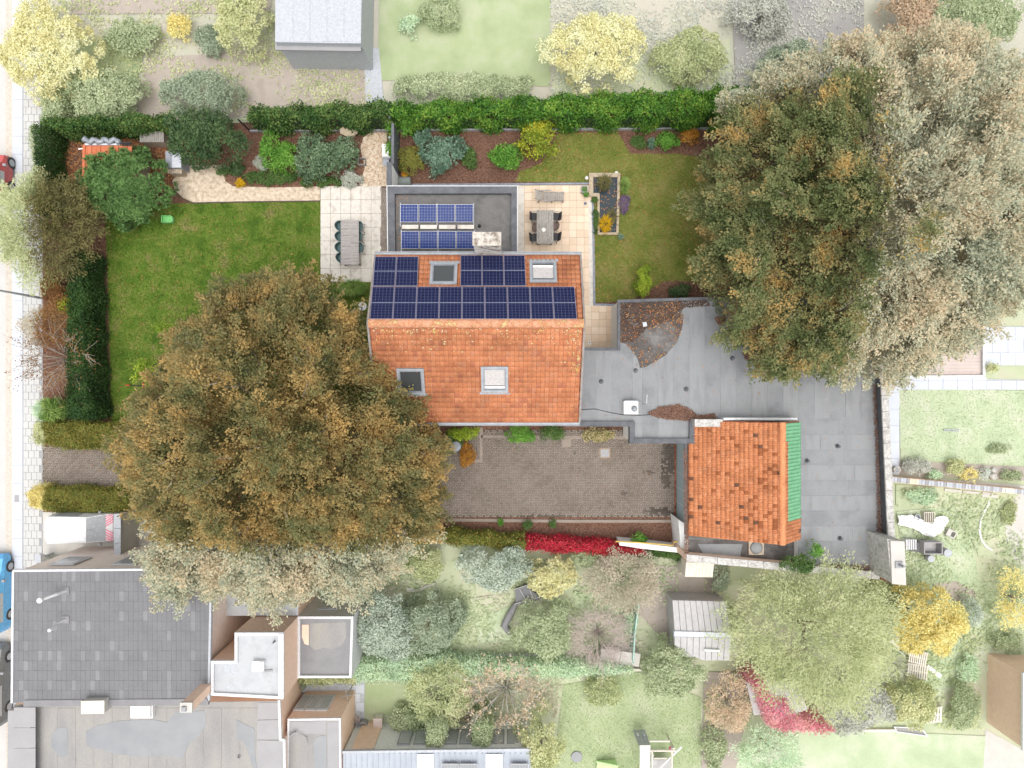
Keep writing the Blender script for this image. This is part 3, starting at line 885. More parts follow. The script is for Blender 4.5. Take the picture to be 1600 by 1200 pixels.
mb.face([(XL + wi, YN - wi, 4.8), (XR - wi, YN - wi, 4.8), (XR - wi, YN - wi, ZR - (YN - wi - YR) * MS - .14), (XL + wi, YN - wi, ZR - (YN - wi - YR) * MS - .14)])
mb.build('wall', M['house_brick'], house)
mb = MB()
for ye in (YN, YS):
    ze = ZR - abs(ye - YR) * MS
    up, dn = -.03, -.12
    a = [(XL, YR, ZR + up), (XR, YR, ZR + up), (XR, ye, ze + up), (XL, ye, ze + up)]
    c = [(p[0], p[1], p[2] + dn - up) for p in a]
    mb.face(a if ye < YR else a[::-1]); mb.face(c[::-1] if ye < YR else c)
    for q in range(1, 4):
        mb.face([a[q], a[(q + 1) % 4], c[(q + 1) % 4], c[q]])
mb.build('roof_deck', M['mossy_brick'], house)
# one clay tile: a curved plate, x across, y up the slope
def tile_arrays(w, l):
    xs = np.array([-.5, -.25, 0, .25, .5]) * w * .94; zs = np.array([.010, .0, .012, .042, .008])
    v = []
    for y, dz in ((-l * .53, .036), (l * .5, -.006)):
        for x, z in zip(xs, zs): v.append((x, y, z + dz))
    for x, z in zip(xs, zs): v.append((x, -l * .56, z - .006))
    f = [(i, i + 1, 6 + i, 5 + i) for i in range(4)] + [(10 + i, 11 + i, i + 1, i) for i in range(4)]
    return np.array(v), np.array(f)
def rotm(pitch, rz):
    cx, sx = cos(pitch), sin(pitch); cz, sz = cos(rz), sin(rz)
    return np.array([[cz, -sz, 0], [sz, cz, 0], [0, 0, 1]]) @ np.array([[1, 0, 0], [0, cx, -sx], [0, sx, cx]])
def lay_tiles(root, items, w, l, mats, limit, name):
    """items: (position, pitch, rz, material number), nearest first"""
    tv, tf = tile_arrays(w, l)
    meshes = []
    for m in mats:
        meshes.append(np_mesh(name, tv, tf, [m]))
    org = worg(root)
    for p, pi_, rz, k in items[:limit]:
        link(name, meshes[k], root, tuple(p - org), (pi_, 0, rz))
    rest = items[limit:]
    if rest:
        V = np.concatenate([tv @ rotm(pi_, rz).T + p - org for p, pi_, rz, k in rest])
        Fa = np.concatenate([tf + i * len(tv) for i in range(len(rest))])
        idx = np.repeat([k for *_, k in rest], len(tf))
        o = link(name, np_mesh(name, V, Fa, list(mats), idx), root); o['kind'] = 'stuff'
        tag(o, label='the remaining rows of clay tiles')
tw, tl = .2, .265
items = []
ncol = int((XR - XL - .02) / tw)
pan_cover = [(583, 402, 656, 450), (719, 402, 822, 450), (580, 449, 903, 502)]
sky_win = [(672, 410, 715, 448), (827, 407, 870, 445), (622, 574, 663, 615), (752, 571, 794, 612)]
def proj(p): return (800 + p[0] * F / (H - p[2]), 600 - p[1] * F / (H - p[2]))
for s, ye, rz in ((1, YN, pi), (-1, YS, 0.0)):
    rows = int(abs(ye - YR) / cos(pit) / tl)
    for r_ in range(rows + 1):
        dist = (r_ + .5) * tl
        for c_ in range(ncol + 1):
            x = XL + .06 + (c_ + .5) * tw
            if x > XR - .05: continue
            y = YR + s * dist * cos(pit); z = ZR - dist * sin(pit)
            if abs(y - YR) > abs(ye - YR) - .02: continue
            q = proj((x, y, z))
            if any(a + 4 < q[0] < c - 4 and b_ + 4 < q[1] < d - 4 for a, b_, c, d in pan_cover + sky_win): continue
            jit = rng.normal() * .004
            pat = .5 + .5 * sin(x * 1.7 + 1) * sin(y * 1.3)
            k = int(rng.choice(6, p=[.27, .25, .14 + .08 * pat, .14, .12 - .08 * pat, .08]))
            items.append((np.array([x, y, z + .002 + jit]), pit, rz + rng.normal() * .006, k))
items.sort(key=lambda t: (t[0][1] > YR, -t[0][2]))
lay_tiles(house, items, tw, tl, [M['clay_tile_' + c] for c in 'abcdef'], 300, 'roof_tile')
# lichen specks under the ridge and along the right verge
nl = 420; lx = XL + .1 + rng.random(nl) * (XR - XL - .2); ldist = .25 + rng.exponential(.35, nl)
sel = rng.random(nl) < .3; lx[sel] = XR - .1 - rng.exponential(.25, nl)[sel]; ldist[sel] = .3 + 2.4 * rng.random(nl)[sel]
lx = np.clip(lx, XL + .1, XR - .1)
Vl = []
for i in range(nl):
    cy_, cz_ = YR - ldist[i] * cos(pit), ZR - ldist[i] * sin(pit) + .058; q_ = .010 + .022 * rng.random() ** 2; w2 = q_ * (.7 + .8 * rng.random())
    Vl += [(lx[i] - w2, cy_ - q_ * cos(pit), cz_ - q_ * sin(pit)), (lx[i] + w2, cy_ - q_ * .6 * cos(pit), cz_ - q_ * .6 * sin(pit)), (lx[i] + w2 * .8, cy_ + q_ * cos(pit), cz_ + q_ * sin(pit)), (lx[i] - w2 * .9, cy_ + q_ * .7 * cos(pit), cz_ + q_ * .7 * sin(pit))]
leaf_obj('lichen', np.array(Vl), M['lichen_speck'], house, None, 'stuff')
nr = 21
for i in range(nr):
    L_ = (XR - XL) / nr; xa = XL + i * L_; mb = MB()
    for k in range(6):
        a0_, a1_ = pi * k / 6, pi * (k + 1) / 6
        q = []
        for xx, a_, rr_ in ((xa, a0_, .215), (xa + L_ * 1.04, a0_, .20), (xa + L_ * 1.04, a1_, .20), (xa, a1_, .215)):
            q.append((xx, YR + rr_ * cos(a_), ZR - .07 + rr_ * .85 * sin(a_) + .012))
        mb.face(q)
    mb.build('ridge_tile', M['lichen_ridge'], house)
for xx, s in ((XL - .04, -1), (XR + .04, 1)):
    for ye in (YN, YS):
        mb = MB(); ze = ZR - abs(ye - YR) * MS
        for (h0, h1) in ((-.14, .05),):
            a = [(xx - .045, YR, ZR + h1), (xx + .045, YR, ZR + h1), (xx + .045, ye, ze + h1), (xx - .045, ye, ze + h1)]
            c = [(p[0], p[1], p[2] - .2) for p in a]
            mb.face(a if ye < YR else a[::-1]); mb.face(c[::-1] if ye < YR else c)
            for q in range(4): mb.face([a[q], a[(q + 1) % 4], c[(q + 1) % 4], c[q]])
        mb.build('verge', M['verge_metal'], house)
for ye, s in ((YN, 1), (YS, -1)):
    ze = ZR - abs(ye - YR) * MS - .07; mb = MB(); yc = ye + s * .09
    prof = [(yc - .075 * 1, ze), (yc - .06, ze - .09), (yc + .06, ze - .09), (yc + .075, ze)]
    pr2 = [(yc + .055, ze - .002), (yc + .045, ze - .075), (yc - .045, ze - .075), (yc - .055, ze - .002)]
    loop = prof + pr2
    for i in range(8):
        p, q = loop[i], loop[(i + 1) % 8]
        mb.face([(XL - .08, p[0], p[1]), (XR + .08, p[0], p[1]), (XR + .08, q[0], q[1]), (XL - .08, q[0], q[1])])
    for xx in (XL - .08, XR + .08):
        mb.face([(xx, p[0], p[1]) for p in prof])
    mb.build('gutter', M['zinc'], house)
    x_ = XL + .5 + (s > 0) * 8.4
    mb = MB(); mb.tube([(x_, ye + s * .09, ze - .09), (x_, ye - s * .2, ze - .5), (x_, ye - s * .25, .02)], .05, 8); mb.build('downpipe', M['zinc'], house)

def onslope(b_, p, s, half_w, half_l, h0, h1, mi=0):
    """a slab lying on the roof slope, centred at p"""
    R = rotm(pit, pi if s > 0 else 0)
    c = [np.array(t) for t in ((-half_w, -half_l), (half_w, -half_l), (half_w, half_l), (-half_w, half_l))]
    lo_ = [p + R @ np.array([t[0], t[1], h0]) for t in c]; hi_ = [p + R @ np.array([t[0], t[1], h1]) for t in c]
    b_.face(hi_, mi); b_.face(lo_[::-1], mi)
    for i in range(4):
        j = (i + 1) % 4; b_.face([lo_[i], lo_[j], hi_[j], hi_[i]], mi)
def frame_slope(b_, p, s, hw, hl, t, h0, h1, mi=0):
    R = rotm(pit, pi if s > 0 else 0)
    for cx, cy, w, l in ((0, -hl + t / 2, hw, t / 2), (0, hl - t / 2, hw, t / 2), (-hw + t / 2, 0, t / 2, hl - t), (hw - t / 2, 0, t / 2, hl - t)):
        onslope(b_, p + R @ np.array([cx, cy, 0]), s, w, l, h0, h1, mi)

def solar_panel(quad, pr, cm, fm, ncx, ncy, split=False):
    """module from its four corner points (world), with cells let into the frame"""
    q = [np.array(t) for t in quad]      # tl, tr, br, bl
    u = q[1] - q[0]; v = q[3] - q[0]; nrm = np.cross(q[3] - q[0], q[1] - q[0]); nrm /= np.linalg.norm(nrm)
    if nrm[2] < 0: nrm = -nrm
    def at(a, c, h): return q[0] + u * a + v * c + nrm * h
    mb = MB(); t = .018; tv_ = t * np.linalg.norm(u) / np.linalg.norm(v)
    top = [at(0, 0, .035), at(1, 0, .035), at(1, 1, .035), at(0, 1, .035)]; bot = [at(0, 0, 0), at(1, 0, 0), at(1, 1, 0), at(0, 1, 0)]
    inn = [at(t, tv_, .035), at(1 - t, tv_, .035), at(1 - t, 1 - tv_, .035), at(t, 1 - tv_, .035)]
    inl = [at(t, tv_, .026), at(1 - t, tv_, .026), at(1 - t, 1 - tv_, .026), at(t, 1 - tv_, .026)]
    for i in range(4):
        j = (i + 1) % 4
        mb.face([bot[i], bot[j], top[j], top[i]]); mb.face([top[i], top[j], inn[j], inn[i]]); mb.face([inn[i], inn[j], inl[j], inl[i]])
    mb.face(inl); mb.face(bot[::-1])
    fr = mb.build('solar_panel', fm, pr)
    cb = MB(); g = .0032; gv = g * np.linalg.norm(u) / np.linalg.norm(v)
    for i in range(ncx):
        for j in range(ncy):
            gap = (.010 if (split and j == ncy // 2) else 0), (.010 if (split and j == ncy // 2 - 1) else 0)
            a0_, a1_ = t + (1 - 2 * t) * i / ncx + g, t + (1 - 2 * t) * (i + 1) / ncx - g
            c0, c1 = tv_ + (1 - 2 * tv_) * j / ncy + gv + gap[0], tv_ + (1 - 2 * tv_) * (j + 1) / ncy - gv - gap[1]
            cb.face([at(a0_, c0, .029), at(a1_, c0, .029), at(a1_, c1, .029), at(a0_, c1, .029)])
    cb.build('cell', cm, fr)['kind'] = 'stuff'
    return fr
nrmN = np.array([0, sin(pit), cos(pit)])
def roofquad(xa, xb, ya, yb, skew=0):
    return [slopept(xa, ya, 'N') + nrmN * .09, slopept(xb, ya, 'N') + nrmN * .09, slopept(xb + skew, yb, 'N') + nrmN * .09, slopept(xa + skew, yb, 'N') + nrmN * .09]
def rowpanels(xa0, xb0, ya, xa1, xb1, yb, n):
    for i in range(n):
        a, c = i / n + .004 / n, (i + 1) / n - .022 / n
        q = [slopept(xa0 + (xb0 - xa0) * a, ya, 'N'), slopept(xa0 + (xb0 - xa0) * c, ya, 'N'), slopept(xa1 + (xb1 - xa1) * c, yb, 'N'), slopept(xa1 + (xb1 - xa1) * a, yb, 'N')]
        solar_panel([t + nrmN * .09 for t in q], house, M['cell_navy'], M['panel_dark_frame'], 6, 20, True)
rowpanels(586.5, 655, 403.5, 583, 653.5, 449, 2)
rowpanels(720, 820.5, 401.5, 719.5, 822.5, 448.5, 3)
rowpanels(582.5, 898, 450.5, 578.5, 902, 500.5, 9)
for k, (a, b_, c, d) in enumerate(sky_win):
    s = 1 if d < 505 else -1
    p = slopept((a + c) / 2, (b_ + d) / 2)
    if k in (0, 1): hw, hl = .62, .60
    else: hw, hl = .62, .66
    mb = MB(); frame_slope(mb, p, s, hw, hl, .10, .0, .13)
    sk = mb.build('roof_window', M['zinc'], house)
    mb = MB(); frame_slope(mb, p, s, hw - .105, hl - .105, .05, .02, .12); mb.build('sash', M['grey_metal'], sk)
    mb = MB(); onslope(mb, p, s, hw - .15, hl - .15, .03, .075); mb.build('pane', M['window_glass'], sk)
    R = rotm(pit, pi if s > 0 else 0)
    if k in (1, 3):
        mb = MB(); onslope(mb, p + R @ np.array([0, .10 if k == 3 else .02, 0]), s, hw - .16, hl - .25, .078, .082); mb.build('blind', M['window_blind'], sk)
        mb = MB(); onslope(mb, p + R @ np.array([0, -(hl - .25) if k == 3 else -(hl - .30), 0]), s, hw - .16, .06, .078, .090); mb.build('blind_rail', M['white_ceramic'], sk)
    mb = MB(); onslope(mb, p + R @ np.array([0, -hl - .07, 0]), s, hw + .09, .07, .02, .05); mb.build('flashing', M['zinc'], sk)
# chimney on the north eaves
xa, ya = G(744, 398, 5.6); xb, _ = G(783, 398, 5.6); yb = ya + .50
mb = MB(); mb.prism([(xa, ya), (xb, ya), (xb, yb), (xa, yb)], 2.9, 7.8)
ch = mb.build('chimney', M['stained_render'], house)
mb = MB(); mb.prism([(xa - .04, ya - .04), (xb + .04, ya - .04), (xb + .04, yb + .05), (xa - .04, yb + .05)], 7.801, 7.90); mb.build('cap', M['stained_cap'], ch)

# ------------------------------------------------------------------ flat roofed annex with its solar panels
ZA = 2.9
def outline(pts, z): return poly(pts, z)
an = thing('annex', 'flat grey roofed annex behind the chimney carrying two rows of panels', 'building', P3(707, 343, 0))
oa = poly([(604.5, 290.5), (808.5, 290.5), (808.5, 402), (606, 402)], 3.2)
ia = poly([(616.5, 302.5), (799, 302), (799, 404), (617.5, 404)], 3.2)
mb = MB(); mb.prism(oa, 0, ZA); mb.build('wall', M['white_render'], an)
mb = MB(); mb.face([(x, y, ZA + .01) for x, y in ia][::-1]); mb.build('roof', M['bitumen_dark'], an)
mb = MB(); mb.ring(oa, ia, ZA + .002, 3.2); mb.build('parapet', M['parapet_bitumen'], an)
mb = MB(); mb.prism(strip_poly([oa[3], oa[0], oa[1], oa[2]], .04), 3.0, 3.215); mb.build('trim', M['pale_white'], an)
for ya_, yb_, xa_, xb_ in ((319, 347, 625.5, 740.5), (361, 388.5, 627, 742)):
    for i in range(4):
        w4 = (xb_ - xa_) / 4
        a, c = xa_ + i * w4 + .2, xa_ + (i + 1) * w4 - 1.0
        q = [P3(a, ya_, 3.34), P3(c, ya_, 3.34), P3(c, yb_, 3.08), P3(a, yb_, 3.08)]
        solar_panel(q, an, M['cell_blue'], M['panel_frame'], 6, 6)
    mb = MB()
    for xx in (xa_, (xa_ + xb_) / 2, xb_):
        x, y = G(xx - .5, ya_, 3.1); x2, y2 = G(xx - .5, yb_ + 3, 3.1)
        mb.box(x, (y + y2) / 2, ZA + .012, .05, y - y2 + .2, .09)
    mb.build('mounting_rail', M['zinc'], an)
for i in range(4):
    a = 627 + i * 29; x, y = G(a + 14, 355, 3.0)
    mb = MB(); mb.box(x, y, ZA + .11, .83, .20, .07); mb.build('ballast_slab', M['concrete_slab'], an)
mb = MB(); x, y = G(749, 353, 2.95); mb.lathe(x, y, [(.09, ZA + .01), (.06, ZA + .1), (.06, ZA + .22), (.02, ZA + .24)], 10); mb.build('vent', M['black_metal'], an)
edging([(814, 291), (814, 400)], .34, M['concrete_slab'], .062, 'plinth_strip')

# ------------------------------------------------------------------ flat roofed outbuilding with felt strips
ZO = 2.95
ob = thing('outbuilding', 'long flat roofed outbuilding in grey felt strips right of the house', 'building', P3(1180, 640, 0))
opx = [(908, 543), (968, 543), (968, 470), (1105, 466), (1355, 460), (1368, 590), (1381, 894), (1246, 886), (1246, 655), (1083, 655), (1083, 688), (988, 688), (988, 663), (904, 663)]
mb = MB(); mb.prism(poly(opx, ZO), 0, ZO); mb.build('wall', [M['white_render']], ob)
mb = MB(); mb.face([(x, y, ZO + .004) for x, y in poly(opx, ZO)][::-1]); rf = mb.build('roof', M['bitumen'], ob)
felts = [M['bitumen'], M['bitumen_light'], M['bitumen'], M['bitumen_light']]
st = 24.4
i = 0; x = 906.0
while x < 1366:
    xa, xb = x, min(x + st, 1366); xm = (xa + xb) / 2
    yt = 543 if xm < 966 else 470 - (xm - 966) * .026
    if xa < 966 < xb: xa = 968
    yb_ = 663 if xm < 988 else 688 if xm < 1083 else 654
    if yb_ == 688 and xa < 988: xa = 988
    mb = MB(); (x0, y0) = G(xa, yb_, ZO); (x1, y1) = G(xb, yt, ZO)
    mid = y0 + (y1 - y0) * random.choice([.12, .3, .62, .8])
    mb.prism([(x0 + .008, y0), (x1 - .008, y0), (x1 - .008, mid - .006), (x0 + .008, mid - .006)], ZO + .004, ZO + .012 + .004 * (i % 2))
    mb.build('felt_strip', felts[i % 2], ob)
    mb = MB(); mb.prism([(x0 + .008, mid + .006), (x1 - .008, mid + .006), (x1 - .008, y1), (x0 + .008, y1)], ZO + .004, ZO + .013 + .004 * (i % 2))
    mb.build('felt_strip', felts[i % 2], ob)
    x += st; i += 1
y = 655.0; i = 0
while y < 888:
    ya_, yb_ = y, min(y + 23.8, 890)
    xr = 1368 + (ya_ - 590) * .040
    mb = MB(); x0, y0 = G(1247.5, yb_, ZO); x1, y1 = G(xr + .5, ya_, ZO)
    mid = x0 + (x1 - x0) * (.15 + .7 * random.random())
    mb.prism([(x0, y0 + .008), (mid - .006, y0 + .008), (mid - .006, y1 - .008), (x0, y1 - .008)], ZO + .004, ZO + .012 + .004 * (i % 2))
    mb.build('felt_strip', felts[i % 2], ob)
    mb = MB(); mb.prism([(mid + .006, y0 + .008), (x1, y0 + .008), (x1, y1 - .008), (mid + .006, y1 - .008)], ZO + .004, ZO + .013 + .004 * (i % 2))
    mb.build('felt_strip', felts[i % 2], ob)
    y += 23.8; i += 1
def band(root, pts, w, z0, z1, m, name='parapet'):
    mb = MB(); mb.prism(strip_poly(poly(pts, z1), w), z0, z1); return mb.build(name, m, root)
band(ob, [(908, 545), (967, 545), (967, 470.5), (1110, 466), (1350, 461)], .14, ZO + .001, 3.12, M['parapet_bitumen'])
band(ob, [(880, 662.5), (988, 662.5), (988, 689), (1081.5, 689), (1081.5, 657)], .26, 2.7, 3.14, M['parapet_bitumen'])
for px, py in ((939, 596), (1072, 608), (993, 579), (1247.5 + 13, 720), (1308, 697), (1312, 841), (1144, 560)):
    x, y = G(px, py, ZO); mb = MB(); mb.lathe(x, y, [(.13, ZO + .012), (.10, ZO + .03), (.06, ZO + .05), (.055, ZO + .20), (.07, ZO + .2), (.07, ZO + .25), (.01, ZO + .27)], 10)
    mb.build('roof_vent', M['parapet_bitumen'], ob)
x, y = G(1007, 507, ZO); mb = MB(); mb.box(x, y, ZO + .012, .2, .22, .09, .15); mb.build('roof_outlet', M['pale_plastic'], ob)
# white ventilation box, aerial and cable on the roof
x, y = G(985, 637, 3.1)
vb = thing('ventilation_box', 'white square ventilation box with silver cowl on the felt roof', 'vent', (x, y, ZO))
mb = MB(); mb.box(x, y, ZO + .014, .72, .64, .34); mb.build('casing', M['white_render'], vb)
mb = MB(); mb.box(x - .02, y + .34, ZO + .014, .66, .05, .36); mb.build('lip', M['zinc'], vb)
mb = MB(); mb.lathe(x + .14, y - .04, [(.11, ZO + .354), (.11, ZO + .5), (.15, ZO + .52), (.12, ZO + .6), (.02, ZO + .64)], 12); mb.build('cowl', M['zinc'], vb, True)
x, y = G(1007, 632, 3.3)
ae = thing('aerial', 'thin silver aerial with a short crossbar beside the white vent box', 'aerial', (x, y, ZO))
mb = MB(); mb.tube([(x, y, ZO + .01), (x, y, ZO + 1.3)], .018, 6); mb.build('mast', M['zinc'], ae)
mb = MB(); mb.tube([(x - .35, y - .02, ZO + 1.2), (x + .32, y + .02, ZO + 1.2)], .014, 5)
for q in range(6): mb.tube([(x - .3 + q * .11, y - .14, ZO + 1.205), (x - .3 + q * .11, y + .14, ZO + 1.205)], .008, 4)
mb.build('elements', M['zinc'], ae)
mb = MB(); mb.tube([(x, y, ZO + .9), (x + .02, y + .35, ZO + .85), (x + .02, y + .5, ZO + .9)], .02, 6); mb.build('bracket', M['pale_white'], ae)
mb = MB(); pts = [P3(a, c, ZO + .03) for a, c in ((908, 640), (930, 639), (955, 645), (972, 648), (1000, 649), (1030, 647), (1060, 651), (1082, 658))]
mb.tube(pts, .016, 5); tag(mb.build('cable', M['black_metal']), 'dark cable lying across the felt roof past the vent box', 'cable')
# wet patch and drifts of leaves on the felt
sheet('puddle', [(968, 474), (1062, 470), (1068, 495), (1066, 512), (1058, 535), (1040, 555), (1010, 573), (1000, 575), (996, 560), (985, 545), (980, 538), (968, 535)], ZO + .024, M['wet_bitumen'])
pile = [(969, 473), (1063, 471), (1070, 497), (1062, 530), (1042, 552), (1018, 572), (998, 575), (985, 545), (968, 535)]
def not_middle(x, y):
    cx, cy = G(1022, 532, ZO); ex, ey = G(1052, 492, ZO); near = np.exp(-((x - ex) ** 2 + (y - ey) ** 2) / 1.2); return np.where(((x - cx) / 1.0) ** 2 + ((y - cy) / .62) ** 2 < 1, .10, .40 + .6 * near)
litter('fallen_leaves', pile, 1250, 'fallen_leaf', ZO + .03, .085, .06, None, 'damp fallen leaves strewn on the wet corner of the felt roof', 'leaves', dens=not_middle)
litter('leaf_mould', [(968, 472), (1105, 467), (1110, 478), (1072, 480), (1063, 484), (1063, 496), (1040, 503), (1012, 512), (990, 533), (968, 534)], 8000, 'wet_mould', ZO + .028, .07, .05, None, 'dark brown leaf mould banked in the corner of the felt roof', 'leaves')
mound = [(1012, 645), (1030, 636), (1062, 632), (1078, 640), (1088, 648), (1100, 649), (1116, 646), (1118, 653), (1090, 654), (1070, 657), (1040, 655), (1022, 650)]
litter('leaf_mould', mound, 5200, 'leaf_mould', ZO + .02, .07, .05, None, 'long mound of brown leaves beside the tiled garage roof', 'leaves', lift=.10)
for a, c, r_, lab in ((1125, 500, 8, 'small brown leaf drift near the bough tips on the felt roof'), (1168, 555, 7, 'small brown leaf drift beside the roof vent under the beech')):
    litter('leaf_mould', [(a - r_, c - 4), (a + r_, c - 5), (a + r_, c + 6), (a - r_ * .4, c + 7)], 700, 'leaf_mould', ZO + .02, .07, .05, None, lab, 'leaves', lift=.06)
litter('leaf_mould', [(1363, 600), (1369, 600), (1376, 780), (1379, 888), (1370, 888), (1369, 760)], 2600, 'leaf_mould', ZO + .02, .07, .05, None, 'line of brown leaves along the foot of the east wall', 'leaves', lift=.08)
litter('leaf_mould', [(1300, 880), (1378, 884), (1378, 892), (1300, 888)], 500, 'leaf_mould', ZO + .02, .07, .05, None, 'brown leaves along the rough coping in the south corner', 'leaves', lift=.08)
litter('fallen_leaves', [(910, 545), (1360, 470), (1370, 885), (1250, 880), (1250, 655), (910, 660)], 240, 'fallen_leaf', ZO + .018, .07, .05, None, 'single orange leaves blown over the felt roof', 'leaves')

# ------------------------------------------------------------------ the garage with bright tiles
XG, ZG = 12.85, 5.0
ga = thing('garage', 'garage with bright orange tiled roof and a green tiled edge', 'garage', P3(1160, 750, 0))
YGN = G(0, 657.5, 3.6)[1]; YGS = G(0, 843, 3.9)[1]
XW = 8.89; mW = (ZG - 2.95) / (XG - XW); XE = 14.12; mE = .9
mb = MB(); wx0 = 9.05
mb.prism([(wx0, YGS + .1), (XE - .1, YGS + .1), (XE - .1, YGN - .1), (wx0, YGN - .1)], 0, 2.75)
for yy, s in ((YGN - .1, 1), (YGS + .1, -1)):
    f_ = [(wx0, yy, 2.75), (XE - .1, yy, 2.75), (XE - .1, yy, ZG - mE * (XE - .1 - XG) - .1), (XG, yy, ZG - .12), (wx0, yy, ZG - mW * (XG - wx0) - .1)]
    mb.face(f_[::-1] if s > 0 else f_)
mb.face([(XE - .1, YGS + .1, 2.75), (XE - .1, YGN - .1, 2.75), (XE - .1, YGN - .1, 3.75), (XE - .1, YGS + .1, 3.75)])
mb.build('wall', M['white_render'], ga)
mb = MB()
for xe, m_ in ((XW, mW), (XE, mE)):
    ze = ZG - abs(xe - XG) * m_
    a = [(XG, YGN, ZG - .03), (XG, YGS, ZG - .03), (xe, YGS, ze - .03), (xe, YGN, ze - .03)]; c = [(p[0], p[1], p[2] - .09) for p in a]
    mb.face(a if xe > XG else a[::-1]); mb.face(c[::-1] if xe > XG else c)
    for q in range(1, 4): mb.face([a[q], a[(q + 1) % 4], c[(q + 1) % 4], c[q]])
mb.build('roof_deck', M['mossy_brick'], ga)
items = []; tw2, tl2 = .175, .22
for xe, m_, rz in ((XW, mW, -pi / 2), (XE, mE, pi / 2)):
    pg = math.atan(m_); rows = int(abs(xe - XG) / cos(pg) / tl2)
    for r_ in range(rows + 1):
        d_ = (r_ + .5) * tl2
        if d_ > abs(xe - XG) / cos(pg) - .03: continue
        s = 1 if xe > XG else -1
        for c_ in range(int((YGN - YGS) / tw2)):
            yy = YGN - .05 - (c_ + .5) * tw2
            if yy < YGS + .04 + (.25 * (1 - (XG - (XG - d_)) / 4) if False else 0): continue
            p = np.array([XG + s * d_ * cos(pg), yy, ZG - d_ * sin(pg) + .002 + rng.normal() * .004])
            q = proj(p)
            k = int(rng.choice(6, p=[.31, .27, .21, .15, .05, .01]))
            dk = math.exp(-((q[0] - 1190) / 35) ** 2) * .15 * (.4 + .6 * sin(q[1] * .11) ** 2)
            if rng.random() < dk * .6: k = 4 if rng.random() < .8 else 5
            if s > 0 and d_ > tl2 * 2.0 and 660 < q[1] < 812 - (q[0] - 1226) * 0: k = 6
            if s > 0 and q[1] < 690 and d_ > tl2 * 1.2 and q[1] > 660: k = 6
            items.append((p, pg, rz + rng.normal() * .008, k))
items.sort(key=lambda t: -t[0][2])
lay_tiles(ga, items, tw2, tl2, [M['bright_tile_' + c] for c in 'abcdef'] + [M['green_tile']], 300, 'roof_tile')
nr = 14
for i in range(nr):
    L_ = (YGN - YGS) / nr; ya_ = YGN - i * L_; mb = MB()
    for k in range(6):
        a0_, a1_ = pi * k / 6, pi * (k + 1) / 6
        mb.face([(XG + rr_ * cos(a_), yy, ZG - .05 + rr_ * .85 * sin(a_) + .012) for yy, a_, rr_ in ((ya_, a0_, .155), (ya_ - L_ * 1.04, a0_, .145), (ya_ - L_ * 1.04, a1_, .145), (ya_, a1_, .155))])
    mb.build('ridge_tile', M['bright_tile_b'], ga)
mb = MB(); mb.box(*G(1108, 661, 3.7), 2.96, 1.42, .36, .75); mb.build('gable_coping', M['rough_coping'], ga)
mb = MB(); x0, y0 = G(1131, 656, 3.8); x1, _ = G(1246, 656, 3.8); mb.prism([(x0, y0 - .02), (x1, y0 - .02), (x1, y0 + .10), (x0, y0 + .10)], 2.96, 3.78); mb.build('gable_flashing', M['pale_white'], ga)
# its west face: sliding door, posts and gutter
mb = MB(); x0, y0 = G(1059.5, 690, 0); _, y1 = G(1059.5, 806, 0)
mb.box(wx0 - .03, (y0 + y1) / 2, 0, .05, y0 - y1, 2.3); dr = mb.build('door', M['door_blue'], ga)
mb = MB()
for q in range(1, 5): mb.box(wx0 - .06, y0 + (y1 - y0) * q / 5, .1, .02, .03, 2.15)
mb.build('door_rail', M['pale_white'], dr)
mb = MB(); mb.box(wx0 - .05, (y0 + y1) / 2, 2.3, .10, y0 - y1 + .3, .25); mb.build('lintel', M['pale_white'], ga)
mb = MB(); mb.box(XW - .10, (YGN + YGS) / 2, 2.78, .14, YGN - YGS, .10, 0); mb.build('gutter', M['parapet_bitumen'], ga)
litter('leaf_mould', [(1068, 700), (1073, 700), (1076, 870), (1070, 870)], 1300, 'leaf_mould', 2.89, .06, .045, None, 'brown leaves lying in the gutter of the garage', 'leaves', lift=.03)
mb = MB(); mb.box(wx0 - .12, G(0, 742, 0)[1], .0, .07, 5.2, .09); mb.build('threshold', M['mossy_brick'], ga)
# lower flat strip south of it with a dome light
lo_px = [(1074, 838), (1246, 842), (1246, 884), (1076, 868)]
lf = thing('lean_to', 'low flat roofed lean-to below the garage with a dome rooflight', 'building', P3(1160, 862, 0))
mb = MB(); mb.prism(poly([(1074, 845), (1246, 845), (1246, 884), (1074, 868)], 2.5), 0, 2.5); mb.build('wall', M['white_render'], lf)
mb = MB(); mb.prism(poly([(1075, 843), (1245.5, 843), (1245.5, 883), (1075, 867)], 2.5), 2.501, 2.52); mb.build('roof', M['wet_bitumen'], lf)
mb = MB(); mb.prism(poly([(1090, 850), (1160, 850), (1156, 872), (1100, 867)], 2.52), 2.521, 2.53); mb.build('felt_patch', M['bitumen'], lf)
x, y = G(1182, 856, 2.7); mb = MB()
mb.box(x, y, 2.53, .76, .72, .16); dl = mb.build('rooflight', M['slat_wood'], lf)
mb = MB(); mb.lathe(x, y, [(.33, 2.69), (.28, 2.76), (.16, 2.82), (.02, 2.84)], 12); mb.build('dome', M['bitumen_light'], dl, True)
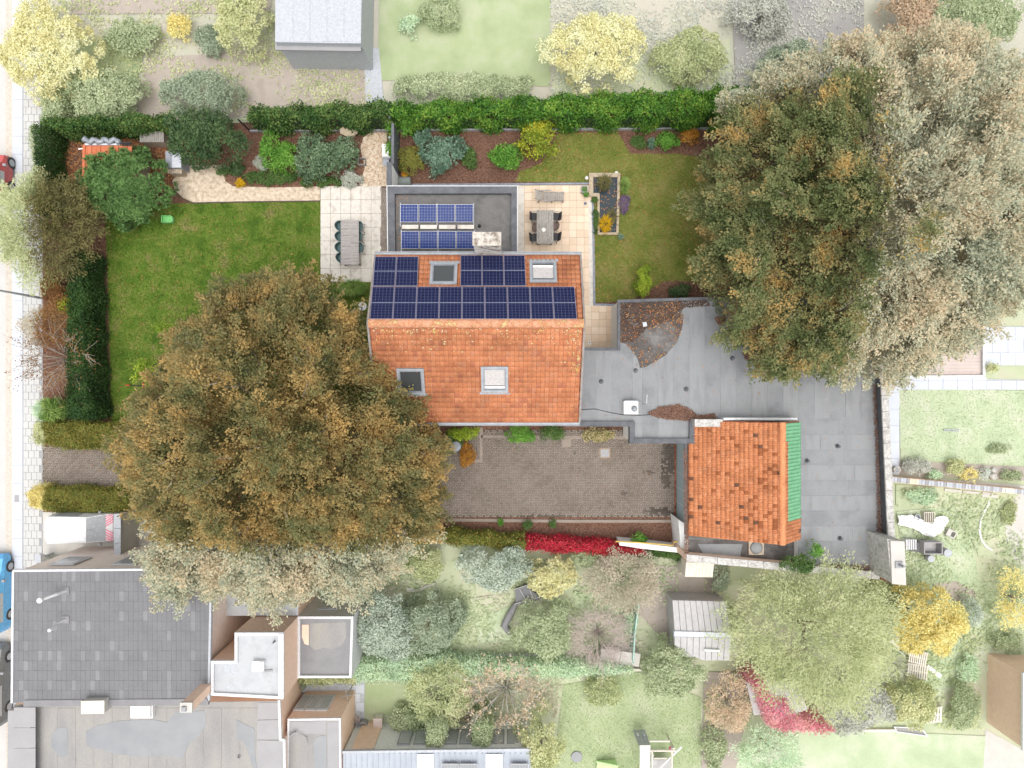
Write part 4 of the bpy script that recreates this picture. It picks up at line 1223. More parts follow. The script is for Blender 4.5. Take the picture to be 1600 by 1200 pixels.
# walls round the plot
w = thing('boundary_wall', 'rough pale topped wall along the south edge of the flat roofs', 'wall', P3(1230, 886, 0))
mb = MB(); mb.prism(poly([(1073, 867), (1386, 896), (1386, 906), (1073, 877)], 3.25), 0, 3.22); mb.build('masonry', M['pale_brick'], w)
for i in range(13):
    a = 1073 + (1386 - 1073) * i / 13; c = 1073 + (1386 - 1073) * (i + 1) / 13 - .5
    f_ = lambda X, o: 867 + (X - 1073) * .0926 + o
    mb = MB(); mb.prism(poly([(a, f_(a, -.6)), (c, f_(c, -.6)), (c, f_(c, 10.4)), (a, f_(a, 10.4))], 3.3), 3.221, 3.3 + random.uniform(-.012, .012)); mb.build('coping', M['rough_coping'], w)
w = thing('boundary_wall', 'long east wall with pale coping beside the felt roof', 'wall', P3(1383, 715, 0))
mb = MB(); mb.prism(poly([(1371.5, 470), (1379, 470), (1395.5, 841), (1388, 841)], 3.5), 0, 3.6); mb.build('masonry', M['parapet_bitumen'], w)
for i in range(15):
    a = 470 + (841 - 470) * i / 15; c = 470 + (841 - 470) * (i + 1) / 15 - .5
    f_ = lambda Y, o: 1371 + (Y - 470) * .0447 + o
    mb = MB(); mb.prism(poly([(f_(a, 0), a), (f_(a, 11), a), (f_(c, 11), c), (f_(c, 0), c)], 3.7), 3.601, 3.7 + random.uniform(-.012, .012)); mb.build('coping', M['rough_coping'], w)
cs = thing('chimney_stack', 'tall pale rendered chimney on a brick base at the wall corner', 'chimney', P3(1385, 870, 0))
mb = MB(); mb.prism(poly([(1386, 842), (1413, 846), (1415, 913), (1393, 911)], 4.9), 0, 4.9); mb.build('stack', M['rough_coping'], cs)
mb = MB(); mb.prism(poly([(1391.5, 845), (1413.5, 846), (1416, 914.5), (1394, 912.5)], 5.0), 4.901, 5.0); mb.build('cap', M['pale_sand'], cs)
x, y = G(1404, 882, 5.0); mb = MB(); mb.box(x, y, 5.0, .35, .32, .06); mb.tube([(x, y, 5.06), (x + .05, y, 5.4)], .06, 8); mb.build('flue', M['pale_dark'], cs)
mb = MB(); mb.prism([G(1369, 842, 3.3), G(1387, 842, 3.9), G(1394, 911, 3.9), G(1375, 905, 3.3)], 2.9, [3.3, 4.3, 4.3, 3.3]); mb.build('brick_slope', M['mossy_brick'], cs)
w = thing('garden_wall', 'white rendered garden wall with grey coping left of the annex', 'wall', P3(608, 270, 0))
mb = MB(); mb.prism(poly([(606.5, 254), (611, 254), (611, 290), (606.5, 290)], 2.6), 0, 2.6); mb.build('masonry', M['white_render'], w)
mb = MB(); mb.prism(poly([(604, 253), (611.5, 253), (611.5, 289.5), (604, 289.5)], 2.7), 2.601, 2.7); mb.build('coping', M['parapet_bitumen'], w)
fp = thing('screen_panel', 'narrow dark grey screen with climbing leaves above the garden wall', 'fence', P3(614, 222, 0))
mb = MB(); mb.prism(poly([(611.5, 192), (615.5, 192), (615.5, 257), (611.5, 257)], 1.9), .05, 1.9); mb.build('panel', M['parapet_bitumen'], fp)
mb = MB()
for yy in (194, 225, 255): x, y = G(613.5, yy, 1); mb.box(x, y, 0, .09, .09, 1.98)
mb.build('posts', M['grey_metal'], fp)
w = thing('garden_wall', 'low white wall with a yellow pipe at the yard corner', 'wall', P3(1035, 855, 0))
mb = MB(); mb.prism(poly([(968, 846), (1000, 849), (1062, 856), (1064, 864), (1000, 857), (968, 852)], 1.2), 0, 1.2); mb.build('masonry', M['white_render'], w)
mb = MB(); mb.prism(poly([(1060, 812), (1070, 818), (1071, 866), (1064, 860)], 1.8), 0, 1.8); mb.build('pier', M['white_render'], w)
mb = MB(); mb.tube([P3(a, c, 1.3) for a, c in ((962, 846), (1000, 848), (1052, 852), (1053, 847), (1061, 846))], .035, 6); mb.build('pipe', M['yellow_pipe'], w)

# dark wire fence on a concrete plinth along the back beds
fe = thing('wire_fence', 'dark green wire fence on a pale plinth below the laurel hedge', 'fence', P3(750, 203, 0))
mb = MB(); mb.prism(strip_poly([G(392, 206), (G(1116, 202))], .10), 0, .22); mb.build('plinth', M['concrete_grey'], fe)
A = np.array(G(392, 206)); B = np.array(G(1116, 202))
for i in range(13):
    q = A + (B - A) * i / 12; mb = MB(); mb.box(q[0], q[1], .0, .06, .06, 1.75); mb.build('post', M['black_metal'], fe)
mb = MB()
for k in range(9):
    z = .35 + k * .165; mb.tube([(A[0], A[1], z), (B[0], B[1], z)], .009, 4)
mb.build('wire', M['black_metal'], fe)
mb = MB()
for i in range(150):
    q = A + (B - A) * i / 150; mb.tube([(q[0], q[1] + .012, .25), (q[0], q[1] + .012, 1.68)], .006, 3, cap=False)
mb.build('mesh_wires', M['black_metal'], fe)

# ------------------------------------------------------------------ lawns' grass, litter on the beds
grass('grass', lawn_w, 520, 'grass_blade', .012, 'thick green grass of the west lawn')
grass('grass', lawn_e, 480, 'dry_grass_blade', .012, 'patchy olive grass of the east lawn')
litter('fallen_leaves', lawn_w, 900, 'fallen_leaf', .05, .07, .05, None, 'a few orange leaves scattered over the west lawn', 'leaves')
litter('fallen_leaves', lawn_e, 1000, 'fallen_leaf', .05, .085, .06, None, 'many orange leaves scattered over the east lawn', 'leaves')
litter('bark_mulch', [(616, 206), (872, 206), (845, 255), (812, 268), (805, 286), (616, 287)], 9000, 'leaf_mould', .006, .10, .035, None, 'reddish bark mulch of the bed above the annex', 'mulch')
litter('bark_mulch', [(965, 205), (1118, 205), (1118, 250), (1060, 240), (985, 240)], 3600, 'leaf_mould', .006, .10, .035, None, 'brown mulch along the fence by the right beech', 'mulch')
litter('bark_mulch', [(985, 470), (1040, 438), (1118, 440), (1118, 467)], 2600, 'leaf_mould', .006, .10, .035, None, 'brown mulch bed behind the lime green shrub', 'mulch')
litter('bark_mulch', [(705, 822), (1060, 820), (1064, 846), (968, 846), (870, 834), (705, 824)], 5200, 'leaf_mould', .006, .10, .035, None, 'brown mulch strip between the yard and the red creeper', 'mulch')
litter('fallen_leaves', [(85, 210), (270, 210), (270, 300), (160, 320), (85, 330)], 3800, 'fallen_leaf', .006, .10, .07, None, 'thick orange leaf litter around the tool shed', 'leaves')
litter('bark_mulch', [(350, 207), (565, 207), (562, 291), (430, 293), (365, 291)], 4200, 'leaf_mould', .006, .10, .035, None, 'dark mulch of the bed by the gravel path', 'mulch')
litter('fallen_leaves', yard, 160, 'fallen_leaf', .06, .07, .05, None, 'stray brown leaves on the brick yard', 'leaves')
litter('fallen_leaves', gravel2, 260, 'fallen_leaf', .03, .06, .045, None, 'brown leaf bits on the shell gravel', 'leaves')
litter('fallen_leaves', [(618, 304), (640, 304), (622, 400), (618, 400)], 160, 'fallen_leaf', ZA + .01, .06, .045, None, 'brown leaves along the annex parapet', 'leaves')

# ------------------------------------------------------------------ the two great beeches and other trees of the plot
def noise_n(n, s): return rng.normal(size=n) * s
def side_left(p):  # crown south of the plot line takes the veil-whitened leaf colour
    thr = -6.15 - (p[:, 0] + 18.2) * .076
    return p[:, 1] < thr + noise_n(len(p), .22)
def side_right(p):  # crown beyond the east and north lines gets the painted veil
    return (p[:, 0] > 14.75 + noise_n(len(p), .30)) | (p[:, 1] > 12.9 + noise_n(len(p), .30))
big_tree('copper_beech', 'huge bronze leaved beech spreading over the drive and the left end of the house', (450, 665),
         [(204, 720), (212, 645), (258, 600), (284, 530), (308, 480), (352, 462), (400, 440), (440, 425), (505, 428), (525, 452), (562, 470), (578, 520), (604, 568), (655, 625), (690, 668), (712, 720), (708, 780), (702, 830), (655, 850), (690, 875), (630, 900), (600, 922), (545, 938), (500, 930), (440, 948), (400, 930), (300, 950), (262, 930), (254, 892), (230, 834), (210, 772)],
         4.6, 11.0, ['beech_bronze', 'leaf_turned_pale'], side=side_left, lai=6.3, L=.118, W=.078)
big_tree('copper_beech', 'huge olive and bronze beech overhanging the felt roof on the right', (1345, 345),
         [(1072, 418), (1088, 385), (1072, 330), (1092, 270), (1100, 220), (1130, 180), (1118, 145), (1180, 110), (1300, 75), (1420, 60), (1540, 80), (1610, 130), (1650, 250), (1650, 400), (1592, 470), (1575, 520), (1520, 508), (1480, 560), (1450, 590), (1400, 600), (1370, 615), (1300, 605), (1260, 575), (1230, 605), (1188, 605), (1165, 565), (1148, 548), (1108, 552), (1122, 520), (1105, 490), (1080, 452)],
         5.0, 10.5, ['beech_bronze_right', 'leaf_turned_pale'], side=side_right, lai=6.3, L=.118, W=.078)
side_x = lambda z, s=.10: (lambda p: p[:, 0] < (67 - 800) * (H - z) / F + noise_n(len(p), s))  # street side of the line: leaves switch to colours with the veil painted in
shrub('rounded_shrub', 'large rounded green shrub with leaf rosettes beside the wheelbarrow', 'shrub', 198, 291, 78, 68, 2.6, 'leaf_rosette', .20, .05, style='rosette', lump=.38)
shrub('evergreen_tree', 'dense dark evergreen tree overhanging the gravel path', 'tree', 322, 216, 68, 44, 3.6, 'leaf_dark', .12, lump=.5)
shrub('olive_tree', 'straggly olive green tree at the pavement left of the lawn', 'tree', 82, 360, 80, 88, 3.4, ['leaf_olive', 'pale_leaf_olive'], .13, .05, style='feather', side=side_x(2.4), lai=4.2)
shrub('yellow_shrub', 'small yellow green shrub in the street side planting', 'shrub', 118, 478, 28, 17, 1.9, 'leaf_yellowgreen', .09, lump=.28)
shrub('russet_shrub', 'russet brown shrub between the yellow shrub and bare tree', 'shrub', 98, 506, 58, 34, 1.9, ['leaf_russet', 'pale_leaf_brown'], .10, .05, style='feather', side=side_x(1.2), lai=3.4)
bare_shrub('bare_tree', 'nearly leafless tree with pale twigs by the dark hedge', 'tree', 100, 560, 62, 52, 2.4, 'pale_bark', 'leaf_russet', 1500, .09, n1=22, n2=8)
shrub('bamboo_clump', 'light green bamboo clump at the street end of the dark hedge', 'bamboo', 82, 640, 38, 28, 1.7, ['leaf_bamboo', 'pale_leaf_mint'], .32, .035, style='spiky', lai=4.5, side=side_x(1.2, .04))
shrub('street_shrub', 'reddish low shrub under the olive tree at the pavement', 'shrub', 85, 452, 22, 26, 1.0, ['leaf_russet', 'pale_leaf_pink'], .09, lump=.25, side=side_x(.6, .04))
hedge('clipped_hedge', 'dark clipped hedge along the left side of the lawn', [(112, 395), (131, 395), (134, 520), (141, 652), (108, 652), (108, 560), (110, 470)], 2.0, 'leaf_hedge_dark', .09)
hedge('conifer_hedge', 'dark green hedge end at the top left corner', [(52, 198), (67, 198), (67, 330), (56, 330)], 2.0, ['leaf_hedge_dark', 'pale_leaf_green'], .09, side=side_x(1.3, .03))
hedge('back_hedge', 'loose mixed green hedge behind the orange shed roof', [(68, 190), (262, 181), (262, 193), (150, 197), (68, 197)], 2.0, 'leaf_laurel_dark', .12, rag=.2)
hedge('laurel_hedge', 'dull green laurel hedge behind the fence left of the annex', [(388, 173), (612, 163), (612, 183), (388, 187)], 2.0, 'leaf_laurel_dark', .13, rag=.28)
hedge('laurel_hedge', 'bright green laurel hedge behind the fence right of the annex', [(613, 166), (1118, 142), (1240, 136), (1240, 178), (1118, 180), (613, 184)], 2.0, 'leaf_laurel', .13, rag=.28)
hedge('drive_hedge', 'autumn tinted hedge on the upper side of the drive', [(56, 662), (62, 660), (205, 666), (330, 664), (330, 690), (205, 703), (120, 697), (56, 692)], 1.1, ['leaf_autumn_hedge', 'pale_leaf_yellowgreen'], .085, side=side_x(1.1, .03))
hedge('drive_hedge', 'autumn tinted hedge between the drive and the white van', [(46, 768), (55, 764), (200, 768), (200, 797), (120, 799), (48, 791)], 1.1, ['leaf_autumn_hedge', 'pale_leaf_yellow'], .085, side=side_x(1.1, .03))
hedge('red_creeper', 'crimson creeper over the wall south of the yard', [(812, 845), (870, 845), (950, 852), (1010, 863), (985, 865), (900, 860), (820, 857)], 1.2, 'leaf_red', .09, rag=.10, cat='creeper')
hedge('creeper', 'yellow green and orange creeper left of the crimson one', [(640, 836), (705, 834), (760, 838), (820, 843), (820, 857), (740, 849), (640, 843)], 1.3, 'leaf_autumn_hedge', .10, rag=.16, cat='creeper')
hedge('creeper', 'green creeper at the foot of the white wall by the garage', [(985, 856), (1064, 866), (1064, 872), (985, 864)], .9, 'leaf_mid', .10, rag=.14, cat='creeper')

T = [
 ('leafy_shrub', 'fresh green slender shrub in the gravel side bed', 424, 238, 16, 34, 1.6, 'leaf_fresh', .11, .28),
 ('leafy_shrub', 'fresh green spreading shrub just right of the slender one', 448, 248, 22, 26, 1.3, 'leaf_fresh', .10, .25),
 ('grey_green_shrub', 'large grey green shrub in the middle of the gravel side bed', 494, 246, 40, 38, 1.6, 'leaf_greygreen', .13, .30),
 ('grey_green_shrub', 'grey green shrub below the stone ornament', 538, 240, 26, 28, 1.3, 'leaf_greygreen', .12, .26),
 ('white_flowering_plant', 'white flowering plant at the corner of the slab terrace', 549, 280, 20, 14, .5, 'petal_white', .06, .14),
 ('white_flowering_plant', 'white flowering plant beside dark soil in the bed', 408, 254, 11, 14, .5, 'petal_white', .05, .14),
 ('low_plant', 'low green ground plants behind the yellow flowers', 420, 278, 46, 13, .35, 'leaf_mid', .07, .16),
 ('low_plant', 'low dark green plants under the grey green shrub', 500, 284, 34, 10, .35, 'leaf_mid', .07, .16),
 ('yellow_flowers', 'bright golden yellow flowering plant beside the gravel path', 376, 286, 8, 9, .5, 'leaf_gold', .07, .14),
 ('small_plant', 'dark plant with a few blooms left of the golden flowers', 370, 264, 13, 11, .5, 'leaf_dark', .07, .16),
 ('blue_green_shrub', 'blue green euphorbia like shrub in the bark bed above the annex', 694, 244, 36, 36, 1.3, 'leaf_bluegreen', .14, .28),
 ('blue_green_shrub', 'small blue green shrub touching the fence at the left of the bark bed', 661, 216, 14, 16, 1.0, 'leaf_bluegreen', .12, .24),
 ('wispy_shrub', 'wispy olive and red shrub beside the grey tank', 640, 250, 26, 24, 1.0, 'leaf_autumn_hedge', .08, .22),
 ('small_plant', 'small dark green plant in the middle of the bark bed', 733, 248, 14, 18, .6, 'leaf_mid', .10, .2),
 ('leafy_shrub', 'bright green shrub in the bark bed nearer the terrace', 792, 245, 26, 23, 1.2, 'leaf_fresh', .13, .26),
 ('golden_shrub', 'large yellow green shrub at the edge of the east lawn', 841, 216, 34, 36, 1.8, 'leaf_yellowgreen', .14, .3),
 ('lime_shrub', 'lime green shrub beside the felt roof and the east lawn', 1005, 441, 13, 28, 1.3, 'leaf_lime', .10, .24),
 ('round_shrub', 'round green shrub in the bed under the fence near the right beech', 1043, 222, 20, 16, .9, 'leaf_fresh', .10, .24),
 ('small_plant', 'flat green plant left of the round green shrub', 999, 222, 14, 11, .4, 'leaf_mid', .10, .18),
 ('small_plant', 'little blue green plant touching the round green shrub', 1018, 224, 7, 10, .4, 'leaf_bluegreen', .09, .14),
 ('orange_shrub', 'pale orange shrub at the edge of the right beech by the fence', 1078, 214, 16, 12, .9, 'leaf_orange', .09, .2),
 ('green_shrub', 'dark green shrub against the right beech below the east lawn', 1062, 455, 18, 12, .8, 'leaf_dark', .09, .2),
 ('green_shrub', 'rounded green shrub under the south eaves of the house', 812, 678, 24, 14, .9, 'leaf_fresh', .10, .22),
 ('green_shrub', 'darker green shrub right of the rounded one under the eaves', 862, 677, 24, 12, .9, 'leaf_mid', .10, .22),
 ('variegated_shrub', 'cream variegated shrub against the parapet by the yard', 935, 679, 29, 12, .9, 'leaf_cream', .10, .24),
 ('green_shrub', 'yellow green shrub in the corner bed left of the yard', 722, 677, 26, 12, .9, 'leaf_lime', .09, .22),
 ('green_shrub', 'dark shrub in the corner bed left of the yard', 706, 692, 20, 16, .8, 'leaf_mid', .09, .22),
 ('orange_shrub', 'orange leaved shrub at the left edge of the brick yard', 730, 711, 13, 20, .8, 'leaf_orange', .08, .2),
 ('rose_bush', 'small green rose bush in the mulch below the yard centre', 824, 821, 8, 8, .6, 'leaf_mid', .07, .14),
 ('rose_bush', 'tiny rose bush right of the other one in the mulch', 864, 818, 6, 7, .5, 'leaf_mid', .07, .12),
 ('rose_bush', 'tiny green seedling left of both rose bushes', 781, 816, 5, 7, .4, 'leaf_fresh', .06, .12),
 ('leafy_shrub', 'green sapling against the white wall at the yard corner', 995, 844, 16, 13, 1.1, 'leaf_fresh', .09, .22),
 ('self_sown_shrub', 'self sown green shrub growing out of the south coping', 1248, 880, 30, 15, 4.2, 'leaf_mid', .10, .25),
 ('self_sown_shrub', 'thin sapling leaning over the felt roof above the coping', 1272, 858, 9, 13, 4.4, 'leaf_fresh', .09, .2),
 ('potted_plant', 'little bright green plant beside the square planter', 915, 304, 5, 5, .5, 'leaf_fresh', .06, .12),
 ('pond_side_plant', 'green and red plant between the terrace and the pond', 929, 313, 5, 6, .4, 'leaf_mid', .06, .12),
 ('pond_side_plant', 'low mixed plants along the left rim of the pond', 931, 345, 4, 22, .3, 'leaf_mid', .06, .12),
 ('aster_clump', 'mauve flowering clump at the right rim of the pond', 976, 318, 9, 17, .5, 'leaf_purple', .06, .14),
 ('small_plant', 'tiny blue green plant at the lower right corner of the pond', 970, 369, 4, 5, .3, 'leaf_bluegreen', .06, .1),
 ('ivy', 'dark foliage beside the slate pebble patch', 352, 268, 14, 8, .4, 'leaf_mid', .07, .14),
 ('lime_sprig', 'bright yellow green sprig showing at the edge of the left beech', 248, 572, 16, 10, 4.6, 'leaf_lime', .13, .3),
 ('lime_sprig', 'second yellow green sprig lower down the edge of the left beech', 238, 590, 8, 8, 4.4, 'leaf_lime', .13, .25),
 ('lime_sprig', 'upper yellow green sprig where the left beech meets the lawn', 281, 516, 12, 6, 4.8, 'leaf_lime', .13, .25),
]
for n_, lab, px, py, rx, ry, h, mk, L_, lp in T:
    z0 = 0.0
    if n_ in ('self_sown_shrub',): z0 = 2.96; h -= 2.96
    shrub(n_, lab, 'shrub' if 'shrub' in n_ or 'sprig' in n_ or 'bush' in n_ else 'plant', px, py, rx, ry, h, mk, L_, lump=lp, z0=z0, lai=2.6, stem=True)
for n_, lab, px, py, rx, ry, h, mk, L_ in (
 ('grass_clump', 'arching green grass clump below the slab terrace', 552, 450, 36, 16, .8, 'leaf_bamboo', .32),
 ('grass_clump', 'green grass clump to the right of the upper pond', 976, 290, 9, 18, .6, 'leaf_bamboo', .24),
 ('pond_reeds', 'brown green reeds in the upper part of the pond', 944, 286, 13, 16, .8, 'leaf_olive', .3),
 ('pond_reeds', 'golden reeds at the lower end of the pond', 946, 350, 12, 18, .8, 'leaf_gold', .28),
 ('pond_reeds', 'thin green reeds right of the golden ones', 956, 338, 8, 14, .7, 'leaf_olive', .28)):
    shrub(n_, lab, 'grass' if 'grass' in n_ else 'reeds', px, py, rx, ry, h, mk, L_, .02, style='spiky', lai=1.5 if 'pond' in n_ else 2.8, stem=False)
for px, py, dz, lab in ((612, 203, 1.6, 'light green climber at the top of the dark screen'), (612, 235, 1.4, 'light green climber halfway down the dark screen'), (634, 200, 1.5, 'broad leaved climber between the screen and the laurel hedge')):
    shrub('climber', lab, 'climber', px, py, 11, 15, dz, 'leaf_fresh', .12, lump=.22, lai=1.8)

# ------------------------------------------------------------------ pond
pd = thing('pond', 'stone rimmed garden pond with dark water beside the terrace', 'pond', P3(948, 318, 0))
po = [(920.5, 270), (969.5, 270), (966.5, 366.5), (933.5, 366.5), (933.5, 307), (920.5, 307)]
pin = [(927, 276.5), (965, 276.5), (963, 363), (937, 363), (937, 301.5), (927, 301.5)]
# the rim in single stones
def rim(a, c, d, e, n):
    for i in range(n):
        t0, t1 = i / n + .006, (i + 1) / n - .006
        L_ = lambda p, q, t: (p[0] + (q[0] - p[0]) * t, p[1] + (q[1] - p[1]) * t)
        mb = MB(); mb.prism(poly([L_(a, c, t0), L_(a, c, t1), L_(d, e, t1), L_(d, e, t0)], .16), 0, .16 + random.uniform(-.01, .01)); mb.build('rim_stone', M['sandstone'], pd)
rim(po[0], po[1], pin[0], pin[1], 4); rim(po[1], po[2], pin[1], pin[2], 7); rim(po[2], po[3], pin[2], pin[3], 3)
rim(po[3], po[4], pin[3], pin[4], 4); rim(po[4], po[5], pin[4], pin[5], 1); rim(po[5], po[0], pin[5], pin[0], 3)
mb = MB(); mb.face([(x, y, .05) for x, y in poly(pin, .05)][::-1]); mb.build('water', M['pond_water'], pd)
litter('floating_leaves', pin, 60, 'fallen_leaf', .052, .08, .06, None, 'orange leaves floating on the dark pond', 'leaves')

# ------------------------------------------------------------------ garden furniture
def leg4(b_root, m, sx, sy, h, r=.018, x0=0, y0=0, splay=0.03):
    for a in (-1, 1):
        for c in (-1, 1):
            mb = MB(); mb.tube([(x0 + a * sx, y0 + c * sy, h), (x0 + a * (sx + splay), y0 + c * (sy + splay), 0)], r, 6); mb.build('leg', m, b_root)
def dining_table(label, px0, py0, px1, py1, z, m, along, zb, nbrd):
    x0, y1 = G(px0, py0, z + zb); x1, y0 = G(px1, py1, z + zb)
    r = thing('garden_table', label, 'table', ((x0 + x1) / 2, (y0 + y1) / 2, zb))
    n = nbrd
    for i in range(n):
        mb = MB()
        if along == 'y':
            w = (x1 - x0) / n; mb.box(x0 + (i + .5) * w, (y0 + y1) / 2, zb + z - .035, w - .009, y1 - y0 - .1, .035)
        else:
            w = (y1 - y0 - .0) / n; mb.box((x0 + x1) / 2, y0 + (i + .5) * w, zb + z - .035, x1 - x0 - .1, w - .009, .035)
        mb.build('board', m, r)
    mb = MB()
    if along == 'y':
        for yy in (y0 + .022, y1 - .022): mb.box((x0 + x1) / 2, yy, zb + z - .05, x1 - x0, .045, .053)
    else:
        for xx in (x0 + .022, x1 - .022): mb.box(xx, (y0 + y1) / 2, zb + z - .05, .045, y1 - y0, .053)
    mb.build('frame', m, r)
    for xx in (x0 + .1, x1 - .1):
        for yy in (y0 + .1, y1 - .1):
            mb = MB(); mb.box(xx, yy, zb, .08, .08, z - .05); mb.build('leg', m, r)
    return r
dining_table('long grey wooden table set with shell chairs on the slab terrace', 532.5, 344, 560.5, 413.5, .75, M['teak_cross'], 'x', .05, 15)
dining_table('weathered teak table with six chairs on the sandy tiled terrace', 838.5, 328.5, 864.8, 380.5, .75, M['teak'], 'y', .05, 8)
def shell_chair():
    r = thing('shell_chair', 'x', 'chair')
    mb = MB(); n = 14; pr = [(.23 * cos(2 * pi * k / n), .24 * sin(2 * pi * k / n)) for k in range(n)]
    mb.prism(pr, .42, .45, bottom=True); mb.build('seat', M['shell_green'], r)
    mb = MB(); k_ = 10
    for i in range(k_):
        a0_, a1_ = radians(95 + 170 * i / k_), radians(95 + 170 * (i + 1) / k_)
        def hh(a): return .62 + .20 * (1 - abs(a - pi) / 1.5)
        def pt(a, rr, z): return (rr * cos(a), rr * sin(a) * 1.03, z)
        o = [pt(a0_, .235, .44), pt(a1_, .235, .44), pt(a1_, .285, hh(a1_)), pt(a0_, .285, hh(a0_))]
        q = [pt(a0_, .215, .45), pt(a1_, .215, .45), pt(a1_, .262, hh(a1_)), pt(a0_, .262, hh(a0_))]
        mb.face(o); mb.face(q[::-1]); mb.face([o[3], o[2], q[2], q[3]])
    mb.build('backrest', M['shell_green'], r)
    leg4(r, M['black_metal'], .15, .15, .43, .013, splay=.09)
    return r
def mesh_chair():
    r = thing('garden_chair', 'x', 'chair')
    mb = MB(); mb.box(0, 0, .43, .44, .46, .03); mb.build('seat', M['dark_mesh'], r)
    mb = MB(); mb.face([(-.22, -.22, .48), (-.22, .22, .48), (-.36, .22, .95), (-.36, -.22, .95)]); mb.face([(-.24, -.22, .48), (-.38, -.22, .95), (-.38, .22, .95), (-.24, .22, .48)])
    mb.face([(-.36, -.22, .95), (-.36, .22, .95), (-.38, .22, .95), (-.38, -.22, .95)]); mb.build('backrest', M['dark_mesh'], r)
    for s in (-1, 1):
        mb = MB(); mb.tube([(-.30, s * .25, .66), (.16, s * .25, .66), (.2, s * .25, .45)], .017, 5); mb.build('armrest', M['teak'], r)
    leg4(r, M['black_metal'], .19, .21, .43, .014)
    return r
def round_chair():
    r = thing('round_chair', 'x', 'chair')
    mb = MB(); mb.lathe(0, 0, [(.23, .42), (.24, .46), (.21, .49), (.02, .495)], 14); mb.build('seat', M['brown_cushion'], r, True)
    mb = MB()
    for i in range(8):
        a0_, a1_ = radians(110 + 140 * i / 8), radians(110 + 140 * (i + 1) / 8)
        o = [(.27 * cos(a), .27 * sin(a), z) for a, z in ((a0_, .5), (a1_, .5), (a1_, .8), (a0_, .8))]; q = [(.24 * cos(a), .24 * sin(a), z) for a, z in ((a0_, .5), (a1_, .5), (a1_, .8), (a0_, .8))]
        mb.face(o); mb.face(q[::-1]); mb.face([o[3], o[2], q[2], q[3]])
    mb.build('backrest', M['brown_cushion'], r)
    leg4(r, M['black_metal'], .15, .15, .43, .012)
    return r
def put(src, used, px, py, rz, label, group, z=.05):
    o = src if not used else copy_tree(src)
    x, y = G(px, py, z + .5); o.location = (x, y, z); o.rotation_euler = (0, 0, rz); o['label'] = label; o['group'] = group
    return o
sp_ = shell_chair(); k = 0
ords = ['uppermost', 'second from the top', 'third from the top', 'lowest']
for i, (px, py) in enumerate(((533, 353.5), (533, 370), (533, 387), (534.5, 403))):
    put(sp_, k > 0, px, py, 0, 'shell chair on the lawn side of the grey table, %s of four' % ords[i], 'shell chairs round the grey wooden table'); k += 1
for i, (px, py) in enumerate(((560.5, 354.5), (559.5, 370), (561, 388))):
    put(sp_, True, px, py, pi, 'shell chair on the house side of the grey table, %s of three' % ['uppermost', 'middle one', 'lowest'][i], 'shell chairs round the grey wooden table')
mc_ = mesh_chair()
for i, (px, py, rz, lab) in enumerate(((866, 338.5, pi - .12, 'dark mesh chair pulled out at the upper right of the teak table'), (838, 339, 0, 'dark mesh chair at the upper left of the teak table'),
                                       (865, 370, pi - .1, 'dark mesh chair at the lower right of the teak table'), (837.5, 371, .1, 'dark mesh chair at the lower left of the teak table'))):
    put(mc_, i > 0, px, py, rz, lab, 'mesh chairs round the teak table')
rc_ = round_chair()
put(rc_, False, 866, 353.5, pi, 'brown round chair at the right middle of the teak table', 'round chairs at the teak table')
put(rc_, True, 838.5, 355, 0, 'brown round chair mostly under the left side of the teak table', 'round chairs at the teak table')
x, y = G(849.5, 359, .82); mb = MB(); mb.lathe(x, y, [(.09, .801), (.11, .83), (.10, .84), (.02, .835)], 12); tag(mb.build('ashtray', M['white_ceramic'], smooth=True), 'small round white bowl standing on the teak table', 'bowl')
# reclining deck chair
x, y = G(851, 307.5, .3)
dc = thing('deck_chair', 'weathered wooden steamer chair on the sandy terrace above the table', 'deck chair', (x, y, .05))
for q in range(7):
    mb = MB(); mb.box(x - .02 + q * .085, y, .36, .07, .44, .02); mb.build('seat_slat', M['teak'], dc)
for q in range(6):
    mb = MB(); mb.box(x - .14 - q * .07, y, .40 + q * .09, .055, .44, .02); mb.build('back_slat', M['teak'], dc)
for q in range(5):
    mb = MB(); mb.box(x + .60 + q * .1, y, .33 - q * .012, .08, .38, .02, -.06); mb.build('foot_slat', M['teak'], dc)
for s in (-1, 1):
    mb = MB(); mb.tube([(x - .55, y + s * .24, .88), (x - .05, y + s * .24, .35), (x + 1.05, y + s * .22, .28)], .025, 6); mb.build('side_rail', M['teak'], dc)
    mb = MB(); mb.box(x + .05, y + s * .27, .58, .55, .06, .025); mb.build('armrest', M['teak'], dc)
for a in (-.35, .4, 1.0):
    for s in (-1, 1):
        mb = MB(); mb.box(x + a, y + s * .25, .05, .05, .04, .36); mb.build('leg', M['teak'], dc)
# planter and lamp on the terrace
x, y = G(913.5, 295.5, .4); pl_ = thing('planter', 'square grey planter with soil and moss at the terrace corner', 'planter', (x, y, .05))
mb = MB(); o_ = [(x - .17, y - .17), (x + .17, y - .17), (x + .17, y + .17), (x - .17, y + .17)]; i_ = [(x - .14, y - .14), (x + .14, y - .14), (x + .14, y + .14), (x - .14, y + .14)]
mb.ring(o_, i_, .05, .42); mb.build('box', M['concrete_grey'], pl_)
mb = MB(); mb.face([(a, c, .37) for a, c in i_]); mb.build('soil', M['leaf_mid'], pl_)
x, y = G(914.5, 318, .05); dn = thing('terrace_drain', 'small square grey drain grate set in the sandy tiles', 'drain', (x, y, .05)); mb = MB(); mb.box(x, y, .045, .17, .17, .012); mb.build('grate', M['bluestone'], dn); mb = MB(); mb.box(x, y, .058, .07, .07, .006); mb.build('grid', M['black_metal'], dn)
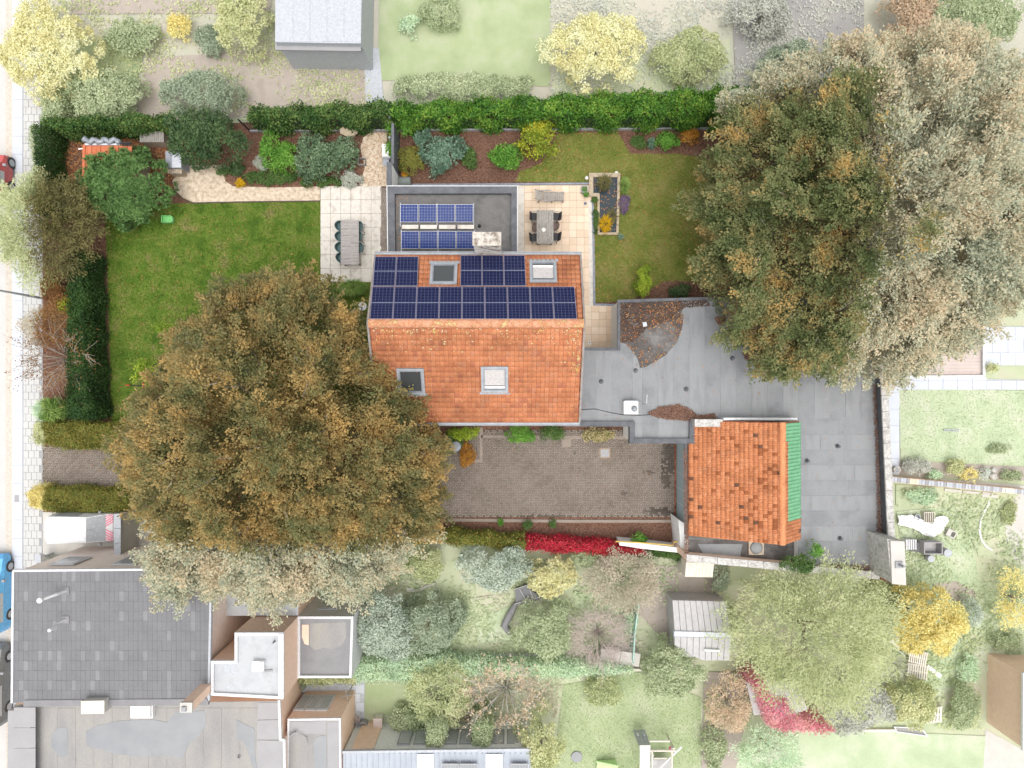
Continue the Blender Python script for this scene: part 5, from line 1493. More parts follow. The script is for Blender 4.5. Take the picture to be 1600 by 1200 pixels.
x, y = G(916, 280, .3); lp = thing('garden_lamp', 'small white garden lamp at the pond corner of the terrace', 'lamp', (x, y, 0)); mb = MB(); mb.tube([(x, y, 0), (x, y, .5)], .03, 8); mb.build('post', M['zinc'], lp); mb = MB(); mb.lathe(x, y, [(.08, .5), (.10, .56), (.06, .62), (.01, .64)], 10); mb.build('head', M['white_ceramic'], lp)
x, y = G(963, 269.5, .2); mb = MB(); mb.box(x, y, .165, .14, .09, .07); mb.box(x, y, .235, .10, .05, .02); tag(mb.build('pump_box', M['white_ceramic']), 'tiny white box standing on the upper pond rim', 'box')
x, y = G(921.5, 512.5, 0); 
x, y = G(921.5, 535.5, .06); dn = thing('terrace_drain', 'little light drain near the felt roof on the sandy tiles', 'drain', (x, y, .05)); mb = MB(); mb.box(x, y, .045, .17, .17, .012); mb.build('grate', M['white_ceramic'], dn); mb = MB(); mb.box(x, y, .058, .06, .06, .006); mb.build('grid', M['black_metal'], dn)
# barbecue by the wall
x, y = G(602.5, 237, .9); bq = thing('barbecue', 'silver lidded barbecue standing on the shell gravel by the dark screen', 'barbecue', (x, y, .02))
mb = MB(); mb.box(x, y + .05, .55, .34, .80, .25); mb.build('body', M['grey_metal'], bq)
mb = MB(); mb.prism([(x - .17, y - .28), (x + .17, y - .28), (x + .17, y + .38), (x - .17, y + .38)], .801, .98); mb.build('lid', M['white_ceramic'], bq)
mb = MB(); mb.box(x, y - .55, .78, .32, .34, .03); mb.build('side_shelf', M['grey_metal'], bq)
leg4(bq, M['black_metal'], .13, .36, .56, .02, x, y, 0)
# stone ornament
x, y = G(545.5, 205.5, .5); so = thing('stone_birdbath', 'eight sided sandstone slab on a plinth by the fence', 'ornament', (x, y, 0))
mb = MB(); mb.prism([(x + .50 * cos(a), y + .30 * sin(a)) for a in [radians(22.5 + 45 * k) for k in range(8)]], .5, .60, bottom=True); mb.build('top', M['sandstone'], so)
mb = MB(); mb.prism([(x + .28 * cos(a), y + .2 * sin(a)) for a in [radians(22.5 + 45 * k) for k in range(8)]], 0, .5); mb.build('plinth', M['sandstone'], so)
x, y = G(565, 252, .3); cf = thing('cold_frame', 'small open wooden box frame with plants in the gravel side bed', 'box', (x, y, 0))
for dx, dy, sx, sy in ((0, .17, .40, .03), (0, -.17, .40, .03), (.185, 0, .03, .31), (-.185, 0, .03, .31)):
    mb = MB(); mb.box(x + dx, y + dy, 0, sx, sy, .35); mb.build('board', M['teak'], cf)
# grey tank and yellow tool beside it
x, y = G(630, 284, .35); tk = thing('water_tank', 'grey green horizontal barrel behind the annex wall', 'tank', (x, y, 0))
mb = MB(); mb.tube([(x - .42, y, .34), (x - .37, y, .34), (x + .37, y, .34), (x + .42, y, .34)], [.20, .27, .27, .20], 16); mb.build('barrel', M['tank_grey'], tk, True)
for s in (-1, 1):
    mb = MB(); mb.box(x + s * .25, y, 0, .08, .42, .12); mb.build('cradle', M['concrete_grey'], tk)
x, y = G(632, 272, .35); tb_ = thing('tool_bucket', 'yellow bucket with a hoop handle behind the grey barrel', 'bucket', (x, y, 0))
mb = MB(); mb.lathe(x, y, [(.11, 0), (.15, .32), (.13, .32), (.10, .05)], 12); mb.build('pail', M['yellow_plastic'], tb_)
mb = MB(); mb.tube([(x - .15 + .30 * (k / 8), y + .22 * sin(pi * k / 8), .32 + .12 * sin(pi * k / 8)) for k in range(9)], .012, 5); mb.build('handle', M['yellow_plastic'], tb_)
# wheelbarrow
x, y = G(131, 298, .5); wb = thing('wheelbarrow', 'teal wheelbarrow with red handle grips under the rounded shrub', 'wheelbarrow', (x, y, 0)); ang = radians(-32)
def wbp(a, c, z): return (x + a * cos(ang) - c * sin(ang), y + a * sin(ang) + c * cos(ang), z)
mb = MB()
t_ = [wbp(-.35, -.30, .62), wbp(.45, -.24, .68), wbp(.45, .24, .68), wbp(-.35, .30, .62)]; l_ = [wbp(-.20, -.18, .38), wbp(.30, -.14, .38), wbp(.30, .14, .38), wbp(-.20, .18, .38)]
for i in range(4): mb.face([t_[i], t_[(i + 1) % 4], l_[(i + 1) % 4], l_[i]]); mb.face([l_[i], l_[(i + 1) % 4], t_[(i + 1) % 4], t_[i]])
mb.face(l_); mb.build('tray', M['barrow_teal'], wb)
for s in (-1, 1):
    mb = MB(); mb.tube([wbp(.7, s * .06, .22), wbp(.1, s * .22, .36), wbp(-.72, s * .32, .56)], .022, 6); mb.build('handle', M['barrow_teal'], wb)
    mb = MB(); mb.tube([wbp(-.72, s * .32, .56), wbp(-.86, s * .33, .58)], .028, 6); mb.build('grip', M['red_plastic'], wb)
    mb = MB(); mb.tube([wbp(-.2, s * .25, .4), wbp(-.28, s * .26, 0)], .02, 6); mb.build('leg', M['barrow_teal'], wb)
mb = MB(); mb.tube([wbp(.72, -.05, .2), wbp(.72, .05, .2)], .2, 14); mb.build('wheel', M['tyre'], wb)
for q in range(2):
    mb = MB(); c0, c1 = wbp(-.16 + q * .14, -.16, .40), wbp(-.16 + q * .14, .16, .40); mb.tube([c0, c1], .022, 5); mb.build('tray_rib', M['pale_plastic'], wb)
# tool shed with orange roof, and the things lying on it
zs = 2.0
sh = thing('tool_shed', 'low tool shed with orange ribbed roof under the rounded shrub', 'shed', P3(168, 250, 0))
mb = MB(); mb.prism(poly([(131, 232), (204, 232), (204, 275), (131, 275)], zs - .1), 0, zs - .1); mb.build('wall', M['slat_wood'], sh)
nb_ = 11
for i in range(nb_):
    a, c = 130 + 76 * i / nb_ + .25, 130 + 76 * (i + 1) / nb_ - .25
    mb = MB(); mb.prism(poly([(a, 227), (c, 227), (c, 278), (a, 278)], zs), zs - .05, zs + (.02 if i % 2 else 0), bottom=True); mb.build('roof_sheet', M['orange_roofing'], sh)
mb = MB(); mb.prism(poly([(129, 226), (133, 226), (132, 280), (128, 280)], zs + .05), zs - .08, zs + .05); mb.build('fascia', M['orange_roofing'], sh)
x, y = G(158, 220, zs + .15); tp_ = thing('tarpaulin', 'grey plastic sheet bundled along the back of the orange shed roof', 'tarpaulin', (x, y, zs))
mb = MB(); nseg = 14
pr_ = [(x - .95 + 1.9 * k / nseg, y + .10 * sin(k * 1.7), zs + .14 + .05 * sin(k * 2.3)) for k in range(nseg + 1)]
mb.tube(pr_, [.10 + .06 * abs(sin(k * 1.3)) for k in range(nseg + 1)], 8); mb.build('sheet', M['grey_metal'], tp_, True)
x, y = G(160, 225.5, zs + .1); mb = MB(); mb.box(x, y, zs + .03, 1.8, .08, .10); tag(mb.build('white_plank', M['pale_plastic']), 'long white plank across the orange shed roof', 'plank')
x, y = G(197, 225, zs + .1); mb = MB(); mb.box(x, y + .05, zs + .03, .5, .07, .08); mb.box(x, y - .06, zs + .03, .46, .05, .07); tag(mb.build('black_batten', M['black_metal']), 'pair of short black battens at the right end of the shed roof', 'batten')
x, y = G(127.5, 232.5, 1.8); mb = MB(); mb.tube([(x - .15, y - .01, 1.8), (x + .18, y, 1.84)], .04, 8); tag(mb.build('white_pipe', M['white_ceramic']), 'short white pipe sticking out left of the orange shed', 'pipe')
def slat_cabinet(label, px0, py0, px1, py1, h, m):
    x0, y1 = G(px0, py0, h); x1, y0 = G(px1, py1, h)
    r = thing('garden_cabinet', label, 'cabinet', ((x0 + x1) / 2, (y0 + y1) / 2, 0))
    mb = MB(); mb.box((x0 + x1) / 2, (y0 + y1) / 2, 0, x1 - x0 - .06, y1 - y0 - .06, h - .04); mb.build('body', M['slat_wood'], r)
    n = max(5, int((x1 - x0) / .1))
    for i in range(n):
        w = (x1 - x0) / n; mb = MB(); mb.box(x0 + (i + .5) * w, (y0 + y1) / 2, h - .039, w - .012, y1 - y0, .035); mb.build('slat', m, r)
    return r
slat_cabinet('pale slatted garden cabinet at the fence beside the dark evergreen', 218, 205.5, 256, 222, .9, M['teak'])
slat_cabinet('low slatted wooden box on the gravel below the grey lids', 262, 262, 284, 271, .7, M['slat_wood'])
x0, y1 = G(258.5, 236, 1.0); x1, y0 = G(283.5, 262, 1.0)
gb = thing('storage_box', 'grey plastic storage box with a two part lid next to the gravel', 'box', ((x0 + x1) / 2, (y0 + y1) / 2, 0))
mb = MB(); mb.box((x0 + x1) / 2, (y0 + y1) / 2, 0, x1 - x0 - .06, y1 - y0 - .06, .93); mb.build('body', M['grey_plastic'], gb)
mb = MB(); xm = x0 + (x1 - x0) * .42; mb.prism([(x0, y0), (xm - .01, y0), (xm - .01, y1), (x0, y1)], .931, 1.0); mb.build('lid', M['grey_plastic'], gb)
mb = MB(); mb.prism([(xm + .01, y0), (x1, y0), (x1, y1), (xm + .01, y1)], .931, 1.04); mb.build('lid', M['pale_plastic'], gb)
x, y = G(261, 342, .25); sl = thing('toy_slide', 'light green plastic scoop lying under the rounded shrub', 'toy', (x, y, 0))
mb = MB(); pts = [(x - .32, y - .19), (x + .20, y - .19), (x + .30, y - .10), (x + .30, y + .10), (x + .20, y + .19), (x - .32, y + .19)]
mb.prism(pts, .04, .10, bottom=True); mb.build('base', M['lime_plastic'], sl)
mb = MB(); mb.ring(pts, [(a * .88 + x * .12, c * .86 + y * .14) for a, c in pts], .101, .26); mb.build('rim', M['lime_plastic'], sl)
x, y = G(207, 602, .1); rk = thing('garden_rake', 'rake with red and black handle lying at the lawn edge', 'rake', (x, y, 0))
mb = MB(); mb.tube([P3(203, 602, .08), P3(222, 603, .1)], .022, 6); mb.build('shaft', M['black_metal'], rk)
mb = MB(); mb.tube([P3(196, 601.5, .08), P3(203, 602, .08)], .03, 6); mb.build('handle', M['red_plastic'], rk)
mb = MB(); mb.box(*G(223, 603, .1), .05, .04, .34, .04)
for k in range(6): mb.box(G(223, 603, .1)[0] + .05, G(223, 603, .1)[1] - .15 + k * .06, .03, .08, .012, .02)
mb.build('head', M['red_plastic'], rk)
x, y = G(567, 479, 2.6); ds = thing('satellite_dish', 'white satellite dish on the left gable by the beech', 'satellite dish', (x, y, 2.2))
mb = MB(); mb.lathe(x, y, [(.02, 2.62), (.14, 2.66), (.23, 2.72), (.22, 2.74), (.13, 2.68), (.02, 2.64)], 16); mb.build('dish', M['white_ceramic'], ds, True)
mb = MB(); mb.tube([(x, y, 2.62), (x + .1, y, 2.3), (x + .55, y, 2.3)], .03, 6); mb.build('bracket', M['zinc'], ds)
mb = MB(); mb.tube([(x - .05, y - .28, 2.72), (x + .04, y - .1, 3.0)], .016, 5); mb.lathe(x + .04, y - .1, [(.04, 2.98), (.04, 3.08), (.01, 3.09)], 8); mb.build('receiver', M['black_metal'], ds)
x, y = G(713, 697, .5); gb2 = thing('grey_bin', 'grey lidded bin half under the left beech by the yard corner', 'bin', (x, y, 0))
mb = MB(); mb.lathe(x, y, [(.20, 0), (.26, .75)], 14); mb.build('drum', M['grey_plastic'], gb2); mb = MB(); mb.lathe(x, y, [(.28, .751), (.27, .80), (.10, .86), (.02, .87)], 14); mb.build('lid', M['grey_plastic'], gb2)

# ================================================================== the neighbours: street, houses, gardens
def building(name, label, cat, px, z, mw, mr, z0=0.0, lip=None, lw=.25, lh=.22, mlip=None):
    pl = poly(px, z); P_ = np.array(pl); c = P_.mean(0)
    r = thing(name, label, cat, (c[0], c[1], z0))
    mb = MB(); mb.prism(pl, z0, z - .02); mb.build('wall', mw, r)
    rp = pl
    if lip:
        n = len(pl); cl = pl + [pl[0]]
        a = sum(pl[i][0] * pl[(i + 1) % n][1] - pl[(i + 1) % n][0] * pl[i][1] for i in range(n))
        if a < 0: pl = pl[::-1]
        ins = []
        for i in range(n):
            p, q, s = np.array(pl[i - 1]), np.array(pl[i]), np.array(pl[(i + 1) % n])
            d1 = (q - p) / np.linalg.norm(q - p); d2 = (s - q) / np.linalg.norm(s - q)
            n1 = np.array([-d1[1], d1[0]]); n2 = np.array([-d2[1], d2[0]]); m = n1 + n2; m /= np.linalg.norm(m)
            ins.append(tuple(q + m * lw / max(.4, np.dot(m, n1))))
        mb = MB(); mb.ring(pl, ins, z - .019, z + .02 + lh); mb.build('parapet', mlip or mw, r); rp = ins
    mb = MB(); n = len(rp); a = sum(rp[i][0] * rp[(i + 1) % n][1] - rp[(i + 1) % n][0] * rp[i][1] for i in range(n))
    mb.face([(x, y, z + .012) for x, y in (rp if a > 0 else rp[::-1])]); mb.build('roof', mr, r)
    return r
def onroof(root, name, px, z, m, th=.01):
    mb = MB(); mb.prism(poly(px, z), z + .013, z + .013 + th); return mb.build(name, m, root)
PB, PW = M['pale_brick'], M['pale_white']

# dark tiled terrace house, bottom left
zt = 5.2
th_ = thing('terraced_house', 'neighbouring house with wide dark slate roof at the bottom left', 'house', P3(175, 990, 0))
px = [(22, 893), (331, 890), (327, 1093), (20, 1098)]
mb = MB(); mb.prism(poly([(24, 894), (329, 891), (325, 1090), (22, 1095)], zt - .1), 0, zt - .1); mb.build('wall', M['pale_pink_brick'], th_)
mb = MB(); mb.prism(poly(px, zt), zt - .08, [zt, zt, zt + .0, zt + .0]); mb.build('roof', M['pale_slate'], th_)
# interlocking slate courses, joined
mb = MB(); x0, y1 = G(22, 893, zt); x1, y0 = G(328, 1094, zt); cw, chh = .225, .46; nx_, ny_ = int((x1 - x0) / cw), int((y1 - y0) / chh)
cw = (x1 - x0) / nx_; chh = (y1 - y0) / ny_
for i in range(nx_):
    for j in range(ny_):
        a, c = x0 + i * cw + .003, y0 + j * chh + .005
        z_ = zt + .012 + random.uniform(0, .008)
        mb.prism([(a, c), (a + cw - .006, c), (a + cw - .006, c + chh - .006), (a, c + chh - .006)], zt + .001, z_, mi=1 if (random.random() < .05 or (i % 5 == 2 and random.random() < .3)) else 0)
sl_ = mb.build('slate', [M['pale_slate'], M['pale_slate_light']], th_); sl_['kind'] = 'stuff'
for nm, a, c, d, e, m in (('gutter', 21, 891.5, 332, 888.8, 'pale_white'), ('gutter', 330.5, 890, 326.5, 1094, 'pale_grey'), ('ridge_band', 38, 1098.5, 326, 1096, 'pale_tar'), ('verge', 21.5, 893, 19.5, 1098, 'pale_white')):
    mb = MB(); mb.prism(strip_poly([G(a, c, zt), G(d, e, zt)], .30 if nm == 'ridge_band' else .10), zt - .12, zt + .06); mb.build(nm, M[m], th_)
def flue(label, pts, z, r_, name='flue_pipe'):
    (a, c), (d, e) = pts; x, y = G(d, e, z); o = thing(name, label, 'flue', (x, y, z))
    mb = MB(); mb.tube([(x, y, z + .01), (x - .12, y - .02, z + .5), (x - .5 if r_ > .05 else x - .05, y - .12, z + 1.0)], r_, 8); mb.build('pipe', PW, o)
    mb = MB(); xx = x - .5 if r_ > .05 else x - .05; mb.lathe(xx, y - .12, [(r_ * 1.8, z + .98), (r_ * 1.8, z + 1.1), (.01, z + 1.16)], 10); mb.build('cowl', M['bright_white'], o)
    mb = MB(); mb.box(x, y, z + .0125, .34, .34, .03); mb.build('flashing', M['pale_tar'], o)
flue('leaning white flue with cowl on the dark slate roof', ((80, 931), (103, 923)), zt + .01, .07)
flue('short white vent pipe below the leaning flue on the slate roof', ((95, 973), (103, 968)), zt + .01, .045)
# its north wall openings
for a, c, w in ((110, 880, 32), (205, 876, 40)):
    x0, y0 = G(a, 0, 3.4)[0], G(0, 892.5, zt - .1)[1] + .04
    f_ = MB(); f_.box(x0, y0, 2.6, 1.2, .06, 1.5); wf = f_.build('window', PW, th_); g_ = MB(); g_.box(x0, y0 + .035, 2.7, 1.0, .02, 1.3); g_.build('pane', M['pale_window'], wf)
# long flat roof south of it
fr_ = building('flat_roof_house', 'big flat felt roof with bluish rain puddles at the bottom left', 'building', [(22, 1101), (437, 1095), (439, 1155), (444, 1156), (446, 1290), (20, 1290)], 3.6, PB, M['pale_bitumen'])
onroof(fr_, 'upstand', [(22, 1104), (57, 1104), (55, 1290), (20, 1290)], 3.6, M['pale_bitumen_band'], .40)
for k_ in range(4):
    onroof(fr_, 'upstand_felt', [(22.6, 1105 + k_ * 32), (56, 1105 + k_ * 32), (56, 1136 + k_ * 32), (22.6, 1136 + k_ * 32)], 4.0, M['pale_bitumen_band'], .016)
for k_ in range(12):
    a = 62 + k_ * 28.5
    if a < 400: onroof(fr_, 'felt_strip', [(a, 1106), (a + 28, 1106), (a + 28, 1200), (a, 1200)], 3.6, M['pale_bitumen'], .008 + .006 * (k_ % 2))
onroof(fr_, 'felt_strip', [(404, 1098), (436, 1097), (436, 1123), (402, 1124)], 3.6, M['pale_bitumen_band'], .02)
onroof(fr_, 'felt_strip', [(402, 1125), (436, 1124), (437, 1154), (402, 1155)], 3.6, M['pale_bitumen_band'], .025)
onroof(fr_, 'felt_strip', [(402, 1156), (443, 1157), (443, 1200), (402, 1200)], 3.6, M['pale_bitumen_band'], .02)
onroof(fr_, 'puddle', [(135, 1142), (150, 1134), (185, 1126), (240, 1124), (262, 1128), (275, 1112), (320, 1110), (323, 1130), (312, 1150), (296, 1160), (285, 1186), (270, 1180), (215, 1181), (180, 1178), (160, 1170), (136, 1166)], 3.6, M['pale_puddle'], .022)
onroof(fr_, 'puddle', [(92, 1136), (106, 1136), (107, 1162), (104, 1182), (92, 1182), (88, 1174), (80, 1166), (82, 1145)], 3.6, M['pale_puddle'], .022)
onroof(fr_, 'puddle', [(370, 1124), (382, 1130), (398, 1138), (400, 1190), (404, 1200), (396, 1200), (386, 1170), (380, 1155), (370, 1156)], 3.6, M['pale_puddle'], .027)
mb = MB(); mb.prism(strip_poly(poly([(436, 1094), (438, 1155), (444, 1157), (446, 1290)], 3.7), .12), 3.59, 3.72); mb.build('kerb', PW, fr_)
x, y = G(373, 1183, 3.7); mb = MB(); mb.lathe(x, y, [(.10, 3.63), (.06, 3.7), (.05, 3.82), (.01, 3.84)], 8); mb.build('roof_vent', M['pale_dark'], fr_)
cs1 = thing('chimney', 'squat pale stone chimney at the edge of the dark slate roof', 'chimney', P3(145, 1104, 3.6)); mb = MB(); mb.prism(poly([(127, 1096), (162.5, 1095), (162.5, 1114.5), (127.5, 1115)], 5.6), 3.6, 5.6); mb.build('stack', M['pale_sand'], cs1)
mb = MB(); mb.prism(poly([(126.5, 1095.5), (163, 1094.5), (163, 1115), (127, 1115.5)], 5.65), 5.601, 5.66); mb.build('cap', M['pale_wood'], cs1)
x0, y1 = G(202, 1101, 4.0); x1, y0 = G(237, 1124, 4.0); rl = thing('rooflight', 'white domed rooflight on the felt roof between two chimneys', 'rooflight', ((x0 + x1) / 2, (y0 + y1) / 2, 3.6))
mb = MB(); mb.prism([(x0, y0), (x1, y0), (x1, y1), (x0, y1)], 3.61, 3.9); mb.build('upstand', PW, rl)
mb = MB(); mb.prism([(x0 + .07, y0 + .07), (x1 - .07, y0 + .07), (x1 - .07, y1 - .07), (x0 + .07, y1 - .07)], 3.901, 4.03); mb.build('dome', M['bright_white'], rl)
cs2 = thing('chimney', 'tall slim red brick chimney beside the dark slate roof', 'chimney', P3(300, 1090, 3.6)); mb = MB(); mb.prism(poly([(282, 1099), (299, 1099), (299, 1113), (282, 1113)], 7.2), 3.6, 7.2); mb.build('stack', PB, cs2)
mb = MB(); mb.prism(poly([(281, 1098), (300, 1098), (300, 1113.5), (281, 1113.5)], 7.3), 7.201, 7.3); mb.build('cap', M['pale_sand'], cs2); x, y = G(288, 1107, 7.3); mb = MB(); mb.box(x, y, 7.3, .2, .2, .1); mb.build('pot', M['pale_dark'], cs2)
# white membrane roof block of orange brick
wh = building('white_roofed_house', 'orange brick block with L shaped white membrane roof', 'building', [(331, 1031), (368, 1031), (368, 987), (444, 987), (444, 1091), (331, 1085)], 5.2, PB, M['pale_membrane'], lip=1, lw=.14, lh=.10, mlip=PW)
onroof(wh, 'coping_band', [(435, 990), (443.5, 990), (443.5, 1090), (435, 1090)], 5.33, PW, .02)
for pts in ([(347, 1040), (356, 1036), (370, 1038), (371, 1052), (362, 1056), (348, 1052)], [(352, 1072), (362, 1068), (372, 1074), (362, 1081), (351, 1078)]): onroof(wh, 'stain_patch', pts, 5.2, M['pale_grey'], .006)
x, y = G(403.5, 1040.5, 5.4); mb = MB(); mb.box(x, y, 5.212, .54, .46, .25, -.05); mb.build('rooflight', M['bright_white'], wh)
x, y = G(418, 1049, 5.3); mb = MB(); mb.box(x, y, 5.212, .42, .09, .06, .1); mb.build('roof_clamp', M['pale_dark'], wh)
x, y = G(428, 1003, 5.3); mb = MB(); mb.tube([(x, y, 5.212), (x, y, 5.5)], .05, 7); mb.build('vent_pipe', M['pale_dark'], wh)
gf = building('grey_flat_roof', 'pale grey flat roof partly under the left beech', 'building', [(350, 895), (466, 895), (466, 962), (350, 962)], 3.1, PB, M['pale_membrane'])
for k_ in range(4): onroof(gf, 'felt_strip', [(351 + k_ * 29, 898), (379 + k_ * 29, 898), (379 + k_ * 29, 960), (351 + k_ * 29, 960)], 3.1, M['pale_membrane'], .008 + .005 * (k_ % 2))
mb = MB(); mb.box(*G(388, 925, 3.3), 3.113, 1.0, 1.1, .22); mb.build('rooflight', M['bright_white'], gf)
cy = thing('courtyard_wall', 'small orange brick courtyard wall with glazed top left of the white roof', 'wall', P3(349, 1012, 0))
mb = MB(); mb.prism(poly([(334, 1006), (367, 1006), (367, 1011), (334, 1011)], 2.8), 0, 2.8); mb.build('masonry', PB, cy)
mb = MB(); mb.prism(poly([(334, 1012), (367, 1012), (367, 1028), (334, 1028)], 2.4), 2.3, 2.4); pg_ = mb.build('glazing', M['pale_window'], cy)
mb = MB(); mb.prism(poly([(345, 1014), (366, 1014), (366, 1017), (345, 1017)], 2.5), 2.401, 2.5); mb.build('bar', PW, pg_)
dk = building('dark_roofed_extension', 'white walled extension with black puddled flat roof beside the white roof', 'building', [(466, 962), (553, 962), (550, 1058), (466, 1058)], 3.1, PW, M['pale_tar'], lip=1, lw=.12, lh=.10, mlip=PW)
onroof(dk, 'puddle', [(484, 974), (540, 972), (541, 996), (534, 1008), (520, 1014), (505, 1012), (492, 1016), (484, 1008)], 3.1, M['pale_bitumen'], .006)
onroof(dk, 'rust_patch', [(472, 976), (482.5, 976), (482.5, 1008), (476, 1006), (472, 995)], 3.1, M['pale_brick'], .007)
for a in (505, 520):
    x0, y0 = G(a, 0, 2)[0], G(0, 962, 3.1)[1] + .03; mb = MB(); mb.box(x0, y0, .9, .5, .05, 1.3); wf = mb.build('window', M['pale_grey'], dk); mb = MB(); mb.box(x0, y0 + .03, 1.0, .38, .02, 1.1); mb.build('pane', M['pale_window'], wf)
pt = sheet('patio', [(455, 1062), (570, 1062), (569, 1140), (455, 1140)], .02, M['pale_grey'])
slab_field('patio_slab', [(456, 1063), (569, 1063), (568, 1140), (456, 1140)], .02, .5, .5, .03, M['pale_slab'], pt, .015)
bx = building('brick_extension', 'low brick extension with three garden windows at the bottom', 'building', [(450, 1122), (533, 1121), (535, 1290), (447, 1290)], 3.1, PB, M['pale_bitumen'], lip=1, lw=.10, lh=.06, mlip=PW)
onroof(bx, 'puddle', [(497, 1150), (510, 1148), (511, 1200), (492, 1200), (490, 1160)], 3.1, M['pale_puddle'], .012)
onroof(bx, 'felt_strip', [(512, 1128), (530, 1128), (532, 1200), (512, 1200)], 3.1, M['pale_bitumen_band'], .01)
onroof(bx, 'felt_strip', [(453, 1128), (510, 1126), (510, 1146), (453, 1147)], 3.1, M['pale_bitumen_band'], .009)
for a in (470, 488, 506):
    x0, y0 = G(a, 0, 2)[0], G(0, 1121.5, 3.1)[1] + .03; mb = MB(); mb.box(x0, y0, .7, .56, .06, 1.7); wf = mb.build('window', PW, bx); mb = MB(); mb.box(x0, y0 + .035, .8, .44, .02, 1.5); mb.build('pane', M['pale_window'], wf)
x, y = G(462, 1145, 3.3); mb = MB(); mb.tube([(x - .3, y - .2, 3.2), (x, y + .05, 3.3)], .05, 7); mb.tube([(x, y + .05, 3.3), (x + .5, y - .3, 3.18), (x + .55, y - .6, 3.15)], .02, 5); mb.build('pipe', M['pale_dark'], bx)
mt = building('metal_roofed_house', 'white house with pale blue ribbed metal roof along the bottom edge', 'house', [(536, 1176), (828, 1172), (832, 1290), (536, 1290)], 3.0, M['bright_white'], M['pale_metal_sheet'])
for k_ in range(34):
    a = 538 + k_ * 8.6; mb = MB(); mb.prism(poly([(a, 1177), (a + 1.6, 1177), (a + 1.6, 1285), (a, 1285)], 3.05), 3.013, 3.06); mb.build('roof_rib', M['pale_metal_sheet'], mt)
for a, c in ((652, 678), (759, 785)):
    onroof(mt, 'white_panel', [(a, 1178), (c, 1178), (c, 1285), (a, 1285)], 3.06, M['bright_white'], .02)
for a, c in ((690, 717), (718.5, 746), (798, 826)):
    solar_panel([P3(a, 1193, 3.25), P3(c, 1193, 3.25), P3(c, 1235, 3.1), P3(a, 1235, 3.1)], mt, M['pale_puddle'], PW, 6, 6)
mb = MB(); mb.prism(strip_poly([G(535, 1175.5, 3.05), G(830, 1171.5, 3.05)], .12), 2.9, 3.06); mb.build('gutter', M['pale_grey'], mt)
for a in (632, 657, 705, 728, 778, 802):
    x0, y0 = G(a, 0, 2)[0], G(0, 1174.5, 3.0)[1] + .04; mb = MB(); mb.box(x0, y0, .9, .66, .06, 1.5); wf = mb.build('window', M['pale_dark'], mt); mb = MB(); mb.box(x0, y0 + .035, 1.0, .54, .02, 1.3); mb.build('pane', M['pale_window'], wf)
mb = MB(); mb.box(G(578, 0, 1)[0], G(0, 1175.5, 3.0)[1] + .05, 0, 1.1, .08, 2.8); mb.build('brick_panel', PB, mt)
# brick building at the lower right
bb_ = thing('brick_building', 'pale orange brick building cut by the lower right edge', 'building', P3(1590, 1100, 0))
mb = MB(); mb.prism(poly([(1600, 1053), (1800, 1060), (1800, 1172), (1600, 1170)], 2.7), 0, 2.7); mb.build('wall', PB, bb_)
mb = MB(); mb.prism(poly([(1597.5, 1051), (1802, 1058), (1802, 1175), (1597, 1173)], 2.8), 2.701, 2.85); mb.build('roof', PW, bb_)
x, y = G(1546, 1052, 0); mb = MB(); mb.tube([(x, y, 0), (x + .3, y, 2.2), (x + .3, y, 2.6)], .09, 8); mb.build('downpipe', M['pale_grey'], bb_)
sheet('path', [(1540, 1140), (1600, 1172), (1640, 1300), (1530, 1300)], .02, M['pale_sand'])

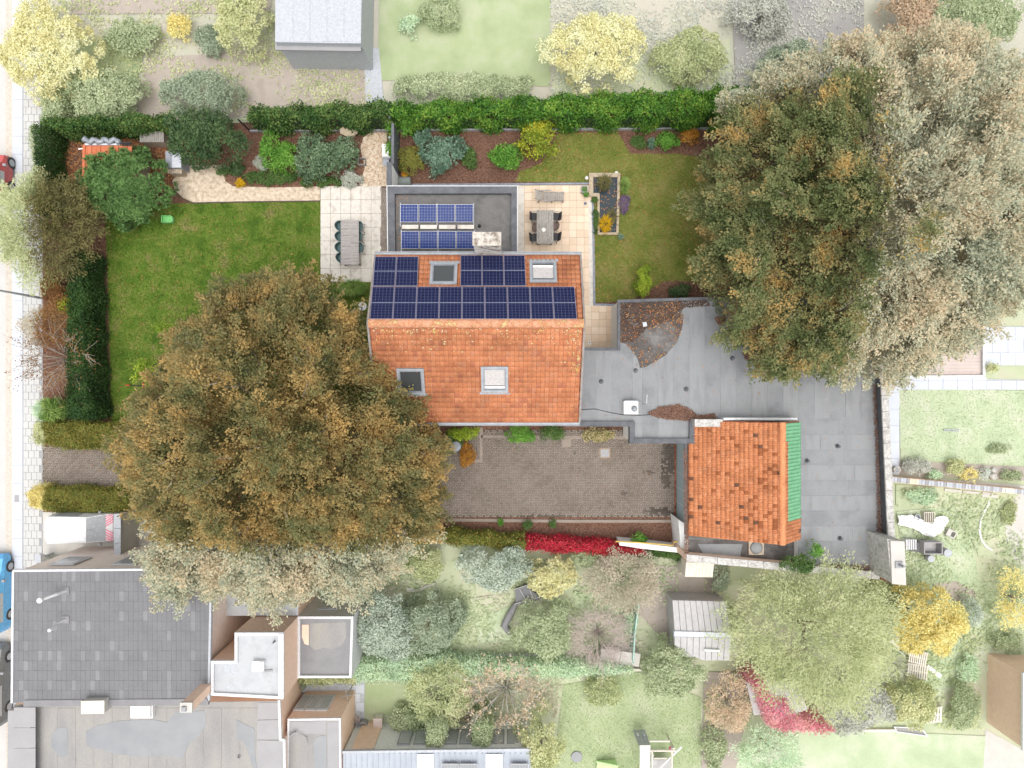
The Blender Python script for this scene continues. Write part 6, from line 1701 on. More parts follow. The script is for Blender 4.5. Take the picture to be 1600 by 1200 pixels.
# ------------------------------------------------------------------ vehicles
def car(name, label, cat, x0, x1, yc, w, h, mb_, axis='x', hood=.24, flip=1, glass=True):
    """low loft body with cabin; built pointing +x then turned"""
    L_ = x1 - x0
    r = thing(name, label, cat, (0, 0, 0))
    secs = [(0, .86, .55, .95 * h), (.05, .98, .90, h), (.30, 1, .90, h), (1 - hood - .22, 1, .86, h), (1 - hood - .20, 1, .86, h), (1 - hood + .02, 1, .92, .66 * h), (.96, .95, .9, .56 * h), (1, .84, .8, .42 * h)]
    mb = MB(); rings = []
    for t, a, c, zz in secs:
        X = -L_ / 2 + t * L_; wa, wc = w / 2 * a, w / 2 * c
        zm = min(.56 * h, zz * .8)
        rings.append([(X, -wa, .24), (X, -wa, zm), (X, -wc, zz * .97), (X, -wc * .86, zz), (X, wc * .86, zz), (X, wc, zz * .97), (X, wa, zm), (X, wa, .24)])
    for i in range(len(rings) - 1):
        for k in range(8):
            mb.face([rings[i][k], rings[i + 1][k], rings[i + 1][(k + 1) % 8], rings[i][(k + 1) % 8]])
    mb.face(rings[0]); mb.face(rings[-1][::-1]); mb.build('body', mb_, r)
    a0_, a1_ = -L_ / 2 + L_ * (1 - hood - .195), -L_ / 2 + L_ * (1 - hood + .015)
    gb_ = MB(); gb_.face([(a0_, -w * .40, h + .004), (a1_, -w * .44, .66 * h + .02), (a1_, w * .44, .66 * h + .02), (a0_, w * .40, h + .004)]); gb_.build('windscreen', M['pale_window'], r)
    for s in (-1, 1):
        gb_ = MB(); gb_.face([(-L_ * .36, s * (w * .5 + .003), .60 * h), (L_ * .02, s * (w * .5 + .003), .60 * h), (L_ * .02, s * (w * .455 + .004), .92 * h), (-L_ * .36, s * (w * .46 + .004), .92 * h)][::s]); gb_.build('side_window', M['pale_window'], r)
        gb_ = MB(); gb_.box(L_ * (.5 - hood - .08), s * (w / 2 + .09), .62 * h, .12, .16, .13); gb_.build('wing_mirror', M['pale_dark'], r)
        for t in (-.30, .33):
            gb_ = MB(); gb_.tube([(t * L_, s * (w / 2 - .17), .31), (t * L_, s * (w / 2 + .01), .31)], .31, 16); wh_ = gb_.build('wheel', M['tyre'], r)
            gb_ = MB(); gb_.tube([(t * L_, s * (w / 2 + .011), .31), (t * L_, s * (w / 2 + .022), .31)], .19, 10); gb_.build('rim', M['pale_grey'], wh_)
        gb_ = MB(); gb_.box(L_ * .478, s * w * .34, .34 * h, .05, .26, .12); gb_.build('headlight', M['bright_white'], r)
    if axis == 'y': r.rotation_euler = (0, 0, pi / 2 * flip); r.location = (yc, (x0 + x1) / 2, 0)
    else: r.location = ((x0 + x1) / 2, yc, 0)
    return r
xa, yv = G(68, 828.5, 1.7); xb = G(179, 828, 1.0)[0]
van = car('parked_van', 'small white van with pink striped bonnet parked below the drive hedge', 'van', xa, xb, yv, 1.55, 1.72, M['car_white'], hood=.13)
L_ = xb - xa; s0 = L_ * (.5 - .125); 
st_ = MB(); n_ = 5
for s in (-1, 1):
    for q in range(n_):
        u0 = q / n_; wq = .5 / n_
        y0_, y1_ = s * .04, s * .66
        def zb(t): return (.66 - .10 * min(1, max(0, t)) * 1.0) * 1.72 + .03
        xs_ = [s0 + .02 + (L_ * .10) * 0, 0]
        W_ = L_ * .105
        yq = [s * (.03 + .66 * (q) / n_), s * (.03 + .66 * (q + .5) / n_)]
        f_ = [(s0 + .0, yq[0], zb(0)), (s0 + .0, yq[1], zb(0)), (s0 + W_, min(max(yq[1] * s + .26, 0), .72) * s, zb(.8)), (s0 + W_, min(max(yq[0] * s + .26, 0), .72) * s, zb(.8))]
        st_.face(f_[::-s])
o_ = st_.build('bonnet_stripe', M['signal_pink'], None); o_.parent = van
wp = MB(); wp.tube([(L_ * .20, .0, 1.74), (L_ * .26, .03, 1.60)], .012, 4); o_ = wp.build('aerial', M['pale_dark'], None); o_.parent = van
def kerb_car(name, label, py0, py1, pxr, m):
    y1_, y0_ = G(0, py0, .8)[1], G(0, py1, .8)[1]; xr = G(pxr, 0, .8)[0]
    return car(name, label, 'car', y0_, y1_, xr - .85, 1.7, 1.42, M[m], axis='y')
kerb_car('parked_car', 'bright blue car at the left edge beside the slate roofed house', 868, 988, 6, 'car_blue')
kerb_car('parked_car', 'dark car at the lower left edge below the blue one', 1010, 1135, 4, 'car_dark')
kerb_car('parked_car', 'red car at the left edge opposite the olive tree', 240, 300, 8, 'car_red')
x, y = G(67.5, 870, .8); lb = thing('letter_box', 'white letter box on a post below the white van', 'letter box', (x, y, 0)); mb = MB(); mb.box(x, y, .9, .28, .38, .30); mb.build('box', PW, lb); mb = MB(); mb.box(x, y + .02, 1.2, .34, .44, .03); mb.build('lid', M['pale_grey'], lb); mb = MB(); mb.box(x, y, 0, .08, .08, .9); mb.build('post', M['pale_grey'], lb)
x0, y0 = G(40, 459, 5.2); lm = thing('street_lamp', 'thin grey street lamp arm crossing the gutter at the left edge', 'street lamp', (G(66, 466, 0)[0], G(66, 466, 0)[1], 0))
mb = MB(); q = G(66, 466, 0); mb.tube([(q[0], q[1], 0), (q[0], q[1], 3.0), (q[0] - .05, q[1], 4.2)], [.07, .05, .04], 8); mb.build('pole', M['pale_grey'], lm)
mb = MB(); mb.tube([(q[0] - .05, q[1], 4.2), (q[0] - 1.0, q[1] + .25, 4.4), (q[0] - 1.9, q[1] + .5, 4.45)], .05, 7); mb.build('arm', M['pale_grey'], lm)
mb = MB(); mb.box(q[0] - 2.1, q[1] + .55, 4.38, .6, .22, .1, -.25); mb.build('head', M['pale_white'], lm)
for py, lab in ((755, 'small square metal cover in the pavement by the drive'),):
    x, y = G(26, py + 24, .05); mb = MB(); mb.box(x, y, .04, .24, .38, .012); mb.box(x, y, .052, .05, .2, .004); tag(mb.build('manhole_cover', M['pale_bitumen_band']), lab, 'cover')
x, y = G(183, 840, 1.6); pr_ = thing('gate_pillar', 'grey wall strip right of the white van bonnet', 'wall', (x, y, 0)); mb = MB(); mb.prism(poly([(178.5, 804), (188, 804), (188, 872), (178.5, 872)], 1.8), 0, 1.8); mb.build('masonry', M['pale_sand'], pr_)
for q in range(3):
    mb = MB(); mb.prism(poly([(178, 803 + q * 23), (188.5, 803 + q * 23), (188.5, 825.5 + q * 23), (178, 825.5 + q * 23)], 1.88), 1.801, 1.88); mb.build('coping', M['pale_grey'], pr_)
sheet('neighbour_drive', [(67, 800), (186, 803), (235, 812), (235, 870), (67, 870)], .022, M['pale_sand'])

# ------------------------------------------------------------------ ground patches of the neighbours
GP = [
 ('neighbour_ground', [(67, -400), (2200, -400), (2200, 100), (1346, 142), (67, 198)], 'pale_border_ground'),
 ('neighbour_lawn', [(570, 1066), (640, 1066), (700, 1080), (700, 1128), (640, 1118), (570, 1118)], 'pale_lawn'),
 ('neighbour_lawn', [(880, 1070), (1000, 1050), (1095, 1090), (1095, 1290), (850, 1290), (870, 1160)], 'pale_lawn'),
 ('neighbour_lawn', [(1300, 1140), (1540, 1150), (1530, 1290), (1130, 1290), (1130, 1200), (1260, 1140)], 'pale_lawn_light'),
 ('neighbour_lawn', [(1405, 607), (1700, 612), (1700, 732), (1407, 718)], 'pale_lawn_light'),
 ('neighbour_lawn', [(1400, 800), (1480, 790), (1520, 850), (1530, 910), (1700, 900), (1700, 1050), (1540, 1050), (1400, 1120), (1390, 915), (1418, 900)], 'pale_lawn_light'),
 ('garden_bed', [(1407, 720), (1700, 735), (1700, 755), (1394, 742)], 'pale_soil'),
 ('garden_bed', [(700, 1075), (745, 1075), (745, 1140), (690, 1140)], 'pale_soil'),
 ('garden_bed', [(1000, 882), (1068, 886), (1130, 905), (1130, 940), (1046, 938), (1044, 1010), (1000, 960)], 'pale_soil'),
 ('garden_bed', [(1100, 1050), (1180, 1050), (1150, 1200), (1096, 1200)], 'pale_soil'),
 ('bare_soil', [(1400, 757), (1700, 775), (1700, 860), (1580, 880), (1530, 870), (1500, 800), (1440, 790), (1400, 790)], 'pale_ground'),
 ('bare_soil', [(1570, 790), (1610, 760), (1700, 770), (1700, 890), (1590, 882), (1572, 850)], 'pale_sand'),
 ('bare_soil', [(1455, 912), (1495, 908), (1525, 925), (1525, 945), (1490, 940)], 'pale_soil'),
 ('garden_path', [(705, 940), (770, 930), (775, 1000), (720, 1010)], 'pale_ground'),
 ('groundcover_bed', [(745, 970), (800, 945), (800, 1000), (748, 1005)], 'pale_lawn_light'),
 ('groundcover_bed', [(895, 925), (980, 925), (975, 960), (900, 955)], 'pale_lawn_light'),
 ('neighbour_lawn', [(600, -300), (860, -300), (860, 135), (590, 125)], 'pale_lawn'),
 ('bare_soil', [(110, -20), (430, -20), (420, 20), (110, 22)], 'pale_soil'),
 ('bare_soil', [(230, 90), (430, 78), (572, 85), (572, 172), (210, 190)], 'pale_soil'),
 ('garden_path', [(568, 75), (592, 75), (600, 165), (572, 168)], 'pale_grey'),
 ('neighbour_lawn', [(67, 60), (230, 60), (200, 190), (67, 192)], 'pale_lawn'),
 ('gravel_yard', [(1140, -100), (1350, -100), (1350, 136), (1150, 140)], 'pale_bitumen'),
 ('bare_soil', [(870, 90), (1140, 60), (1145, 140), (860, 150)], 'pale_ground'),
]
for i, (n_, pts, mk) in enumerate(GP): sheet(n_, pts, .026 + .003 * i, M[mk])
for n_, pts, d_, mk, lab in (('grass', GP[4][1], 150, 'pale_leaf_green', 'pale grass of the lawn beside the blue stone path'), ('grass', GP[2][1], 170, 'pale_leaf_green', 'pale grass around the climbing frame'), ('grass', GP[5][1], 120, 'pale_leaf_green', 'rough pale grass around the white tarpaulin')):
    grass(n_, pts, d_, mk, .036, lab)

for pts, n_, mk, lab in (([(560, 870), (1060, 880), (1060, 1035), (560, 1035)], 9000, 'pale_leaf_green', 'pale ground cover between the bushes south of the creeper'),
                         ([(1100, 900), (1390, 915), (1540, 1000), (1530, 1140), (1100, 1140)], 12000, 'pale_leaf_olive', 'pale ground cover under the wide yellow green tree'),
                         ([(1395, 760), (1600, 780), (1600, 1045), (1400, 1045)], 7000, 'pale_leaf_green', 'pale weeds over the rough ground by the pallets'),
                         ([(690, 1060), (880, 1060), (860, 1170), (600, 1165), (640, 1120)], 5000, 'pale_leaf_brown', 'pale leaf litter under the nearly bare magnolia'),
                         ([(67, 0), (580, 0), (580, 172), (67, 192)], 9000, 'pale_leaf_olive', 'pale low growth over the ground beyond the back hedge'),
                         ([(860, 0), (1346, 0), (1346, 138), (860, 155)], 9000, 'pale_leaf_grey', 'pale low growth above the laurel hedge')):
    litter('ground_cover', pts, n_, mk, .09, .16, .10, None, lab, 'plants', tilt=.7, lift=.08, dens=lambda x, y: np.clip(.5 + .9 * np.sin(x * .9 + 1) * np.sin(y * 1.1) + .4 * np.sin(x * 2.7) * np.sin(y * 2.3), .04, 1))
# ------------------------------------------------------------------ right hand garden
def slabs_piece(parent_name, pts, sx, sy, m, z=.03, bond=0):
    par = sheet(parent_name, pts, z, M['pale_grey'])
    pl = poly(pts, z); P_ = np.array(pl); lo = P_.min(0); hi = P_.max(0); j = 0; y = lo[1]
    hi[0] = min(hi[0], 28.8)
    while y < hi[1] - .05:
        x = lo[0] - (sx * .5 if (bond and j % 2) else 0)
        while x < hi[0]:
            xa_, xb_ = max(x, lo[0]), min(x + sx, hi[0]); ya_, yb_ = y, min(y + sy, hi[1])
            if xb_ - xa_ > .08 and in_poly(np.array([(xa_ + xb_) / 2]), np.array([(ya_ + yb_) / 2]), pl)[0]:
                mb = MB(); mb.prism([(xa_ + .008, ya_ + .008), (xb_ - .008, ya_ + .008), (xb_ - .008, yb_ - .008), (xa_ + .008, yb_ - .008)], z + .001, z + .03 + random.uniform(-.003, .003)); mb.build('slab', M[m], par)
            x += sx
        y += sy; j += 1
    return par
slabs_piece('stone_path', [(1388, 591), (1404, 591), (1406, 742), (1392, 742)], .60, .90, 'pale_slab')
slabs_piece('stone_path', [(1404.5, 590), (1640, 594), (1640, 609), (1404.5, 606)], .80, .50, 'pale_slab')
slabs_piece('paved_terrace', [(1538, 510), (1700, 510), (1700, 571), (1538, 571)], .85, .70, 'pale_slab', bond=1)
dk_ = sheet('deck', [(1392, 470), (1535, 470), (1535, 587), (1392, 587)], .03, M['pale_deck'])
x0, y1 = G(1393, 471, .05); x1, y0 = G(1534, 586, .05)
for i in range(22):
    w = (y1 - y0) / 22; mb = MB(); mb.prism([(x0, y0 + i * w + .004), (x1, y0 + i * w + .004), (x1, y0 + (i + 1) * w - .004), (x0, y0 + (i + 1) * w - .004)], .031, .075); mb.build('deck_board', M['pale_deck'], dk_)
lw_ = thing('low_wall', 'low pale kerb wall round the neighbour deck', 'wall', P3(1537, 540, 0)); mb = MB(); mb.prism(strip_poly(poly([(1385, 589), (1537, 588), (1536.5, 470)], .2), .14), 0, .25); mb.build('kerb', PW, lw_)
x, y = G(1387, 668, .1)
bw = thing('brick_wall', 'low brick wall topped with grey coping bricks right of the felt roofs', 'wall', P3(1495, 757, 0))
q0, q1 = np.array(G(1388, 748.5, .8)), np.array(G(1610, 770, .8)); dvec = (q1 - q0); ln = np.linalg.norm(dvec); ang = atan2(dvec[1], dvec[0])
mb = MB(); c_ = (q0 + q1) / 2; mb.box(c_[0], c_[1], 0, ln, .30, .68, ang); mb.build('masonry', PB, bw)
nb_ = 46
for i in range(nb_):
    t = (i + .5) / nb_; c_ = q0 + dvec * t; mb = MB(); mb.box(c_[0], c_[1], .681, ln / nb_ - .014, .26, .10 + random.uniform(-.01, .01), ang)
    mb.build('coping_brick', PB if 7 <= i <= 9 else M['pale_wood'] if 37 <= i <= 40 else M['pale_grey'] if i % 3 else M['pale_bitumen_band'], bw)
sheet('garden_path', [(1470, 748), (1640, 762), (1640, 767), (1470, 754)], .05, M['pale_sand'])
for k_, (px, py, rx, ry, h, mk, lab) in enumerate((
 (1432, 728, 24, 14, .8, 'grey', 'grey green shrub in the bed above the low brick wall'),
 (1460, 741, 13, 9, .6, 'mint', 'fresh mint green plant in the bed by the brick wall'),
 (1492, 730, 15, 14, .8, 'yellowgreen', 'yellow green tuft in the bed by the brick wall'),
 (1512, 742, 10, 7, .5, 'yellow', 'straw yellow tuft in the bed by the brick wall'),
 (1537, 740, 11, 11, .6, 'silver', 'silvery plant left of the two round stones'),
 (1580, 742, 18, 10, .5, 'green', 'green plants in the right end of the brick wall bed'),
 (1440, 774, 30, 14, .5, 'mint', 'leafy green weeds below the low brick wall'),
 (1575, 800, 14, 20, .4, 'olive', 'olive weeds beside the curved white pipe'),
 (1549, 574, 11, 7, .6, 'yellowgreen', 'small round bush at the corner of the deck'),
 (1515, 958, 16, 26, 1.4, 'blue', 'blue green shrub right of the golden yellow tree'),
 (1585, 935, 34, 52, 2.0, 'yellow', 'feathery straw yellow shrub at the right edge'),
 (1572, 1000, 24, 18, .8, 'green', 'low green shrub below the feathery straw one'),
 (1512, 1045, 18, 26, .8, 'mint', 'green weeds left of the brick building'),
 (1505, 1100, 24, 40, 1.0, 'green', 'tall green weeds between the pallets and the brick building'),
 (1560, 700, 20, 8, .2, 'green', 'faint leafy patch on the neighbour lawn'))):
    shrub('garden_plant', lab, 'plant', px, py, rx, ry, h, 'pale_leaf_' + mk, .10, lump=.22, style='feather' if mk == 'yellow' else 'leaf', lai=2.4)
rs = []
for px, py, r_, lab in ((1554, 734.5, .15, 'smaller round cream stone with a dark centre in the bed'), (1553.5, 745, .19, 'larger round cream stone with a dark centre in the bed')):
    x, y = G(px, py, .2); o = thing('round_stone', lab, 'ornament', (x, y, 0)); mb = MB(); mb.lathe(x, y, [(r_ * .8, 0), (r_, .1), (r_ * .9, .2), (.05, .24)], 14); mb.build('disc', M['pale_sand'], o, True); mb = MB(); mb.lathe(x + .04, y, [(.035, .235), (.035, .25), (.01, .251)], 8); mb.build('eye', M['pale_dark'], o)
x, y = G(1402, 734, .4); pt_ = thing('plant_pot', 'round pale pot at the end of the blue stone path', 'pot', (x, y, .06)); mb = MB(); mb.lathe(x, y, [(.15, .06), (.19, .42), (.16, .42), (.14, .3)], 14); mb.build('pot', M['pale_sand'], pt_, True); mb = MB(); mb.lathe(x, y, [(.14, .30), (.12, .34), (.01, .35)], 10); mb.build('soil', M['pale_dark'], pt_)
x, y = G(1487, 672, .1); tg = thing('garden_bar', 'pair of short metal bars lying on the right hand lawn', 'bars', (x, y, 0))
for s in (-1, 1):
    mb = MB(); mb.tube([(x - .42, y + s * .04, .07), (x + .42, y + s * .05 - .03, .07)], .025, 6); mb.build('bar', M['pale_grey'], tg)
# white tarpaulin heap
x, y = G(1440, 822, .25); tpn = thing('tarpaulin', 'crumpled white tarpaulin lying on the rough grass', 'tarpaulin', (x, y, 0))
out = poly([(1404, 806), (1422, 804), (1440, 812), (1455, 818), (1463, 808), (1472, 805), (1480, 808), (1479, 820), (1470, 832), (1458, 839), (1445, 837), (1432, 828), (1415, 822), (1403, 820)], .2)
N_ = 34; P_ = np.array(out); lo, hi = P_.min(0), P_.max(0); gx_ = np.linspace(lo[0], hi[0], N_); gy_ = np.linspace(lo[1], hi[1], N_)
mb = MB()
def tz(a, c): return .12 + .10 * abs(sin(a * 5 + c * 3)) + .07 * abs(sin(a * 2.1 - c * 7)) + .05 * sin(c * 11 + a * 4)
for i in range(N_ - 1):
    for j in range(N_ - 1):
        cx, cy_ = (gx_[i] + gx_[i + 1]) / 2, (gy_[j] + gy_[j + 1]) / 2
        if in_poly(np.array([cx]), np.array([cy_]), out)[0]: mb.face([(gx_[a], gy_[c], tz(gx_[a], gy_[c])) for a, c in ((i, j), (i + 1, j), (i + 1, j + 1), (i, j + 1))])
mb.build('sheet', M['bright_white'], tpn)
x, y = G(1434, 808, .3); mb = MB(); mb.lathe(x, y, [(.12, 0), (.16, .3), (.13, .3), (.10, .08)], 12); tag(mb.build('bucket', M['pale_grey']), 'grey bucket half wrapped in the white tarpaulin', 'bucket')
x, y = G(1451, 808, .3); cr = thing('crate', 'wire and wood crate behind the white tarpaulin', 'crate', (x, y, 0))
for k_ in range(6):
    mb = MB(); mb.box(x - .26 + k_ * .104, y, .02, .03, .50, .36); mb.build('slat', M['pale_wood'], cr)
mb = MB(); mb.box(x, y + .27, .02, .6, .03, .38); mb.box(x, y - .27, .02, .6, .03, .38); mb.build('frame', M['pale_wood'], cr)
x, y = G(1487, 834, .3); bc = thing('concrete_block', 'hollow pale concrete block right of the white tarpaulin', 'block', (x, y, 0)); cA = radians(-28)
def rot_(a, c): return (x + a * cos(cA) - c * sin(cA), y + a * sin(cA) + c * cos(cA))
mb = MB(); mb.ring([rot_(-.26, -.2), rot_(.26, -.2), rot_(.26, .2), rot_(-.26, .2)], [rot_(-.02, -.14), rot_(.2, -.14), rot_(.2, .14), rot_(-.02, .14)], 0, .3); mb.build('shell', M['pale_sand'], bc)
mb = MB(); mb.face([(*rot_(-.02, -.14), .08), (*rot_(.2, -.14), .08), (*rot_(.2, .14), .08), (*rot_(-.02, .14), .08)]); mb.build('floor', M['pale_dark'], bc)
x0, y1 = G(1443, 847, .9); x1, y0 = G(1472, 866, .9); gbx = thing('skip', 'grey open topped trailer box on the rough grass below the tarpaulin', 'trailer', ((x0 + x1) / 2, (y0 + y1) / 2, 0))
o_ = [(x0, y0), (x1, y0), (x1, y1), (x0, y1)]; i_ = [(x0 + .05, y0 + .05), (x1 - .05, y0 + .05), (x1 - .05, y1 - .05), (x0 + .05, y1 - .05)]
mb = MB(); mb.ring(o_, i_, .35, .95); mb.build('side', M['pale_bitumen_band'], gbx); mb = MB(); mb.prism(i_, .36, .45, bottom=True); mb.build('floor', M['pale_weathered_wood'], gbx)
for s in (-1, 1):
    mb = MB(); mb.tube([((x0 + x1) / 2, (y0 + y1) / 2 + s * .22, .22), ((x0 + x1) / 2, (y0 + y1) / 2 + s * .28, .22)], .22, 12); mb.build('wheel', M['tyre'], gbx)
x, y = G(1437, 855, .5); mb = MB(); mb.prism([(x - .5, y - .22), (x + .18, y - .3), (x + .18, y + .3), (x - .5, y + .2)], .1, [.3, .7, .7, .3], bottom=True); tag(mb.build('grey_cover', M['pale_slate']), 'sloping dark cover left of the open trailer box', 'cover')
x, y = G(1424, 851, .5); wsl = thing('white_rack', 'white slatted rack beside the tall chimney', 'rack', (x, y, 0))
for k_ in range(5):
    mb = MB(); mb.box(x - .24 + k_ * .12, y, .0, .08, .55, .5); mb.build('slat', PW, wsl)
for px, py, r_, h_, lab in ((1481, 864, .22, .8, 'grey barrel at the right of the trailer box'), (1455, 873, .19, .5, 'grey barrel just below the trailer box')):
    x, y = G(px, py, h_); o = thing('barrel', lab, 'barrel', (x, y, 0)); mb = MB(); mb.lathe(x, y, [(r_ * .92, 0), (r_, h_ * .5), (r_ * .94, h_ - .02)], 14); mb.build('drum', M['pale_bitumen_band'], o, True); mb = MB(); mb.lathe(x, y, [(r_, h_ - .019), (r_, h_ + .02), (r_ * .9, h_ + .03)], 14); mb.build('lid', M['pale_grey'], o)
mb = MB(); mb.tube([P3(a, c, .1) for a, c in ((1545, 783), (1544, 789), (1537, 800), (1532, 815), (1530, 830), (1534, 845), (1541, 854), (1550, 860))], .055, 8); tag(mb.build('white_pipe', M['bright_white'], smooth=True), 'curved white pipe lying on the bare ground', 'pipe')
x, y = G(1547, 775, .15); mb = MB(); mb.box(x, y, .03, .85, .16, .12, -.08); mb.box(x - .1, y + .14, .03, .6, .1, .1, -.1); tag(mb.build('stone_block', M['pale_sand']), 'pale stone blocks above the curved white pipe', 'blocks')
x, y = G(1503, 767, .1); mb = MB(); mb.box(x - .5, y + .02, .03, .9, .14, .1, -.09); mb.box(x + .5, y - .08, .03, .9, .12, .1, -.09); tag(mb.build('stone_edging', M['pale_sand']), 'pale stones along the foot of the low brick wall', 'stones')
# white house under the right beech
wb_ = building('white_shed', 'white ribbed roof building showing through the right beech', 'building', [(1556, 120), (1760, 120), (1760, 440), (1582, 440), (1556, 200)], 3.0, PW, M['pale_white'])
for k_ in range(26):
    a = 122 + k_ * 12.2; mb = MB(); mb.prism(poly([(1580, a), (1690, a), (1690, a + 3), (1580, a + 3)], 3.05), 3.013, 3.06); mb.build('roof_rib', M['pale_white'], wb_)

# ------------------------------------------------------------------ bottom gardens: sheds, frames, fences
sd_ = thing('garden_shed', 'weathered grey garden shed with a white ridge strip in the lower gardens', 'shed', P3(1095, 985, 0)); z_ = 2.2
mb = MB(); mb.prism(poly([(1054, 942), (1136, 944), (1138, 1028), (1058, 1026)], z_ - .15), 0, z_ - .2); mb.build('wall', M['pale_weathered_wood'], sd_)
rc = [(1050.5, 938), (1133, 940), (1142, 990), (1054, 988)]; rc2 = [(1054, 995), (1142, 997), (1140, 1032), (1098, 1031), (1054, 1006)]
for k_ in range(9):
    a, c = k_ / 9 + .004, (k_ + 1) / 9 - .004; f_ = lambda p, q, t: (p[0] + (q[0] - p[0]) * t, p[1] + (q[1] - p[1]) * t)
    mb = MB(); pl = [G(*f_(rc[0], rc[1], a), z_), G(*f_(rc[0], rc[1], c), z_), G(*f_(rc[3], rc[2], c), z_ + .25), G(*f_(rc[3], rc[2], a), z_ + .25)]
    mb.prism(pl, z_ - .25, [z_, z_, z_ + .25, z_ + .25]); mb.build('roof_sheet', M['pale_weathered_wood'], sd_)
    yb0 = 1008 + 24 * min(1, max(0, (a - .0) / .5)); yb1 = 1008 + 24 * min(1, max(0, (c - 0) / .5))
    pl = [G(1054 + 88 * a, 995 + 2 * a, z_ + .25), G(1054 + 88 * c, 995 + 2 * c, z_ + .25), G(1054 + 86 * c, yb1, z_), G(1054 + 86 * a, yb0, z_)]
    mb = MB(); mb.prism(pl, z_ - .25, [z_ + .25, z_ + .25, z_, z_]); mb.build('roof_sheet', M['pale_weathered_wood'], sd_)
mb = MB(); mb.prism(poly([(1053.5, 986.5), (1142.5, 989), (1142.5, 996.5), (1053.5, 994.5)], z_ + .33), z_ + .1, z_ + .33); mb.build('ridge_cap', M['pale_slab'], sd_)
mb = MB(); mb.prism(poly([(1101, 1015), (1125, 1016), (1125, 1018.5), (1101, 1017.5)], z_ + .3), z_ + .1, z_ + .3); mb.build('batten', M['bright_white'], sd_)
s2 = thing('garden_shed', 'tilted grey shed overgrown with crimson creeper near the bottom right', 'shed', P3(1215, 1095, 0)); z_ = 2.1
rc = [(1196, 1062), (1246, 1068), (1262, 1108), (1212, 1126)]
mb = MB(); mb.prism(poly(rc, z_ - .1), 0, z_ - .1); mb.build('wall', M['pale_weathered_wood'], s2)
for k_ in range(6):
    a, c = k_ / 6 + .005, (k_ + 1) / 6 - .005; mb = MB(); mb.prism([G(*f_(rc[0], rc[1], a), z_), G(*f_(rc[0], rc[1], c), z_), G(*f_(rc[3], rc[2], c), z_), G(*f_(rc[3], rc[2], a), z_)], z_ - .08, z_ + .012 * (k_ % 2)); mb.build('roof_sheet', M['pale_slate' if False else 'pale_weathered_wood'], s2)
mb = MB(); mb.prism(poly([(1166, 1066), (1180, 1064), (1193, 1116), (1178, 1118)], 1.4), 1.3, 1.4); mb.build('lower_roof', M['pale_weathered_wood'], s2)
hedge('red_creeper', 'pale crimson creeper over the tilted shed and fence', [(1178, 1063), (1192, 1064), (1203, 1090), (1228, 1092), (1232, 1112), (1260, 1126), (1300, 1136), (1298, 1141), (1230, 1138), (1205, 1134), (1190, 1100)], 2.3, 'pale_leaf_red', .10, cat='creeper', lai=2.2)
ln_ = building('lean_to_shed', 'small pale board roof against the south wall of the flat roofs', 'shed', [(1072, 878), (1116, 880), (1113, 902), (1070, 901)], 1.9, M['pale_wood'], M['pale_wood'])
for k_ in range(8): onroof(ln_, 'roof_board', [(1072 + k_ * 5.4, 879), (1077 + k_ * 5.4, 879), (1075.5 + k_ * 5.4, 901), (1070.5 + k_ * 5.4, 901)], 1.9, M['pale_wood'], .02 + .008 * (k_ % 2))
# climbing frame
x, y = G(1020, 1175, 1.2); cf_ = thing('climbing_frame', 'wooden climbing frame with a tower and swing beam at the bottom', 'climbing frame', (x, y, 0))
def beam(a, c, r_, m, nm): mb = MB(); mb.tube([a, c], r_, 6); mb.build(nm, m, cf_)
mb = MB(); mb.prism([G(991, 1148, .6), G(1010, 1147, .6), G(1016, 1164, 1.9), G(998, 1165, 1.9)], .3, [.6, .6, 1.9, 1.9]); mb.build('climbing_wall', M['pale_grey'], cf_)
for k_, (px, py) in enumerate(((998, 1151), (1007, 1149), (1001, 1156), (1008, 1153), (1003, 1160), (1010, 1159), (1011, 1162))):
    x, y = G(px, py, 1.1); mb = MB(); mb.lathe(x, y, [(.06, .8 + .09 * k_), (.05, 1.0 + .12 * k_), (.01, 1.05 + .12 * k_)], 6); mb.build('hold', [M['bright_white'], M['pale_slab']][k_ % 2], cf_)
for k_ in range(7):
    mb = MB(); mb.prism(poly([(1000, 1165 + k_ * 8), (1016, 1165 + k_ * 8), (1016, 1172.4 + k_ * 8), (1000, 1172.4 + k_ * 8)], 2.0), 1.93, 2.0, bottom=True); mb.build('roof_board', M['bright_white'], cf_)
for a, c in (((1015, 1158, 2.0), (1047, 1158, 2.0)), ((1015, 1173, 2.0), (1056, 1173, 2.0)), ((1020, 1185, 1.6), (1042, 1185, 1.6)), ((1019, 1173, 2.0), (1019, 1230, 2.0)), ((1050, 1168, 1.9), (1050, 1230, 1.9)), ((1042, 1148, 0), (1053, 1170, 2.1)), ((1031, 1200, 1.2), (1065, 1167, 2.3))):
    beam(P3(*a), P3(*c), .05, M['pale_wood'] if c[0] != 1065 else M['bright_white'], 'beam')
mb = MB(); mb.prism(poly([(1020, 1187), (1048, 1187), (1050, 1230), (1020, 1230)], .9), .82, .9, bottom=True); mb.build('platform', M['pale_weathered_wood'], cf_)
for px, py in ((1001, 1166), (1015, 1166), (1001, 1222), (1019, 1222), (1048, 1222)): x, y = G(px, py, 1); beam((x, y, 0), (x, y, 1.92), .05, M['pale_wood'], 'post')
x, y = G(1049, 1171.5, 1.3); mb = MB(); mb.lathe(x, y, [(.02, 1.12), (.13, 1.2), (.15, 1.3), (.10, 1.42), (.02, 1.44)], 12); tag(mb.build('ball', M['signal_pink'], smooth=True), 'red ball hanging at the climbing frame beam', 'ball')
